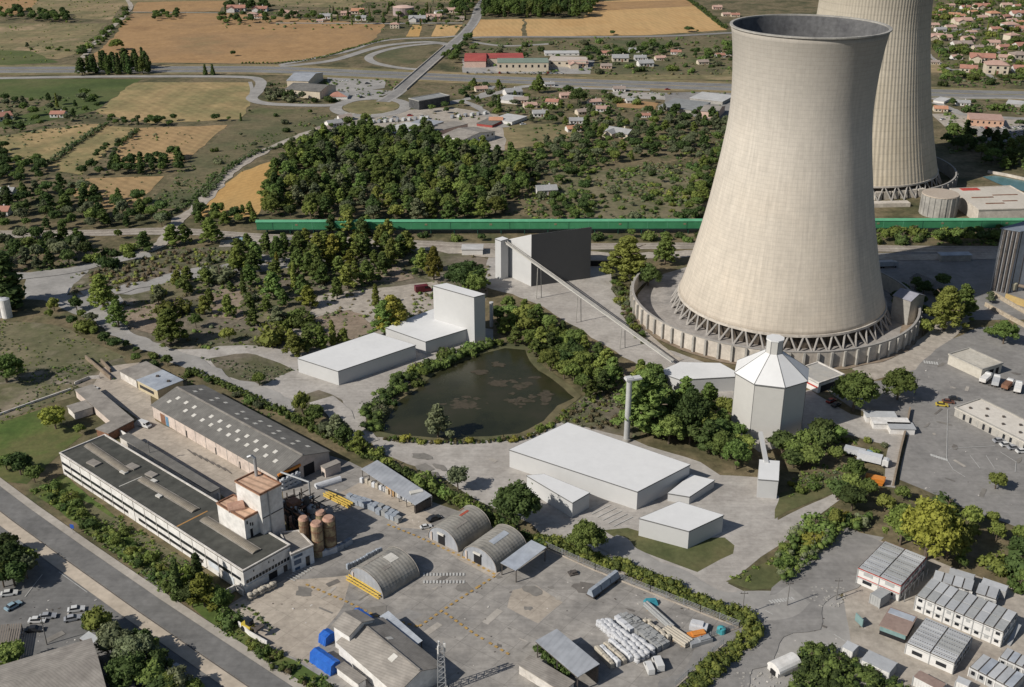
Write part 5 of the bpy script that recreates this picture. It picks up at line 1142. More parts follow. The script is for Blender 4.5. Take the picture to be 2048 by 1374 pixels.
# long bundles and odd items
def bundle(label, p0, p1, w, h, m, n=3, name='pipe_bundle'):
    a_, b_ = G(*p0), G(*p1); o = thing(name, label, 'bundle', (*((a_+b_)/2).xy, 0)); u = (b_-a_).normalized(); v = Vector((-u.y, u.x, 0)); r_ = w/n/2; lv = max(1, int(h/(r_*1.9)))
    for k in range(n):
        mb = MB()
        for j in range(lv): c_ = v*((k-(n-1)/2)*r_*2.02)+Vector((0, 0, .12+r_+j*r_*1.9)); mb.tube(a_+c_, b_+c_, r_, 8)
        mb.build('layer', m, o)
    mb = MB()
    for f in (.15, .5, .85): q = a_.lerp(b_, f); mb.box((q.x, q.y, 0), (.2, w*1.05, .12), math.atan2(u.y, u.x))
    mb.build('bearer', wood, o)
bundle('long grey bundle of concrete beams lying parallel to the mesh fence', (1291, 1213), (1345, 1262), 1.6, 2.2, wrapm[1], 2)
bundle('bundle of pale concrete pipes at the lower end of the grey beams', (1332, 1262), (1378, 1293), 3.2, 2.0, wrapm[3], 4)
bundle('tan timber bundle lying between the grey beams and the fence', (1312, 1222), (1330, 1241), 1.1, .7, wood, 3)
q = G(1301, 1206); o = MB().prism([(q.x-2, q.y-1), (q.x+2, q.y-1.3), (q.x+2, q.y+1.2), (q.x-1.8, q.y+1)], 0, 1.2, [(q.x-1.4, q.y-.6), (q.x+1.5, q.y-.6), (q.x+1.3, q.y+.6), (q.x-1.2, q.y+.5)]).build('covered_heap', mat('turquoise_cover', [(.03, .2, .26), (.05, .26, .32)], .5, 2, .2)); tag(o, 'small heap under a turquoise cover at the upper end of the grey beams', 'covered heap')
q = G(1442, 1266); o = MB().cyl(q.x, q.y, 0, 1.6, 1.2, 1.1, 12).cyl(q.x, q.y, 1.6, 2.0, 1.1, .3, 12).build('water_butt', mat('turquoise_plastic', [(.05, .28, .32), (.07, .33, .36)], .5, 2, .1)); tag(o, 'turquoise round tub in the pointed corner of the yard', 'tub')
q = G(1393, 1274); o = MB().box((q.x, q.y, 0), (4.4, 2.2, 1.1), R(15)).box((q.x+.4, q.y+.1, 1.1), (3.4, 1.7, .35), R(15)).build('sheet_heap', orng); tag(o, 'heap of orange sheets near the pointed corner of the yard', 'heap')
q = G(1397, 1258); o = MB().box((q.x, q.y, 0), (4.4, 2.4, 1.4), R(-20)).box((q.x-.3, q.y+.3, 1.4), (3.0, 1.8, .5), R(-20)).build('sheet_heap', wrapm[4]); tag(o, 'heap of white wrapped sheets near the pointed corner of the yard', 'heap')
q = G(1400, 1287); o = MB().box((q.x, q.y, 0), (6, 2.0, 1.3), R(22)).box((q.x+1, q.y+.3, 1.3), (3, 1.5, .4), R(22)).build('scrap_heap', steelg); tag(o, 'grey scrap heap inside the corner fence of the yard', 'heap')
random.seed(77)
rub = MB()
for k in range(110):
    q = G(random.uniform(1475, 1560), random.uniform(1345, 1374)) if k < 40 else G(random.uniform(1620, 1690), random.uniform(1175, 1215)); s = random.uniform(.15, .5); rub.box((q.x, q.y, 0), (s, s*1.2, s*.7), random.random()*3)
o = rub.build('rubble', concg); o['kind'] = 'stuff'
q = G(1146, 1148); o = MB().box((q.x, q.y, 0), (2.4, 2.0, .5), R(20)).box((q.x+.2, q.y, .5), (1.4, 1.2, .5), R(20)).cyl(q.x-.7, q.y, .5, 1.0, .4, .3, 8).build('parts_crate', steel); tag(o, 'small dark crate of machine parts alone on the yard near the open canopy', 'crate')
for (x, y, l_) in ((640, 968, 'white covered boat-like load lying in the yard behind the yellow trusses'),):
    q = G(x+20, y); cvl = thing('covered_load', l_, 'load', (q.x, q.y, 0)); barrel(cvl, (q.x-4, q.y-2.5), (q.x+3, q.y+2), 2.2, 1.6, .05, wrapm[0], 'cover'); MB().box((q.x-.5, q.y-.25, .005), (8.6, 2.5, .12), R(33)).build('base', steel, cvl)
# ---------------------------------------------------------------- the far side: houses, works, supermarket
AUTO = []
tilem = [mat('tile_roof_'+n, c, .15, 1.2, .2, obj=False) for n, c in (('red', [(0.325, 0.153, 0.114), (0.382, 0.194, 0.144), (0.273, 0.140, 0.109)]), ('pink', [(0.391, 0.251, 0.204), (0.449, 0.301, 0.246), (0.344, 0.219, 0.180)]), ('orange', [(0.416, 0.206, 0.128), (0.474, 0.256, 0.162)]), ('brown', [(0.258, 0.204, 0.177), (0.318, 0.264, 0.229)]), ('grey', [(0.270, 0.270, 0.270), (0.340, 0.340, 0.340)]))]
housew = [mat('house_wall_cream', [(.52, .45, .35), (.58, .51, .41)], .2, 1, .1), mat('house_wall_white', [(.6, .58, .55), (.66, .64, .61)], .2, 1, .08), mat('house_wall_pink', [(.52, .37, .31), (.58, .43, .36)], .2, 1, .1)]
TN = ['red', 'pink', 'orange', 'brown', 'grey']; WN = ['cream', 'white', 'pinkish']
def house_proto(kind, ti, wi):
    o = bpy.data.objects.new('house', None); C.objects.link(o); wm_, rm_ = housew[wi], tilem[ti]
    def gab(x, y, L_, W_, h, r_, ax):
        w = MB(); rf = MB(); P = (lambda a, b: (x+a, y+b)) if ax else (lambda a, b: (x-b, y+a)); l, q = L_/2, W_/2
        A_, B_, C_, D_ = P(-l, -q), P(l, -q), P(l, q), P(-l, q); e1_, e2_ = P(-l, 0), P(l, 0)
        w.prism([A_, B_, C_, D_], 0, h)
        for a_, b_, e in ((A_, D_, e1_), (B_, C_, e2_)): w.face([(*a_, h), (*b_, h), (*e, h+r_-.1)])
        g_ = .4; A2, B2, C2, D2 = P(-l-g_, -q-g_), P(l+g_, -q-g_), P(l+g_, q+g_), P(-l-g_, q+g_); e1_, e2_ = P(-l-g_, 0), P(l+g_, 0); dz = r_/q*g_
        rf.slab([(*A2, h-dz), (*B2, h-dz), (*e2_, h+r_), (*e1_, h+r_)], .2).slab([(*e1_, h+r_), (*e2_, h+r_), (*C2, h-dz), (*D2, h-dz)], .2); return w, rf
    if kind == 0: w, rf = gab(0, 0, 12, 8.5, 3.2, 1.9, True); fx = [(-6, -4.25, 6, -4.25)]
    elif kind == 1:
        w, rf = gab(0, 0, 14, 8, 3.0, 1.8, True); w2, r2_ = gab(-3.5, -4.5, 8, 6, 2.9, 1.5, False); n = len(w.v); w.v += w2.v; w.f += [tuple(i+n for i in f) for f in w2.f]; n = len(rf.v); rf.v += r2_.v; rf.f += [tuple(i+n for i in f) for f in r2_.f]
    else:
        w = MB().prism([(-6, -5), (6, -5), (6, 5), (-6, 5)], 0, 5.4); rf = MB(); i = 0
        q = [(-6.5, -5.5, 5.3), (6.5, -5.5, 5.3), (6.5, 5.5, 5.3), (-6.5, 5.5, 5.3)]; e = [(-2, 0, 7.3), (2, 0, 7.3)]
        rf.face([q[0], q[1], e[1], e[0]]).face([q[1], q[2], e[1]]).face([q[2], q[3], e[0], e[1]]).face([q[3], q[0], e[0]]).face(q[::-1])
    w.build('wall', wm_, o); rfo = rf.build('roof', rm_, o)
    ch_ = MB().box((2.2, 1.2, 3.6 if kind < 2 else 6), (.8, .7, 2.0)).build('chimney', wm_, rfo); ch_.parent = rfo
    y = -4.3 if kind == 0 else (-4.05 if kind == 1 else -5.05)
    for x in ((-4, -1, 3.6) if kind == 0 else (2.2, 5) if kind == 1 else (-4, 0, 4)):
        MB().box((x, y, 1.0 if kind < 2 else 3.3), (1.3, .12, 1.2)).build('window', win, o)
    if kind == 2:
        for x in (-4, 4): MB().box((x, y, .9), (1.3, .12, 1.3)).build('window', win, o)
    MB().box((1.2 if kind == 0 else 3.6 if kind == 1 else .2, y, 0), (1.1, .12, 2.1)).build('door', rust, o)
    return o
HP_ = {}
def house(px, py, kind=0, ti=0, wi=0, rot=0, s=1.0, group='houses beyond the highway', sy=None):
    key = (kind, ti, wi); q = G(px, py); sc_ = (s, sy or s, s)
    if key not in HP_:
        o = HP_[key] = house_proto(*key); o.location = q; o.rotation_euler = (0, 0, R(rot)); o.scale = sc_; tag(o, '', 'house', group)
    else: o = dup(HP_[key], q, R(rot), sc_, None, group)
    EXC.append([Vector((q.x+9*s*math.cos(t), q.y+8*s*math.sin(t))) for t in (0, .785, 1.57, 2.36, 3.14, 3.93, 4.71, 5.5)])
    sz = 'long' if kind == 1 and s > 1.1 else ('two-storey' if kind == 2 else ('small' if s < .85 else ('large' if s > 1.2 else '')))
    AUTO.append((o, f"{sz} {TN[ti]}-roofed {WN[wi]} house".strip(), px, py)); return o
V = 'houses of the village at the upper right'
for a in ((1882, 24, 0, 2, 1, 10, .7), (1930, 18, 0, 0, 1, 5, .9), (1962, 17, 1, 0, 0, 5, 1.3), (1908, 34, 0, 2, 0, -20, 1.0), (1920, 36, 0, 2, 0, 20, .9), (1923, 47, 1, 1, 0, 5, 1.4), (1962, 39, 0, 1, 1, 10, 1.0), (1985, 36, 2, 2, 0, 10, 1.1), (2010, 37, 0, 0, 2, 25, .9), (2036, 31, 1, 0, 1, 0, 1.2), (1866, 54, 0, 1, 0, 0, .9), (1880, 63, 0, 4, 1, 5, .9), (1868, 78, 1, 1, 0, 3, 1.2), (1888, 80, 0, 1, 0, 3, 1.1), (1934, 82, 0, 1, 2, 10, 1.0), (1922, 94, 1, 3, 1, 5, 1.3), (2018, 60, 2, 1, 1, 8, 1.2), (2042, 62, 0, 0, 0, -15, 1.1), (2022, 80, 2, 1, 0, 20, 1.0), (2044, 98, 0, 0, 1, 10, 1.3), (1963, 122, 1, 0, 0, -18, 1.5), (1936, 143, 0, 0, 0, -20, 1.15), (1990, 146, 2, 1, 0, -12, 1.5), (2036, 122, 2, 3, 0, 5, 1.2), (2042, 144, 0, 0, 1, -10, 1.2), (1912, 70, 0, 4, 1, 0, .7), (1950, 55, 0, 1, 0, 0, .7), (1885, 104, 0, 3, 2, 0, .8), (1900, 58, 0, 1, 0, 5, .9), (1942, 68, 0, 1, 1, 5, .8), (1990, 62, 0, 0, 0, 5, .9), (1985, 90, 0, 1, 0, -8, 1.0), (2006, 98, 0, 0, 2, 10, .9), (1955, 98, 0, 3, 0, 8, .8), (2010, 120, 0, 1, 0, -10, 1.0), (1912, 118, 0, 1, 1, 5, .8), (1945, 27, 0, 2, 0, 10, .8), (2012, 14, 0, 1, 0, 0, 1.0), (2036, 16, 0, 0, 1, 5, .9), (1900, 14, 0, 1, 0, 0, .8), (1870, 36, 0, 0, 0, 5, .8), (2022, 45, 0, 1, 0, 10, .9), (2040, 48, 0, 2, 1, 0, .8), (1868, 128, 0, 3, 0, 0, .7)):
    house(*a, group=V)
N_ = 'houses beyond the orange field'
for a in ((474, 22, 1, 0, 1, 3, 1.5), (506, 36, 2, 1, 1, 10, .9), (521, 22, 1, 0, 1, 0, 1.2), (519, 36, 0, 2, 1, 5, .9), (586, 30, 0, 1, 2, 0, 1.0), (567, 27, 0, 1, 0, 8, .8), (652, 37, 0, 4, 1, 0, 1.1), (670, 30, 0, 3, 0, 90, .7), (692, 30, 0, 1, 2, 0, .9), (716, 27, 0, 2, 0, 0, 1.2), (722, 40, 0, 4, 1, 0, 1.0), (790, 56, 2, 1, 0, 0, .8), (835, 42, 1, 4, 1, 0, 1.3), (868, 38, 1, 1, 0, 4, 1.2), (880, 30, 0, 4, 1, 20, 1.0), (905, 25, 0, 1, 0, 0, 1.1), (920, 40, 0, 3, 0, 0, .8), (640, 44, 0, 1, 1, 0, .6)):
    house(*a, group=N_)
M_ = 'houses scattered between the highway and the wood'
for a in ((1434, 18, 0, 1, 2, 0, .9), (1452, 32, 0, 1, 0, 10, .8), (1470, 33, 0, 0, 0, 0, .8), (1155, 133, 1, 1, 0, 5, 1.2), (1212, 110, 0, 0, 0, 0, .8), (1212, 136, 0, 3, 2, 0, .8), (1240, 122, 0, 4, 0, 0, 1.2), (1290, 132, 0, 4, 1, 10, 1.1), (1280, 120, 0, 4, 1, 0, .9), (1188, 208, 0, 1, 1, 15, .8), (1132, 195, 0, 1, 2, 10, .8), (1146, 262, 0, 2, 1, 15, .8), (1240, 272, 1, 4, 0, -35, 1.2), (1152, 246, 0, 4, 1, 0, .8), (1292, 234, 0, 0, 1, 0, .6), (1440, 114, 0, 0, 1, 10, .7), (1462, 110, 0, 1, 1, 0, .8), (1025, 190, 0, 4, 1, 20, 1.1), (1042, 205, 0, 3, 0, 0, .9), (992, 245, 0, 2, 0, 0, .8), (118, 233, 0, 0, 1, 0, .85), (3, 240, 0, 0, 1, 40, 1.1), (12, 390, 0, 4, 1, 0, .9), (2, 428, 0, 0, 1, 0, .9), (1092, 386, 0, 4, 1, 10, .95), (1880, 222, 0, 2, 0, -10, .8), (1925, 210, 0, 4, 1, -10, .8), (962, 182, 0, 1, 0, 15, .8), (1098, 172, 0, 4, 1, 10, .7), (1105, 208, 0, 0, 0, -15, .8), (1080, 232, 0, 4, 1, 5, .9), (1165, 228, 0, 3, 0, 20, .8), (1205, 222, 0, 1, 1, 0, .8), (1262, 205, 0, 4, 1, 10, .7), (1238, 182, 0, 3, 1, 0, .8), (1320, 120, 0, 1, 0, 10, .8), (1352, 108, 0, 0, 1, -10, .8), (1405, 128, 0, 3, 0, 10, .8), (1268, 104, 0, 4, 1, 0, .8), (690, 240, 0, 3, 1, 25, .8), (668, 252, 0, 4, 1, 35, .9), (645, 264, 0, 3, 0, 35, .8), (1060, 215, 0, 1, 0, 12, .8)):
    house(*a, group=M_)
def fbld(name, label, roof, base, top, wm_, rm_, cat='building', nwin=0, **k):
    z = zat(base[0], base[1], top); r_, X = bld(name, label, cat, roof, z, wm_, rm_, **k)
    for i in range(nwin): wallpiece(r_, X[0], X[1], (i+.3)/nwin, (i+.6)/nwin, z*.45, z*.75, win)
    return r_, X
pinkw = housew[2]; greyr = mat('flat_grey_roof', [(.2, .21, .21), (.27, .275, .27)], .06, .5, .15, s0=.2); redr = mat('red_sheet_roof', [(.30, .06, .055), (.37, .09, .075)], .08, .6, .15); greenr = mat('green_grey_roof', [(.17, .22, .18), (.22, .27, .22)], .08, .6, .15); paler = mat('pale_shed_roof', [(.42, .42, .41), (.49, .48, .47)], .06, .5, .12, s0=.2)
# supermarket group
z = zat(940, 135, 122)
gable('shop', 'cream gabled shop with a dark red roof at the left end of the shopping row', 'shop', [(930, 122), (972, 122), (972, 106), (930, 106)], z, z+2, pinkw, redr)
fbld('shop', 'long shop with a bright red flat roof behind the green-roofed row', [(975, 116), (1048, 116), (1044, 106), (972, 106)], (1000, 128), 116, housew[0], redr, 'shop')
fbld('shop', 'wide shop row with a green-grey roof and cream front facing the highway', [(995, 125), (1098, 125), (1094, 116), (995, 116)], (1000, 143), 125, housew[0], greenr, 'shop', 8)
fbld('shop', 'low white building with a pale roof behind the shopping row', [(1090, 106), (1160, 107), (1155, 101), (1088, 101)], (1100, 111), 106, housew[1], paler, 'shop', 6)
fbld('shop', 'low pale annex with an awning right of the shopping row', [(1100, 120), (1175, 124), (1172, 114), (1100, 112)], (1110, 132), 120, housew[0], mat('pinkish_flat_roof', [(.46, .40, .35), (.52, .46, .41)], .1, .8, .12), 'shop', 5)
# farm barns by the loop road
z = zat(600, 190, 175)
gable('barn', 'beige-walled barn with a brown-grey roof by the looping road', 'barn', [(590, 176), (640, 186), (656, 172), (600, 163)], z, z+2.4, housew[0], asb)
z = zat(590, 165, 150); gable('barn', 'barn with a large blue-grey ribbed roof by the looping road', 'barn', [(582, 160), (620, 163), (640, 145), (598, 143)], z, z+2.6, housew[0], zin2)
q = G(676, 196); tp = thing('pyramid_tent', 'small pyramid roof with one red side in the farm yard', 'tent', (q.x, q.y, 0)); MB().prism([(q.x-6, q.y-5), (q.x+8, q.y-5), (q.x+8, q.y+8), (q.x-6, q.y+8)], 0, 2, None).build('wall', housew[1], tp)
MB().face([(q.x-6.3, q.y-5.3, 2), (q.x-6.3, q.y+8.3, 2), (q.x, q.y+1, 5)]).face([(q.x-6.3, q.y-5.3, 2), (q.x+8.3, q.y-5.3, 2), (q.x, q.y+1, 5)]).build('red_slope', tilem[0], tp); MB().face([(q.x+8.3, q.y-5.3, 2), (q.x+8.3, q.y+8.3, 2), (q.x, q.y+1, 5)]).face([(q.x+8.3, q.y+8.3, 2), (q.x-6.3, q.y+8.3, 2), (q.x, q.y+1, 5)]).build('pale_slope', paler, tp)
fbld('office_block', 'dark flat-roofed block with a glassy front beside the roundabout', [(820, 197), (838, 203), (898, 191), (878, 186)], (838, 221), 203, mat('dark_glazed_wall', [(.05, .052, .055), (.1, .1, .1)], .3, 1.2, .3), greyr, 'office', parapet=concg)
# works yard behind the wood
z = zat(936, 290, 275)
o_, X5 = gable('works_house', 'big white two-storey works house with a beige hipped roof behind the wood', 'house', [(892, 270), (930, 281), (980, 262), (948, 252)], z, z+2.0, housew[1], asl)
for k in range(7): wallpiece(o_, X5[1], X5[2], (k+.25)/7, (k+.6)/7, z*.55, z*.8, win)
fbld('works_shed', 'beige flat-roofed works shed left of the big white works house', [(862, 258), (880, 262), (925, 248), (905, 238)], (880, 276), 262, pinkw, asl, 'shed', 3)
fbld('works_shed', 'long pale sheet-roofed shed at the back of the wood', [(742, 262), (800, 266), (868, 252), (820, 246)], (800, 274), 266, housew[1], paler, 'shed')
fbld('works_shed', 'low blue-grey roofed shed behind the long pale one', [(795, 250), (850, 252), (895, 243), (850, 239)], (850, 258), 252, concg, zin2, 'shed')
fbld('works_shed', 'small tan shed at the roadside left of the works yard', [(695, 250), (720, 254), (735, 246), (712, 242)], (720, 262), 254, soil, asl, 'shed')
fbld('works_shed', 'small grey shed between the works house and the pale-roofed sheds', [(955, 246), (985, 250), (1005, 240), (975, 236)], (985, 256), 250, redr, asb, 'shed')
fbld('works_shed', 'white-roofed shed among trees right of the works yard', [(985, 238), (1025, 243), (1052, 233), (1015, 226)], (1025, 250), 243, housew[1], paler, 'shed')
fbld('works_shed', 'white-roofed long store beside the poplars', [(996, 198), (1035, 202), (1050, 193), (1012, 188)], (1035, 209), 202, housew[1], paler, 'shed')
# depot right of centre
fbld('depot', 'wide grey flat-roofed depot in front of the highway, left of the tower', [(1322, 212), (1390, 222), (1420, 204), (1345, 196)], (1390, 230), 222, concg, greyr, 'depot')
fbld('depot', 'pale flat-roofed hall right behind the grey depot', [(1370, 196), (1440, 200), (1478, 190), (1410, 186)], (1440, 207), 200, concg, paler, 'depot')
z = zat(1412, 235, 222); gable('depot_house', 'beige gabled building with a grey roof beside the tower edge', 'house', [(1402, 222), (1436, 224), (1450, 212), (1416, 208)], z, z+1.8, pinkw, asl)
# pink terrace and offices at the right
z = zat(1940, 252, 238); o_, X5 = fbld('villa', 'long pink two-storey villa with a terracotta roof at the right', [(1936, 238), (2002, 240), (2006, 228), (1942, 227)], (1940, 252), 238, mat('salmon_wall', [(.50, .31, .22), (.56, .36, .26)], .2, 1, .08), tilem[1], 'villa', 6)
fbld('villa', 'low white warehouse behind the pink villa', [(1868, 200), (1890, 203), (1900, 196), (1880, 193)], (1890, 208), 203, housew[1], paler, 'warehouse')
fbld('villa', 'low long grey workshop right of the pale warehouse', [(2010, 206), (2060, 210), (2070, 203), (2020, 200)], (2060, 216), 210, concg, paler, 'workshop')
q = G(807, 30); o = thing('round_hall', 'drum-shaped greyish-pink hall among the houses beyond the field', 'hall', (q.x, q.y, 0)); MB().cyl(q.x, q.y, 0, 9, 12, 12, 24).build('wall', mat('mauve_wall', [(.3, .24, .23), (.36, .29, .28)], .2, 1, .1), o); MB().cyl(q.x, q.y, 9.002, 10.5, 12.3, 6, 24).build('roof', pinkw, o)
q = G(882, 24); 
# bridge parapets, railway sheds under the gallery
for s, lab in ((-1, 'pale parapet along the left side of the highway bridge'), (1, 'pale parapet along the right side of the highway bridge')):
    a_, b_ = G(900, 92).xy, G(800, 180).xy; u_ = (b_-a_).normalized(); nn = Vector((-u_.y, u_.x))*5.2*s
    o = thing('bridge_parapet', lab, 'parapet', (*(a_+nn), 0)); MB().beam((*(a_+nn), 1.1), (*(b_+nn), 1.1), .5, 1.1).build('rail', conc, o)
for k, (x, y, w_, l_) in enumerate(((615, 486, 14, 'long low rust-and-grey loading shed beneath the left part of the green gallery'), (945, 500, 5, 'small white concrete box by the track left of the dark hall'), (1200, 522, 6, 'dark open store beside the right edge of the dark hall'))):
    q = G(x, y+6); r_, X = bld(('loading_shed', 'concrete_box', 'open_store')[k], l_, 'shed', [pr((q.x-w_, q.y-3, 3.0)), pr((q.x+w_, q.y-3, 3.0)), pr((q.x+w_, q.y+4, 3.0)), pr((q.x-w_, q.y+4, 3.0))], 3.0, (cavity, housew[1], cavity)[k], (asb, paler, asl)[k])
q = G(452, 768); o = MB().box((q.x, q.y, 0), (3.6, 1.6, .5), R(-20)).box((q.x-1, q.y, .5), (.7, 1.2, .4), R(-20)).build('rubble_heap', soil); tag(o, 'small heap of tan rubble on the gravel track by the bushes', 'rubble heap')
# poles, lamps and signs
def pole(px, py, h, label, arms=True):
    q = G(px, py); o = thing('utility_pole', label, 'pole', (q.x, q.y, 0)); MB().cyl(q.x, q.y, 0, h, .16, .1, 8).build('post', mat('grey_pole', (.2, .19, .18), .5, 2, .1), o)
    if arms: MB().box((q.x, q.y, h-1), (2.0, .12, .12)).box((q.x-.8, q.y, h-.88), (.1, .1, .3)).box((q.x+.8, q.y, h-.88), (.1, .1, .3)).build('cross_arm', steel, o)
for a in ((1484, 1232, 8, 'utility pole at the tip of the green hedge'), (1574, 1212, 8, 'utility pole beside the painted crossing stripes'), (1672, 1200, 7, 'utility pole at the left of the red-trimmed cabin block'), (94, 1290, 9, 'tall dark pole between the parked cars at the left'), (302, 925, 8, 'pale pole in the court behind the long white factory'), (1830, 790, 7, 'lamp pole at the edge of the asphalt lot')): pole(*a)
q = G(147, 1068); sg = thing('road_sign', 'small blue road sign in the bushes beside the main road', 'sign', (q.x, q.y, 0)); MB().cyl(q.x, q.y, 0, 2.2, .06, .06, 6).build('post', steelg, sg); MB().box((q.x, q.y-.09, 2.0), (1.2, .08, 1.3), R(-15)).build('panel', mat('sign_blue', (.03, .10, .42), 1, 3, .05), sg)
# ---------------------------------------------------------------- vehicles
paint = {n: mat('paint_'+n, c, .5, 2, .05, rough=.35, spec=.5) for n, c in (('white', (.62, .62, .61)), ('silver', (.34, .35, .37)), ('dark', (.03, .032, .036)), ('red', (.30, .03, .025)), ('blue', (.05, .10, .22)), ('pale_blue', (.26, .37, .44)), ('yellow', (.55, .42, .06)), ('brown', (.16, .07, .045)), ('green', (.30, .45, .16)), ('maroon', (.13, .02, .03)), ('orange', (.56, .2, .035)))}
tyre = mat('tyre_rubber', (.02, .02, .02), 1, 3, .1); CARP = {}
def car_proto(col, van):
    o = bpy.data.objects.new('van' if van else 'parked_car', None); C.objects.link(o); m = paint[col]
    def prof(p, w0, w1):
        mb = MB(); n = len(p); mb.v += [(x, -w0 if z < .9 else -w1, z) for x, z in p]+[(x, w0 if z < .9 else w1, z) for x, z in p]
        for k in range(n): j = (k+1) % n; mb.f.append((k, j, n+j, n+k))
        mb.f += [tuple(range(n)), tuple(range(2*n-1, n-1, -1))]; return mb
    if van:
        prof([(-2.5, .3), (2.5, .3), (2.55, .85), (1.9, 1.15), (1.45, 2.05), (-2.45, 2.1), (-2.5, .9)], .98, .92).build('body', m, o)
        prof([(1.93, 1.2), (1.5, 1.98), (1.44, 1.98), (1.86, 1.2)], .8, .8).build('windscreen', win, o)
        for s in (-1, 1): MB().box((.9, s*.95, 1.25), (1.0, .06, .6)).build('side_window', win, o)
    else:
        prof([(-2.1, .32), (2.1, .32), (2.15, .68), (1.0, .88), (-1.55, .9), (-2.1, .85)], .88, .84).build('body', m, o)
        prof([(-1.6, .895), (1.0, .885), (.35, 1.38), (-1.15, 1.38)], .8, .66).build('window', win, o)
        prof([(-1.15, 1.385), (.35, 1.385), (.3, 1.45), (-1.1, 1.45)], .66, .62).build('roof', m, o)
        for s in (-1, 1): MB().box((2.12, s*.62, .56), (.1, .34, .14)).build('headlight', paint['white'], o)
    for x in (-1.35, 1.35):
        for s in (-1, 1): MB().tube((x, s*.72, .33), (x, s*.92, .33), .33, 10).build('wheel', tyre, o)
    return o
def car(px, py, col, rot=0, van=False, label=None, s=1.0, group=None, noun=None):
    q = G(px, py); q.z = .05; key = (col, van)
    if key not in CARP: o = CARP[key] = car_proto(*key); o.location = q; o.rotation_euler = (0, 0, R(rot)); o.scale = (s, s, s); tag(o, label or '', 'van' if van else 'car', group)
    else:
        src = CARP[key]; keep = KIDS[src.name]
        if py < 320: KIDS[src.name] = [c for c in keep if c.name.split('.')[0] in ('body', 'window', 'roof', 'windscreen')]   # a few pixels each: no wheels
        o = dup(src, q, R(rot), s, label, group); KIDS[src.name] = keep; o['group'] = group or 'parked cars'
    if not group: o['group'] = 'parked cars'
    if not label: AUTO.append((o, f"{col.replace('_', ' ')} {'van' if van else 'car'}", px, py))
    return o
car(1298, 1340, 'white', 100, True, 'white pickup-like van, left of two parked below the white bulk bags', .85)
car(1316, 1332, 'white', 100, True, 'white van, right of two parked below the white bulk bags', .95)
car(868, 1040, 'dark', 35, False, 'dark car parked by the rust-patched arched hut', 1.05); car(852, 1056, 'white', 20, False, 'white car parked in front of the rust-patched arched hut', .8)
car(290, 853, 'white', -30, True, 'white van parked in the court by the pink hangar wall', .95); car(188, 778, 'white', -20, False, 'small white car parked behind the long low shed', .8)
for a in ((19, 1190, 'white', 15), (27, 1215, 'pale_blue', 55), (75, 1244, 'white', 5), (70, 1262, 'dark', 5), (153, 1222, 'white', 15), (146, 1240, 'silver', 20), (345, 1343, 'silver', 60), (338, 1356, 'dark', 60), (284, 1366, 'pale_blue', 10), (210, 1262, 'dark', 0), (96, 1236, 'silver', 10)): car(*a, group='cars parked in the lower left lot')
for a in ((1883, 812, 'yellow', -12), (1896, 806, 'brown', -12), (1909, 800, 'dark', -12), (2012, 892, 'white', 8), (2027, 898, 'silver', 8), (2044, 905, 'white', 8), (1998, 884, 'silver', 8)): car(*a, group='cars parked in the asphalt lot')
car(1662, 804, 'red', 40, False, 'red car parked beside the white workshop behind the silo'); car(1672, 812, 'dark', 40, False, 'dark car parked next to the red one behind the silo')
car(492, 486, 'pale_blue', 0, True, 'pale blue van parked on the track left of the green gallery', 1.2)
car(846, 583, 'maroon', 20, True, 'dark maroon van parked on the clearing behind the tall narrow block', 1.45)
random.seed(14)
for r_ in range(3):
    for k in range(8): 
        if random.random() < .8: car(1962+k*11+r_*2, 257+r_*8.5, random.choice(('white', 'silver', 'dark', 'blue', 'red', 'silver', 'white')), 85, group='cars in the lot below the pink villa')
for k in range(11):
    if random.random() < .8: car(935+k*16, 146.5, random.choice(('white', 'silver', 'dark', 'silver', 'red')), 90, group='cars parked before the shopping row')
for k in range(6): car(1068+k*11, 147+random.uniform(0, 1), random.choice(('white', 'silver', 'dark')), 90, group='cars parked before the shopping row')
for a in ((716, 192, 'white', 10), (724, 196, 'dark', 30), (738, 190, 'silver', 10), (690, 163, 'white', 0), (735, 168, 'dark', 0), (700, 255, 'silver', 30), (660, 263, 'silver', 35), (655, 268, 'dark', 35), (635, 276, 'white', 35), (770, 238, 'white', 5), (790, 236, 'silver', 5), (820, 232, 'red', 0), (845, 234, 'white', 0), (1046, 250, 'white', 20), (1260, 190, 'white', 10), (1305, 188, 'white', 5), (1335, 180, 'red', 15), (1405, 192, 'white', 90), (1412, 192, 'silver', 90), (1420, 192, 'dark', 90), (1885, 240, 'white', 30), (1900, 250, 'silver', 30), (1915, 255, 'red', 30)): car(*a, group='cars standing among the far buildings')
for k in range(11): car(735+k*12, 247-.9*k, ('white', 'white', 'silver')[k % 3], 80, True, group='vans lined up in the works yard')
for k in range(6): car(905+k*13, 236-1.5*k, ('silver', 'white')[k % 2], 75, True, group='vans lined up in the works yard')
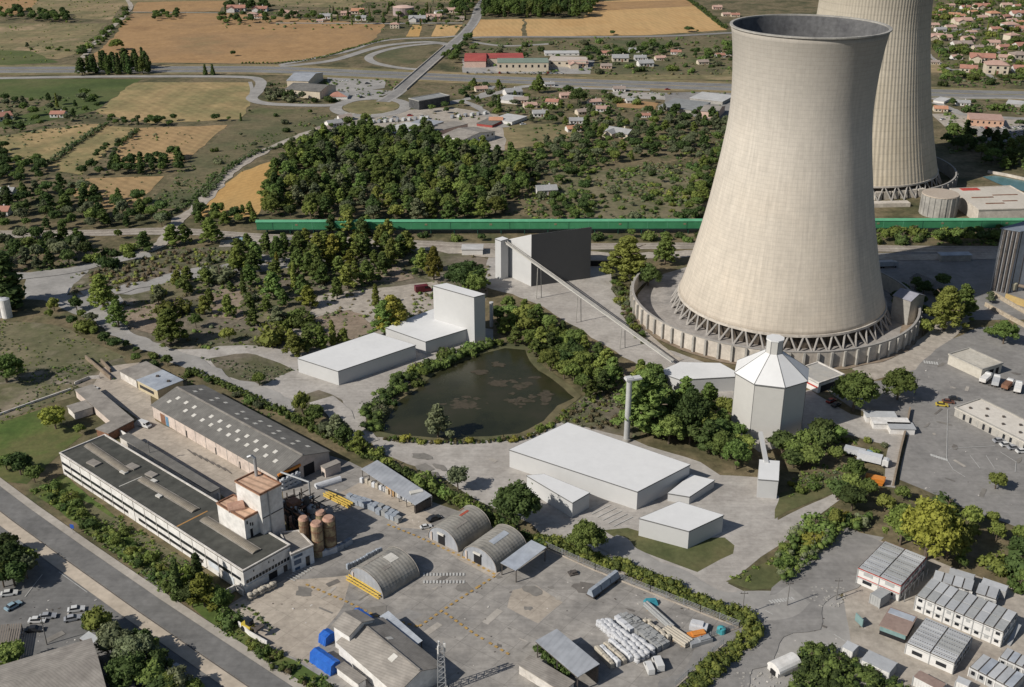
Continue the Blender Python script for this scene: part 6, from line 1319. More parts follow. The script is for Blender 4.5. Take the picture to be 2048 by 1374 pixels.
# lorries
def lorry(label, px, py, rot, cabc, boxm, L_=8.0, h=2.6, tanker=False, name='lorry'):
    q = G(px, py); o = thing(name, label, 'lorry', (q.x, q.y, .02)); o.location = (0, 0, 0); mb = lambda: MB()
    MB().box((L_/2+1.2, 0, .6), (1.9, 2.3, 2.0)).prism([(L_/2+.3, -1.1), (L_/2+2.1, -1.1), (L_/2+2.1, 1.1), (L_/2+.3, 1.1)], 2.603, 2.9, [(L_/2+.4, -1), (L_/2+1.5, -1), (L_/2+1.5, 1), (L_/2+.4, 1)]).build('cab', paint[cabc], o)
    MB().box((L_/2+2.16, 0, 1.6), (.06, 2.0, .8)).build('windscreen', win, o)
    if tanker: MB().tube((-L_/2, 0, 1.9), (L_/2-.2, 0, 1.9), 1.15, 16).build('tank', boxm, o)
    else: MB().box((0, 0, 1.0), (L_, 2.4, h)).build('box_body', boxm, o)
    MB().box((.6, 0, .55), (L_+1.2, 1.0, .4)).build('chassis', steel, o)
    for x in (-L_/2+1, -L_/2+2.2, L_/2+1.1):
        for s in (-1, 1): MB().tube((x, s*.85, .5), (x, s*1.15, .5), .5, 12).build('wheel', tyre, o)
    o.location = (q.x, q.y, .05); o.rotation_euler = (0, 0, R(rot)); return o
lorry('white and blue lorry parked among trees above the orange skip', 1738, 926, -28, 'white', wrapm[0], 7.5, 2.4)
lorry('pale blue tipper lorry parked behind the white and blue one', 1708, 912, -28, 'pale_blue', cab[1], 6.5, 1.8)
for k, (x, y) in enumerate(((1968, 765), (1990, 771), (2012, 778), (2034, 784))): lorry(f'white tipper lorry, {ORD[k]} from the left in the row beside the dusty office', x, y, 62 if k % 2 else 48, 'white', (wht, cab[1], rust, wht)[k], 4.6, 1.4)
lorry('dark trailer lorry standing in the shade right of the cooling tower', 1770, 535, 8, 'silver', cab[0], 7, 2.2)
q = G(1749, 966); sk = thing('skip', 'bright orange skip standing under the trees by the narrow gravel lane', 'skip', (0, 0, 0)); MB().prism([(-2.4, -1.2), (2.4, -1.2), (2.4, 1.2), (-2.4, 1.2)], .1, 2.2, [(-3.0, -1.35), (3.0, -1.35), (3.0, 1.35), (-3.0, 1.35)]).build('body', paint['orange'], sk); MB().box((0, 0, 2.203), (5.6, 2.4, .1)).build('lid', orng, sk)
for s in (-1, 1): MB().box((0, s*1.38, 1.0), (5.0, .12, .2)).build('rib', paint['orange'], sk)
sk.location = (q.x, q.y, 0); sk.rotation_euler = (0, 0, R(-25))
# covered trailer with glass racks in the yard
q = G(1207, 1178); tr = thing('flatbed_trailer', 'long flatbed trailer of bluish upright racks parked near the mesh fence', 'trailer', (0, 0, 0)); MB().box((0, 0, .8), (12, 2.4, .3)).build('bed', steel, tr)
for k in range(3): MB().prism([(-5.8+k*3.9, -1.1), (-2.2+k*3.9, -1.1), (-2.2+k*3.9, 1.1), (-5.8+k*3.9, 1.1)], 1.1, 2.9, [(-5.8+k*3.9, -.5), (-2.2+k*3.9, -.5), (-2.2+k*3.9, .5), (-5.8+k*3.9, .5)]).build('rack', wrapm[2], tr)
for x in (-4.6, -3.4, 4.2):
    for s in (-1, 1): MB().tube((x, s*.9, .45), (x, s*1.2, .45), .45, 10).build('wheel', tyre, tr)
tr.location = (q.x, q.y, .05); tr.rotation_euler = (0, 0, R(48))
# wheel loader
q = G(502, 1262); ld = thing('wheel_loader', 'dark yellow wheel loader with raised arm at the roadside edge of the yard', 'loader', (0, 0, 0)); MB().box((-.8, 0, .9), (3.2, 1.9, 1.1)).build('body', paint['yellow'], ld); MB().box((-.2, 0, 2.003), (1.5, 1.5, 1.4)).build('cab', win, ld)
MB().beam((.6, .5, 1.9), (3.0, .5, 2.6), .25, .3).beam((.6, -.5, 1.9), (3.0, -.5, 2.6), .25, .3).build('arm', steel, ld); MB().prism([(2.9, -1.3), (3.3, -1.3), (3.3, 1.3), (2.9, 1.3)], 1.8, 2.9, [(2.7, -1.3), (4.0, -1.3), (4.0, 1.3), (2.7, 1.3)]).build('bucket', steel, ld)
for x in (-1.6, 1.0):
    for s in (-1, 1): MB().tube((x, s*.85, .7), (x, s*1.3, .7), .7, 12).build('wheel', tyre, ld)
ld.location = (q.x, q.y, .03); ld.rotation_euler = (0, 0, R(-35))
wall_run('white_wall', 'white boundary wall below the wheel loader along the roadside scrub', [(478, 1252), (500, 1272), (535, 1292)], 1.5, .3, wht)
wall_run('ramp_wall', 'angled tan ramp wall at the foot of the long white factory', [(444, 1196), (472, 1180), (488, 1192)], 1.8, .4, whd)
wall_run('lane_wall', 'thin brown wall along the right side of the narrow gravel lane', [(1819, 822), (1812, 858), (1800, 905), (1786, 972)], 1.6, .6, mat('brown_wall', [(.22, .17, .12), (.3, .24, .18)], .4, 1.5, .3))
for k, (x, y, w_) in enumerate(((1758, 835, 5), (1778, 848, 6), (1800, 858, 4))):
    q = G(x, y+4); bld('white_shed', ('white low shed behind the clipped bushes, leftmost of three', 'white low shed behind the clipped bushes, middle of three', 'white low shed beside the brown lane wall')[k], 'shed', [pr((q.x-w_, q.y-2, 2.4)), pr((q.x+w_, q.y-3, 2.4)), pr((q.x+w_, q.y+1, 2.4)), pr((q.x-w_, q.y+2, 2.4))], 2.4, wht, (cab[1], wht, cab[0])[k])

for q_ in ([(1668, 890), (1700, 885), (1770, 925), (1778, 975), (1730, 985), (1690, 945)], [(1488, 868), (1548, 872), (1580, 1000), (1500, 1000)], [(470, 1225), (505, 1222), (545, 1290), (520, 1300), (475, 1260)], [(120, 1055), (160, 1055), (170, 1085), (130, 1085)]): EXC.append([G(*p).xy for p in q_])

# loose litter and scraps over the working yards
random.seed(12); lit = [MB(), MB()]
for (x0, y0, x1, y1, n) in ((880, 1110, 1280, 1350, 60), (480, 1180, 660, 1260, 22), (640, 960, 860, 1050, 50), (1840, 700, 2040, 1010, 40), (1500, 1170, 1900, 1370, 70), (250, 830, 520, 960, 40), (100, 1000, 420, 1160, 60), (30, 1180, 220, 1290, 50), (1230, 1180, 1460, 1300, 60)):
    for k in range(n):
        x, y = random.uniform(x0, x1), random.uniform(y0, y1); q = G(x, y); s_ = random.uniform(.1, .34)
        if any(b[0] < q.x < b[2] and b[1] < q.y < b[3] for b in [(min(p[0] for p in P), min(p[1] for p in P), max(p[0] for p in P), max(p[1] for p in P)) for P in EXC]): continue
        lit[k % 2].box((q.x, q.y, .02), (s_, s_*random.uniform(.5, 2.5), s_*random.uniform(.2, .8)), random.random()*3)
for l_, m_ in zip(lit, (whd, steel)): o = l_.build('litter', m_); o['kind'] = 'stuff'
# ---------------------------------------------------------------- trees, shrubs, hedges
import numpy as np
FOL = {'dark': [(0.057, 0.091, 0.029), (0.090, 0.134, 0.041), (0.042, 0.070, 0.024)], 'mid': [(0.104, 0.158, 0.041), (0.154, 0.209, 0.056), (0.079, 0.121, 0.034)],
       'olive': [(0.154, 0.199, 0.046), (0.209, 0.248, 0.060), (0.117, 0.158, 0.041)], 'yellow': [(0.209, 0.222, 0.041), (0.264, 0.269, 0.051), (0.154, 0.181, 0.041)],
       'brown': [(0.142, 0.119, 0.063), (0.184, 0.155, 0.085), (0.104, 0.094, 0.051)],
       'grey': [(0.123, 0.148, 0.078), (0.166, 0.188, 0.101), (0.096, 0.114, 0.063)]}
CN = {'dark': 'dark green', 'mid': 'mid-green', 'olive': 'olive green', 'yellow': 'yellow-green', 'grey': 'grey-green', 'brown': 'brownish'}
def fmat(c):
    m = mat('foliage_'+c, FOL[c], .35, 1.6, .38, rough=.8, obj=True, lo=.3, hi=.7, spec=.2)
    if 'rnd' not in m:
        m['rnd'] = 1; t_ = m.node_tree; b_ = t_.nodes['Principled BSDF']; src = b_.inputs['Base Color'].links[0].from_socket
        oi = t_.nodes.new('ShaderNodeObjectInfo'); hs = t_.nodes.new('ShaderNodeHueSaturation'); mr = t_.nodes.new('ShaderNodeMapRange'); mr.inputs[3].default_value = .62; mr.inputs[4].default_value = 1.38; m2_ = t_.nodes.new('ShaderNodeMath'); m2_.operation = 'FRACT'; m3_ = t_.nodes.new('ShaderNodeMath'); m3_.operation = 'MULTIPLY'; m3_.inputs[1].default_value = 7.31; t_.links.new(oi.outputs['Random'], m3_.inputs[0]); t_.links.new(m3_.outputs[0], m2_.inputs[0]); m4_ = t_.nodes.new('ShaderNodeMapRange'); m4_.inputs[3].default_value = .478; m4_.inputs[4].default_value = .515; t_.links.new(m2_.outputs[0], m4_.inputs[0]); t_.links.new(m4_.outputs[0], hs.inputs['Hue'])
        t_.links.new(oi.outputs['Random'], mr.inputs[0]); t_.links.new(mr.outputs[0], hs.inputs['Value']); t_.links.new(src, hs.inputs['Color'])
        t_.links.new(hs.outputs[0], b_.inputs['Base Color']); tl = t_.nodes.new('ShaderNodeBsdfTranslucent'); mx = t_.nodes.new('ShaderNodeMixShader'); mx.inputs[0].default_value = .30
        t_.links.new(hs.outputs[0], tl.inputs['Color']); t_.links.new(b_.outputs[0], mx.inputs[1]); t_.links.new(tl.outputs[0], mx.inputs[2]); t_.links.new(mx.outputs[0], t_.nodes['Material Output'].inputs['Surface'])
    return m
barkm = mat('bark', [(.10, .075, .055), (.15, .12, .09)], .8, 3, .3)
def ico():
    bm = bmesh.new(); bmesh.ops.create_icosphere(bm, subdivisions=2, radius=1); v = np.array([x.co[:] for x in bm.verts]); f = np.array([[w.index for w in x.verts] for x in bm.faces]); bm.free(); return v, f
IV, IF = ico()
def ico1():
    bm = bmesh.new(); bmesh.ops.create_icosphere(bm, subdivisions=1, radius=1); v = np.array([x.co[:] for x in bm.verts]); f = np.array([[w.index for w in x.verts] for x in bm.faces]); bm.free(); return v, f
IV1, IF1 = ico1()
def clumps(L, rng, leaves=70, size=(.28, .55), small=False):
    """leafy clumps: L = [(centre, radii)], each an uneven core with many small leaf sprays standing off its surface"""
    V, T, Q = [], [], []; n = 0; iv, if_ = (IV1, IF1) if small else (IV, IF)
    for c, r in L:
        c, r = np.array(c), np.array(r)
        d = 1+.22*np.sin(iv@rng.normal(0, 3.2, 3)+rng.random()*6)+.14*np.sin(iv@rng.normal(0, 7, 3)+rng.random()*6)+rng.normal(0, .06, len(iv))
        V.append(c+iv*r*.80*d[:, None]); T.append(if_+n); n += len(iv)
        k = leaves; u = rng.normal(size=(k, 3)); u /= np.linalg.norm(u, axis=1)[:, None]
        p = c+u*r*(rng.uniform(.72, 1.14, k)+rng.exponential(.09, k))[:, None]; nn = u+rng.normal(0, .55, (k, 3)); nn /= np.linalg.norm(nn, axis=1)[:, None]
        a = np.cross(nn, rng.normal(size=(k, 3))); a /= np.linalg.norm(a, axis=1)[:, None]; b = np.cross(nn, a); s = rng.uniform(*size, k)[:, None]
        q = np.stack([p+a*s, p+b*s*.7, p-a*s, p-b*s*.7], 1).reshape(-1, 3); V.append(q); Q.append(np.arange(n, n+4*k).reshape(-1, 4)); n += 4*k
    return np.concatenate(V), np.concatenate(T), np.concatenate(Q)
def npmulti(name, sets):
    """one mesh out of several leaf masses, each with a foliage colour of its own"""
    V, T, Q, ti, qi, ms, n = [], [], [], [], [], [], 0
    for k, (v, t2, q, m) in enumerate(sets): V.append(v); T.append(t2+n); Q.append(q+n); ti.append(np.full(len(t2), k)); qi.append(np.full(len(q), k)); ms.append(m); n += len(v)
    me = npmesh(name, np.concatenate(V), np.concatenate(T), np.concatenate(Q), ms[0])
    for m in ms[1:]: me.materials.append(m)
    me.polygons.foreach_set('material_index', np.concatenate(ti+qi).astype(np.int32)); return me
def npmesh(name, V, T, Q, m):
    me = bpy.data.meshes.new(name); me.vertices.add(len(V)); me.vertices.foreach_set('co', V.astype(np.float32).ravel())
    li = np.concatenate([T.ravel(), Q.ravel()]).astype(np.int32); me.loops.add(len(li)); me.loops.foreach_set('vertex_index', li)
    nt_, nq = len(T), len(Q); st_ = np.concatenate([np.arange(nt_)*3, nt_*3+np.arange(nq)*4]).astype(np.int32)
    me.polygons.add(nt_+nq); me.polygons.foreach_set('loop_start', st_)
    me.update(calc_edges=True); me.validate(); me.materials.append(m); return me
def lumps(kind, rng, big=False):
    L = []
    if kind == 'broadleaf_tree' and big:
        for k in range(80):
            u = rng.normal(size=3); u /= np.linalg.norm(u); u[2] = abs(u[2])*1.2-.5; e = rng.uniform(.6, 1.08)
            L.append((np.array([2.9*u[0]*e, 2.9*u[1]*e, 4.5+3.0*u[2]*e]), (lambda r: (r, r, r*.9))(rng.uniform(.4, .8))))
        L.append(((0, 0, 4.5), (2.4, 2.4, 2.4)))
    elif kind == 'broadleaf_tree':
        for k in range(20):
            u = rng.normal(size=3); u /= np.linalg.norm(u); u[2] = abs(u[2])*1.15-.45; e = rng.uniform(.5, 1.2)
            c = np.array([2.5*u[0]*e, 2.5*u[1]*e, 4.6+2.5*u[2]*e]); r = rng.uniform(.55, 1.5)*(1.25-.3*e); L.append((c, (r*rng.uniform(.85, 1.35), r*rng.uniform(.85, 1.35), r*rng.uniform(.65, 1.0))))
        L.append(((0, 0, 4.6), (2.1, 2.1, 2.0)))
    elif kind == 'pine_tree' and big:
        for k in range(90):
            t_ = (k/89)**.85; z_ = 1.8+9.0*t_; rr = 2.6*(1-t_)**.7+.2; a = k*2.4+rng.random(); e = rng.random()**.5*1.1; r = rng.uniform(.38, .72)*(1.05-.35*t_)
            L.append(((rr*e*math.cos(a), rr*e*math.sin(a), z_), (r, r, r*.9)))
        L += [((0, 0, 3.8), (1.7, 1.7, 2.0)), ((0, 0, 6.5), (1.2, 1.2, 2.2))]
    elif kind == 'pine_tree':
        for k in range(24):
            t_ = (k/23)**.9; z_ = 2.2+8.2*t_; rr = 2.5*(1-t_)**.75+.25; a = k*2.4+rng.random(); e = rng.uniform(.4, 1.3); r = rng.uniform(.55, 1.25)*(1.05-.4*t_)
            L.append(((rr*e*math.cos(a), rr*e*math.sin(a), z_), (r, r, r*.85)))
        L.append(((0, 0, 4.2), (1.5, 1.5, 2.2))); L.append(((0, 0, 7), (1.0, 1.0, 2.0)))
    elif kind == 'cypress_tree':
        for k in range(16):
            t_ = k/15; z_ = 1.0+8.6*t_; rr = .75*(1-t_*.8); a = k*2.4; r = (1.0-.6*t_)*rng.uniform(.85, 1.15); L.append(((rr*math.cos(a)*.8, rr*math.sin(a)*.8, z_), (r, r, r*1.2)))
    else:
        for k in range(9):
            a = rng.random()*6.28; e = rng.random()**.5*1.4; r = rng.uniform(.55, .95); L.append(((e*math.cos(a), e*math.sin(a), rng.uniform(.4, 1.5-.4*e)), (r, r, r*.85)))
    return L
KH = {'broadleaf_tree': 8.3, 'pine_tree': 11.2, 'cypress_tree': 10.2, 'shrub': 2.4}
CM, TM = {}, {}
def crown_mesh(kind, var, col):
    if (kind, var, col) not in CM:
        if (kind, var) not in CM:
            rng = np.random.default_rng(abs(var)*7+len(kind)*131); CM[(kind, var)] = clumps(lumps(kind, rng, var >= 7), rng, 62 if kind != 'shrub' else 46, (.13, .28) if var >= 7 else (.26, .52) if kind != 'shrub' else (.16, .32), kind == 'shrub' or var >= 7)
        CM[(kind, var, col)] = npmesh('crown', *CM[(kind, var)], fmat(col))
    return CM[(kind, var, col)]
def trunk_mesh(kind):
    if kind not in TM:
        h = KH[kind]; rng = random.Random(3); mb = MB(); top = h*(.8 if kind != 'broadleaf_tree' else .5); b_ = .22 if kind != 'shrub' else .09
        mb.tube((0, 0, -.1), (.05, .03, top*.5), b_, 7).tube((.05, .03, top*.48), (.1, 0, top), b_*.6, 7)
        for k in range(6):
            a = k*1.1+.3; z_ = top*(.35+.1*k) if kind == 'pine_tree' else top*(.55+.07*k); l_ = h*.2; mb.tube((.05, .02, z_), (l_*math.cos(a), l_*math.sin(a), z_+l_*.7), b_*.35, 5)
        o = mb.build('trunk', barkm); TM[kind] = o.data; bpy.data.objects.remove(o)
    return TM[kind]
def inside(x, y, P):
    c = False; n = len(P); j = n-1
    for i in range(n):
        xi, yi, xj, yj = P[i][0], P[i][1], P[j][0], P[j][1]
        if (yi > y) != (yj > y) and x < (xj-xi)*(y-yi)/(yj-yi)+xi: c = not c
        j = i
    return c
EB = [(min(p[0] for p in P), min(p[1] for p in P), max(p[0] for p in P), max(p[1] for p in P), P) for P in EXC]
def blocked(x, y, road=True):
    for x0, y0, x1, y1, P in EB:
        if x0 < x < x1 and y0 < y < y1 and inside(x, y, P): return True
    if road:
        for pts, w in ROADS:
            for a, b in zip(pts[:-1], pts[1:]):
                if abs(a.x-x) > 90 and abs(b.x-x) > 90: continue
                d = b-a; l2 = d.length_squared
                if l2 == 0: continue
                t_ = max(0, min(1, ((x-a.x)*d.x+(y-a.y)*d.y)/l2)); ex, ey = a.x+d.x*t_-x, a.y+d.y*t_-y
                if ex*ex+ey*ey < w*w: return True
    return False
TREES = []; GRID = {}
def near(x, y, s):
    for i in range(int(x//10)-1, int(x//10)+2):
        for j in range(int(y//10)-1, int(y//10)+2):
            for a, b, r in GRID.get((i, j), ()):
                if (a-x)**2+(b-y)**2 < (s*.5+r*.5)**2: return True
    return False
def plant(x, y, kind, col, h, group, w=1.0):
    w *= 1.35 if kind == 'pine_tree' else .98
    GRID.setdefault((int(x//10), int(y//10)), []).append((x, y, h*.5)); px, py = pr((x, y, 0)); TREES.append(dict(x=x, y=y, k=kind, c=col, h=h, g=group, px=px, py=py, w=w))
RS = random.Random(42)
def wood(poly, kinds, cols, gap, hr, group, n=4000, road=True, most=999):
    P = [G(*p) for p in poly]; x0, x1, y0, y1 = min(p.x for p in P), max(p.x for p in P), min(p.y for p in P), max(p.y for p in P); put = []; 
    n = min(n, int((x1-x0)*(y1-y0)/gap/gap*9)+40)
    for _ in range(n):
        if len(put) >= most: break
        x, y = RS.uniform(x0, x1), RS.uniform(y0, y1)
        if not inside(x, y, P): continue
        g_ = gap*RS.uniform(.75, 1.25)
        if any((a-x)**2+(b-y)**2 < g_*g_ for a, b in put) or blocked(x, y, road): continue
        put.append((x, y)); plant(x, y, RS.choice(kinds), RS.choice(cols), RS.uniform(*hr), group, RS.uniform(.85, 1.25))
B_, P_, C_, S_ = 'broadleaf_tree', 'pine_tree', 'cypress_tree', 'shrub'
def one(px, py, top, kind, col, w=1.0, group='single trees'):
    g = G(px, py); plant(g.x, g.y, kind, col, zat(px, py, top), group, w)
# single trees, each read from the picture: foot x, foot y, crown top y
for a in ((916, 980, 928, B_, 'grey', .95), (1032, 1052, 958, B_, 'dark', 1.15), (1172, 1112, 1036, B_, 'mid', 1.1), (876, 874, 808, P_, 'grey', 1.0), (1706, 822, 736, B_, 'mid', 1.2), (1794, 800, 728, B_, 'mid', 1.1), (1990, 978, 940, B_, 'olive', 1.1),
          (1850, 1120, 985, B_, 'yellow', 1.0), (1800, 1090, 1000, B_, 'olive', .95), (1893, 1118, 1020, B_, 'olive', .9), (1888, 660, 572, P_, 'olive', 1.2), (1922, 640, 568, P_, 'mid', 1.1), (1846, 670, 632, B_, 'olive', 1.0), (2006, 688, 634, B_, 'mid', 1.1), (1980, 676, 650, B_, 'mid', 1.1),
          (1252, 562, 472, P_, 'olive', 1.4), (1330, 528, 464, P_, 'mid', 1.1), (1296, 572, 520, B_, 'dark', 1.2), (20, 612, 505, C_, 'dark', 2.2), (42, 950, 900, B_, 'dark', 1.2), (14, 940, 905, B_, 'mid', 1.2), (70, 965, 925, B_, 'mid', 1.0), (14, 765, 700, B_, 'mid', 1.3), (112, 858, 806, B_, 'yellow', 1.2), (160, 868, 845, B_, 'olive', 1.1), (235, 100, 74, B_, 'olive', 1.5), (467, 112, 98, B_, 'dark', 1.1), (55, 95, 84, P_, 'grey', 1.3),
          (200, 1268, 1212, B_, 'olive', 1.0), (182, 1262, 1222, B_, 'dark', 1.0), (20, 1150, 1082, B_, 'dark', 1.3), (45, 1140, 1090, B_, 'mid', 1.2), (10, 1110, 1060, B_, 'dark', 1.1), (240, 1310, 1250, B_, 'grey', 1.1), (275, 1340, 1265, B_, 'grey', 1.2), (262, 1374, 1300, B_, 'dark', 1.2), (300, 1380, 1320, B_, 'mid', 1.1), (305, 1310, 1275, B_, 'mid', 1.0), (345, 1395, 1345, B_, 'olive', 1.1), (390, 1390, 1352, B_, 'olive', .9),
          (400, 1180, 1108, C_, 'dark', 1.3), (358, 1200, 1118, C_, 'dark', 1.0), (372, 1180, 1126, B_, 'olive', .8), (410, 1214, 1146, P_, 'yellow', 1.0), (440, 1216, 1172, B_, 'mid', 1.0), (385, 1215, 1165, B_, 'dark', .9), (345, 1190, 1150, B_, 'mid', .9), (24, 1340, 1280, B_, 'mid', 1.2), (30, 1172, 1112, B_, 'dark', 1.1), (55, 1158, 1108, B_, 'grey', 1.0), (8, 1175, 1120, B_, 'mid', 1.0), (322, 1352, 1296, B_, 'dark', 1.0), (285, 1300, 1254, B_, 'dark', 1.0), (360, 1385, 1330, B_, 'grey', 1.0), (222, 1290, 1240, B_, 'grey', 1.0), (330, 1400, 1348, B_, 'dark', 1.1),
          (868, 560, 492, P_, 'yellow', .8), (845, 545, 495, P_, 'olive', .9), (935, 580, 515, B_, 'dark', 1.6), (950, 590, 535, B_, 'mid', 1.2), (786, 665, 590, P_, 'yellow', 1.3), (770, 668, 600, P_, 'mid', 1.2), (752, 610, 568, C_, 'olive', 1.3), (800, 640, 600, P_, 'olive', 1.1), (666, 690, 640, C_, 'olive', 1.2), (688, 690, 655, P_, 'olive', 1.0), (642, 700, 652, P_, 'olive', 1.0), (615, 706, 660, P_, 'mid', 1.2), (593, 714, 668, P_, 'olive', 1.2), (519, 772, 742, B_, 'olive', 1.1), (208, 620, 548, P_, 'olive', 1.1), (238, 655, 598, P_, 'mid', 1.1), (342, 688, 618, P_, 'olive', 1.4), (290, 502, 462, P_, 'dark', 1.3), (345, 490, 448, P_, 'olive', 1.2), (370, 488, 446, P_, 'mid', 1.0), (423, 486, 434, P_, 'olive', 1.3), (238, 478, 455, B_, 'olive', .9),
          (1078, 186, 150, P_, 'mid', 1.1), (1068, 180, 160, P_, 'olive', 1.0), (1136, 190, 166, B_, 'dark', 1.2), (1156, 208, 172, B_, 'dark', 1.4), (998, 225, 188, C_, 'dark', 1.2), (1225, 70, 58, B_, 'dark', 1.4), (1378, 64, 50, B_, 'dark', 1.8), (1395, 64, 58, B_, 'mid', 1.2), (411, 150, 128, C_, 'dark', 1.6), (426, 150, 128, C_, 'dark', 1.6), (313, 252, 228, B_, 'dark', 1.5), (432, 242, 225, B_, 'dark', 1.5), (482, 242, 226, C_, 'dark', 1.2), (458, 242, 230, B_, 'mid', 1.0), (338, 252, 240, B_, 'mid', 1.1), (276, 250, 232, C_, 'grey', 1.3), (183, 210, 190, B_, 'dark', 1.2), (115, 215, 185, C_, 'olive', .8), (1930, 280, 240, C_, 'dark', 2.0), (2040, 255, 235, B_, 'dark', 1.4)):
    one(*a)
# woods, rows and belts
W1 = 'trees of the dense wood behind the green gallery'
wood([(528, 436), (535, 375), (575, 315), (640, 278), (720, 264), (800, 270), (862, 266), (885, 300), (935, 300), (1010, 312), (1062, 345), (1045, 395), (1000, 440), (760, 443)], [P_, P_, P_, B_, P_, B_], ['mid', 'olive', 'mid', 'dark', 'mid', 'grey'], 7.6, (8.5, 12.5), W1)
W2 = 'trees of the scrub wood left of the towers'
wood([(1000, 330), (1100, 290), (1180, 255), (1240, 260), (1300, 225), (1395, 222), (1462, 250), (1448, 330), (1330, 315), (1200, 335), (1120, 372), (1060, 350)], [B_, B_, P_, B_], ['dark', 'grey', 'mid', 'dark', 'grey', 'olive'], 9.0, (6, 9.5), W2)
wood([(1060, 350), (1430, 330), (1400, 440), (1080, 443)], [S_, S_, B_], ['grey', 'olive', 'mid', 'dark'], 8.5, (2, 5), 'shrubs on the open slope left of the tower')
wood([(1110, 400), (1185, 400), (1185, 443), (1100, 443)], [B_], ['mid', 'dark'], 7, (5, 8), W2); wood([(1390, 340), (1440, 300), (1405, 440), (1370, 442)], [B_, P_], ['mid', 'olive', 'dark'], 8, (5, 9), W2)
W3 = 'trees along the field edge at the left'
wood([(-40, 405), (60, 385), (130, 372), (205, 392), (265, 400), (330, 428), (332, 462), (-40, 462)], [B_, B_, P_], ['dark', 'mid', 'dark', 'grey'], 8, (6, 10), W3)
wood([(-40, 300), (10, 300), (20, 350), (-40, 400)], [B_], ['dark'], 8, (7, 10), W3); wood([(20, 330), (85, 325), (90, 360), (30, 370)], [B_], ['dark', 'mid'], 8, (6, 9), W3)
wood([(165, 340), (300, 318), (368, 314), (368, 348), (165, 352)], [B_, B_, P_], ['dark', 'mid', 'dark'], 7.5, (6, 9.5), W3); wood([(180, 320), (230, 285), (270, 268), (260, 285), (225, 318)], [B_], ['grey', 'dark'], 8, (4, 6), W3)
wood([(-40, 205), (55, 205), (190, 195), (200, 228), (60, 262), (-40, 275)], [B_, B_, P_], ['dark', 'mid', 'grey'], 13, (5, 9), 'trees round the red-roofed farm huts'); wood([(218, 240), (350, 240), (350, 252), (218, 252)], [B_], ['dark', 'mid'], 7, (4, 6.5), W3)
wood([(-40, 480), (165, 468), (178, 505), (170, 530), (40, 545), (-40, 540)], [B_, P_, B_], ['dark', 'mid', 'grey'], 8, (6, 10), W3)
wood([(170, 505), (300, 500), (300, 520), (160, 545)], [B_, S_], ['dark', 'olive'], 8, (3, 7), W3); wood([(390, 425), (520, 430), (510, 448), (395, 452)], [B_, P_], ['dark', 'mid', 'olive'], 7, (5, 9), W3)
W4 = 'tall slim trees of the weedy grove'
wood([(480, 500), (545, 492), (600, 500), (660, 505), (700, 490), (800, 490), (830, 520), (760, 560), (700, 590), (600, 620), (500, 625), (470, 560)], [P_, P_, C_, P_], ['olive', 'olive', 'mid', 'yellow', 'mid'], 8.8, (8, 13.5), W4)
wood([(330, 560), (480, 560), (560, 640), (570, 690), (430, 690), (300, 640)], [P_, B_, S_, P_, S_], ['olive', 'mid', 'grey', 'olive'], 11.5, (4, 10.5), W4)
wood([(650, 470), (720, 462), (820, 480), (800, 520), (690, 520)], [P_], ['olive', 'mid', 'dark'], 8, (9, 13), W4); wood([(380, 530), (480, 520), (480, 560), (360, 580)], [B_, S_, P_], ['olive', 'grey', 'mid'], 9, (4, 8), W4)
wood([(640, 540), (860, 520), (870, 560), (640, 570)], [B_, S_, P_], ['dark', 'grey', 'olive'], 11, (3, 7), W4); wood([(565, 640), (610, 630), (640, 660), (580, 700)], [P_, S_], ['olive', 'mid'], 9, (5, 8), W4)
wood([(75, 610), (150, 615), (230, 690), (240, 712), (195, 690), (110, 650)], [B_, S_, B_], ['dark', 'grey', 'olive'], 7.5, (4, 7), W4); wood([(230, 690), (330, 712), (340, 742), (260, 738)], [B_, S_], ['dark', 'mid'], 6.5, (3, 6), W4)
W5 = 'bushes and trees round the pond'
wood([(742, 812), (795, 762), (872, 722), (972, 684), (1000, 690), (960, 704), (870, 746), (795, 800), (760, 856)], [B_, S_, B_, S_], ['mid', 'dark', 'olive', 'grey'], 4.0, (2.4, 5), W5)
wood([(988, 640), (1030, 612), (1072, 632), (1205, 722), (1235, 768), (1190, 800), (1158, 792), (1082, 738), (1062, 698), (1010, 690)], [P_, B_, B_, P_], ['olive', 'mid', 'olive', 'dark', 'mid'], 5.6, (6.5, 10.5), W5)
wood([(780, 876), (900, 884), (1040, 876), (1100, 850), (1130, 820), (1160, 800), (1180, 812), (1140, 840), (1050, 884), (900, 890), (780, 884)], [S_, S_, S_, B_], ['mid', 'olive', 'yellow'], 4.2, (1.4, 2.8), W5)
W6 = 'dark trees of the belt in front of the silo'
wood([(1262, 770), (1300, 755), (1330, 790), (1395, 810), (1440, 830), (1485, 850), (1515, 905), (1515, 945), (1440, 935), (1400, 910), (1290, 872), (1260, 850)], [B_, B_, P_], ['mid', 'dark', 'olive', 'mid'], 6.2, (8, 12.5), W6)
wood([(1520, 892), (1600, 890), (1680, 872), (1690, 905), (1665, 950), (1590, 945), (1530, 930)], [B_, B_], ['mid', 'dark', 'mid'], 6.2, (7, 10), W6); one(1288, 862, 740, P_, 'mid', 1.4, W6); one(1378, 868, 772, B_, 'dark', 1.0, W6)
wood([(1670, 1000), (1700, 955), (1742, 985), (1745, 1030), (1700, 1040)], [B_], ['mid', 'dark'], 6.5, (7, 10), W6); wood([(1560, 965), (1670, 952), (1690, 985), (1600, 985)], [S_], ['olive', 'yellow', 'mid'], 5, (1.5, 3), W6)
W7 = 'bushes along the ramp beside the parking road'
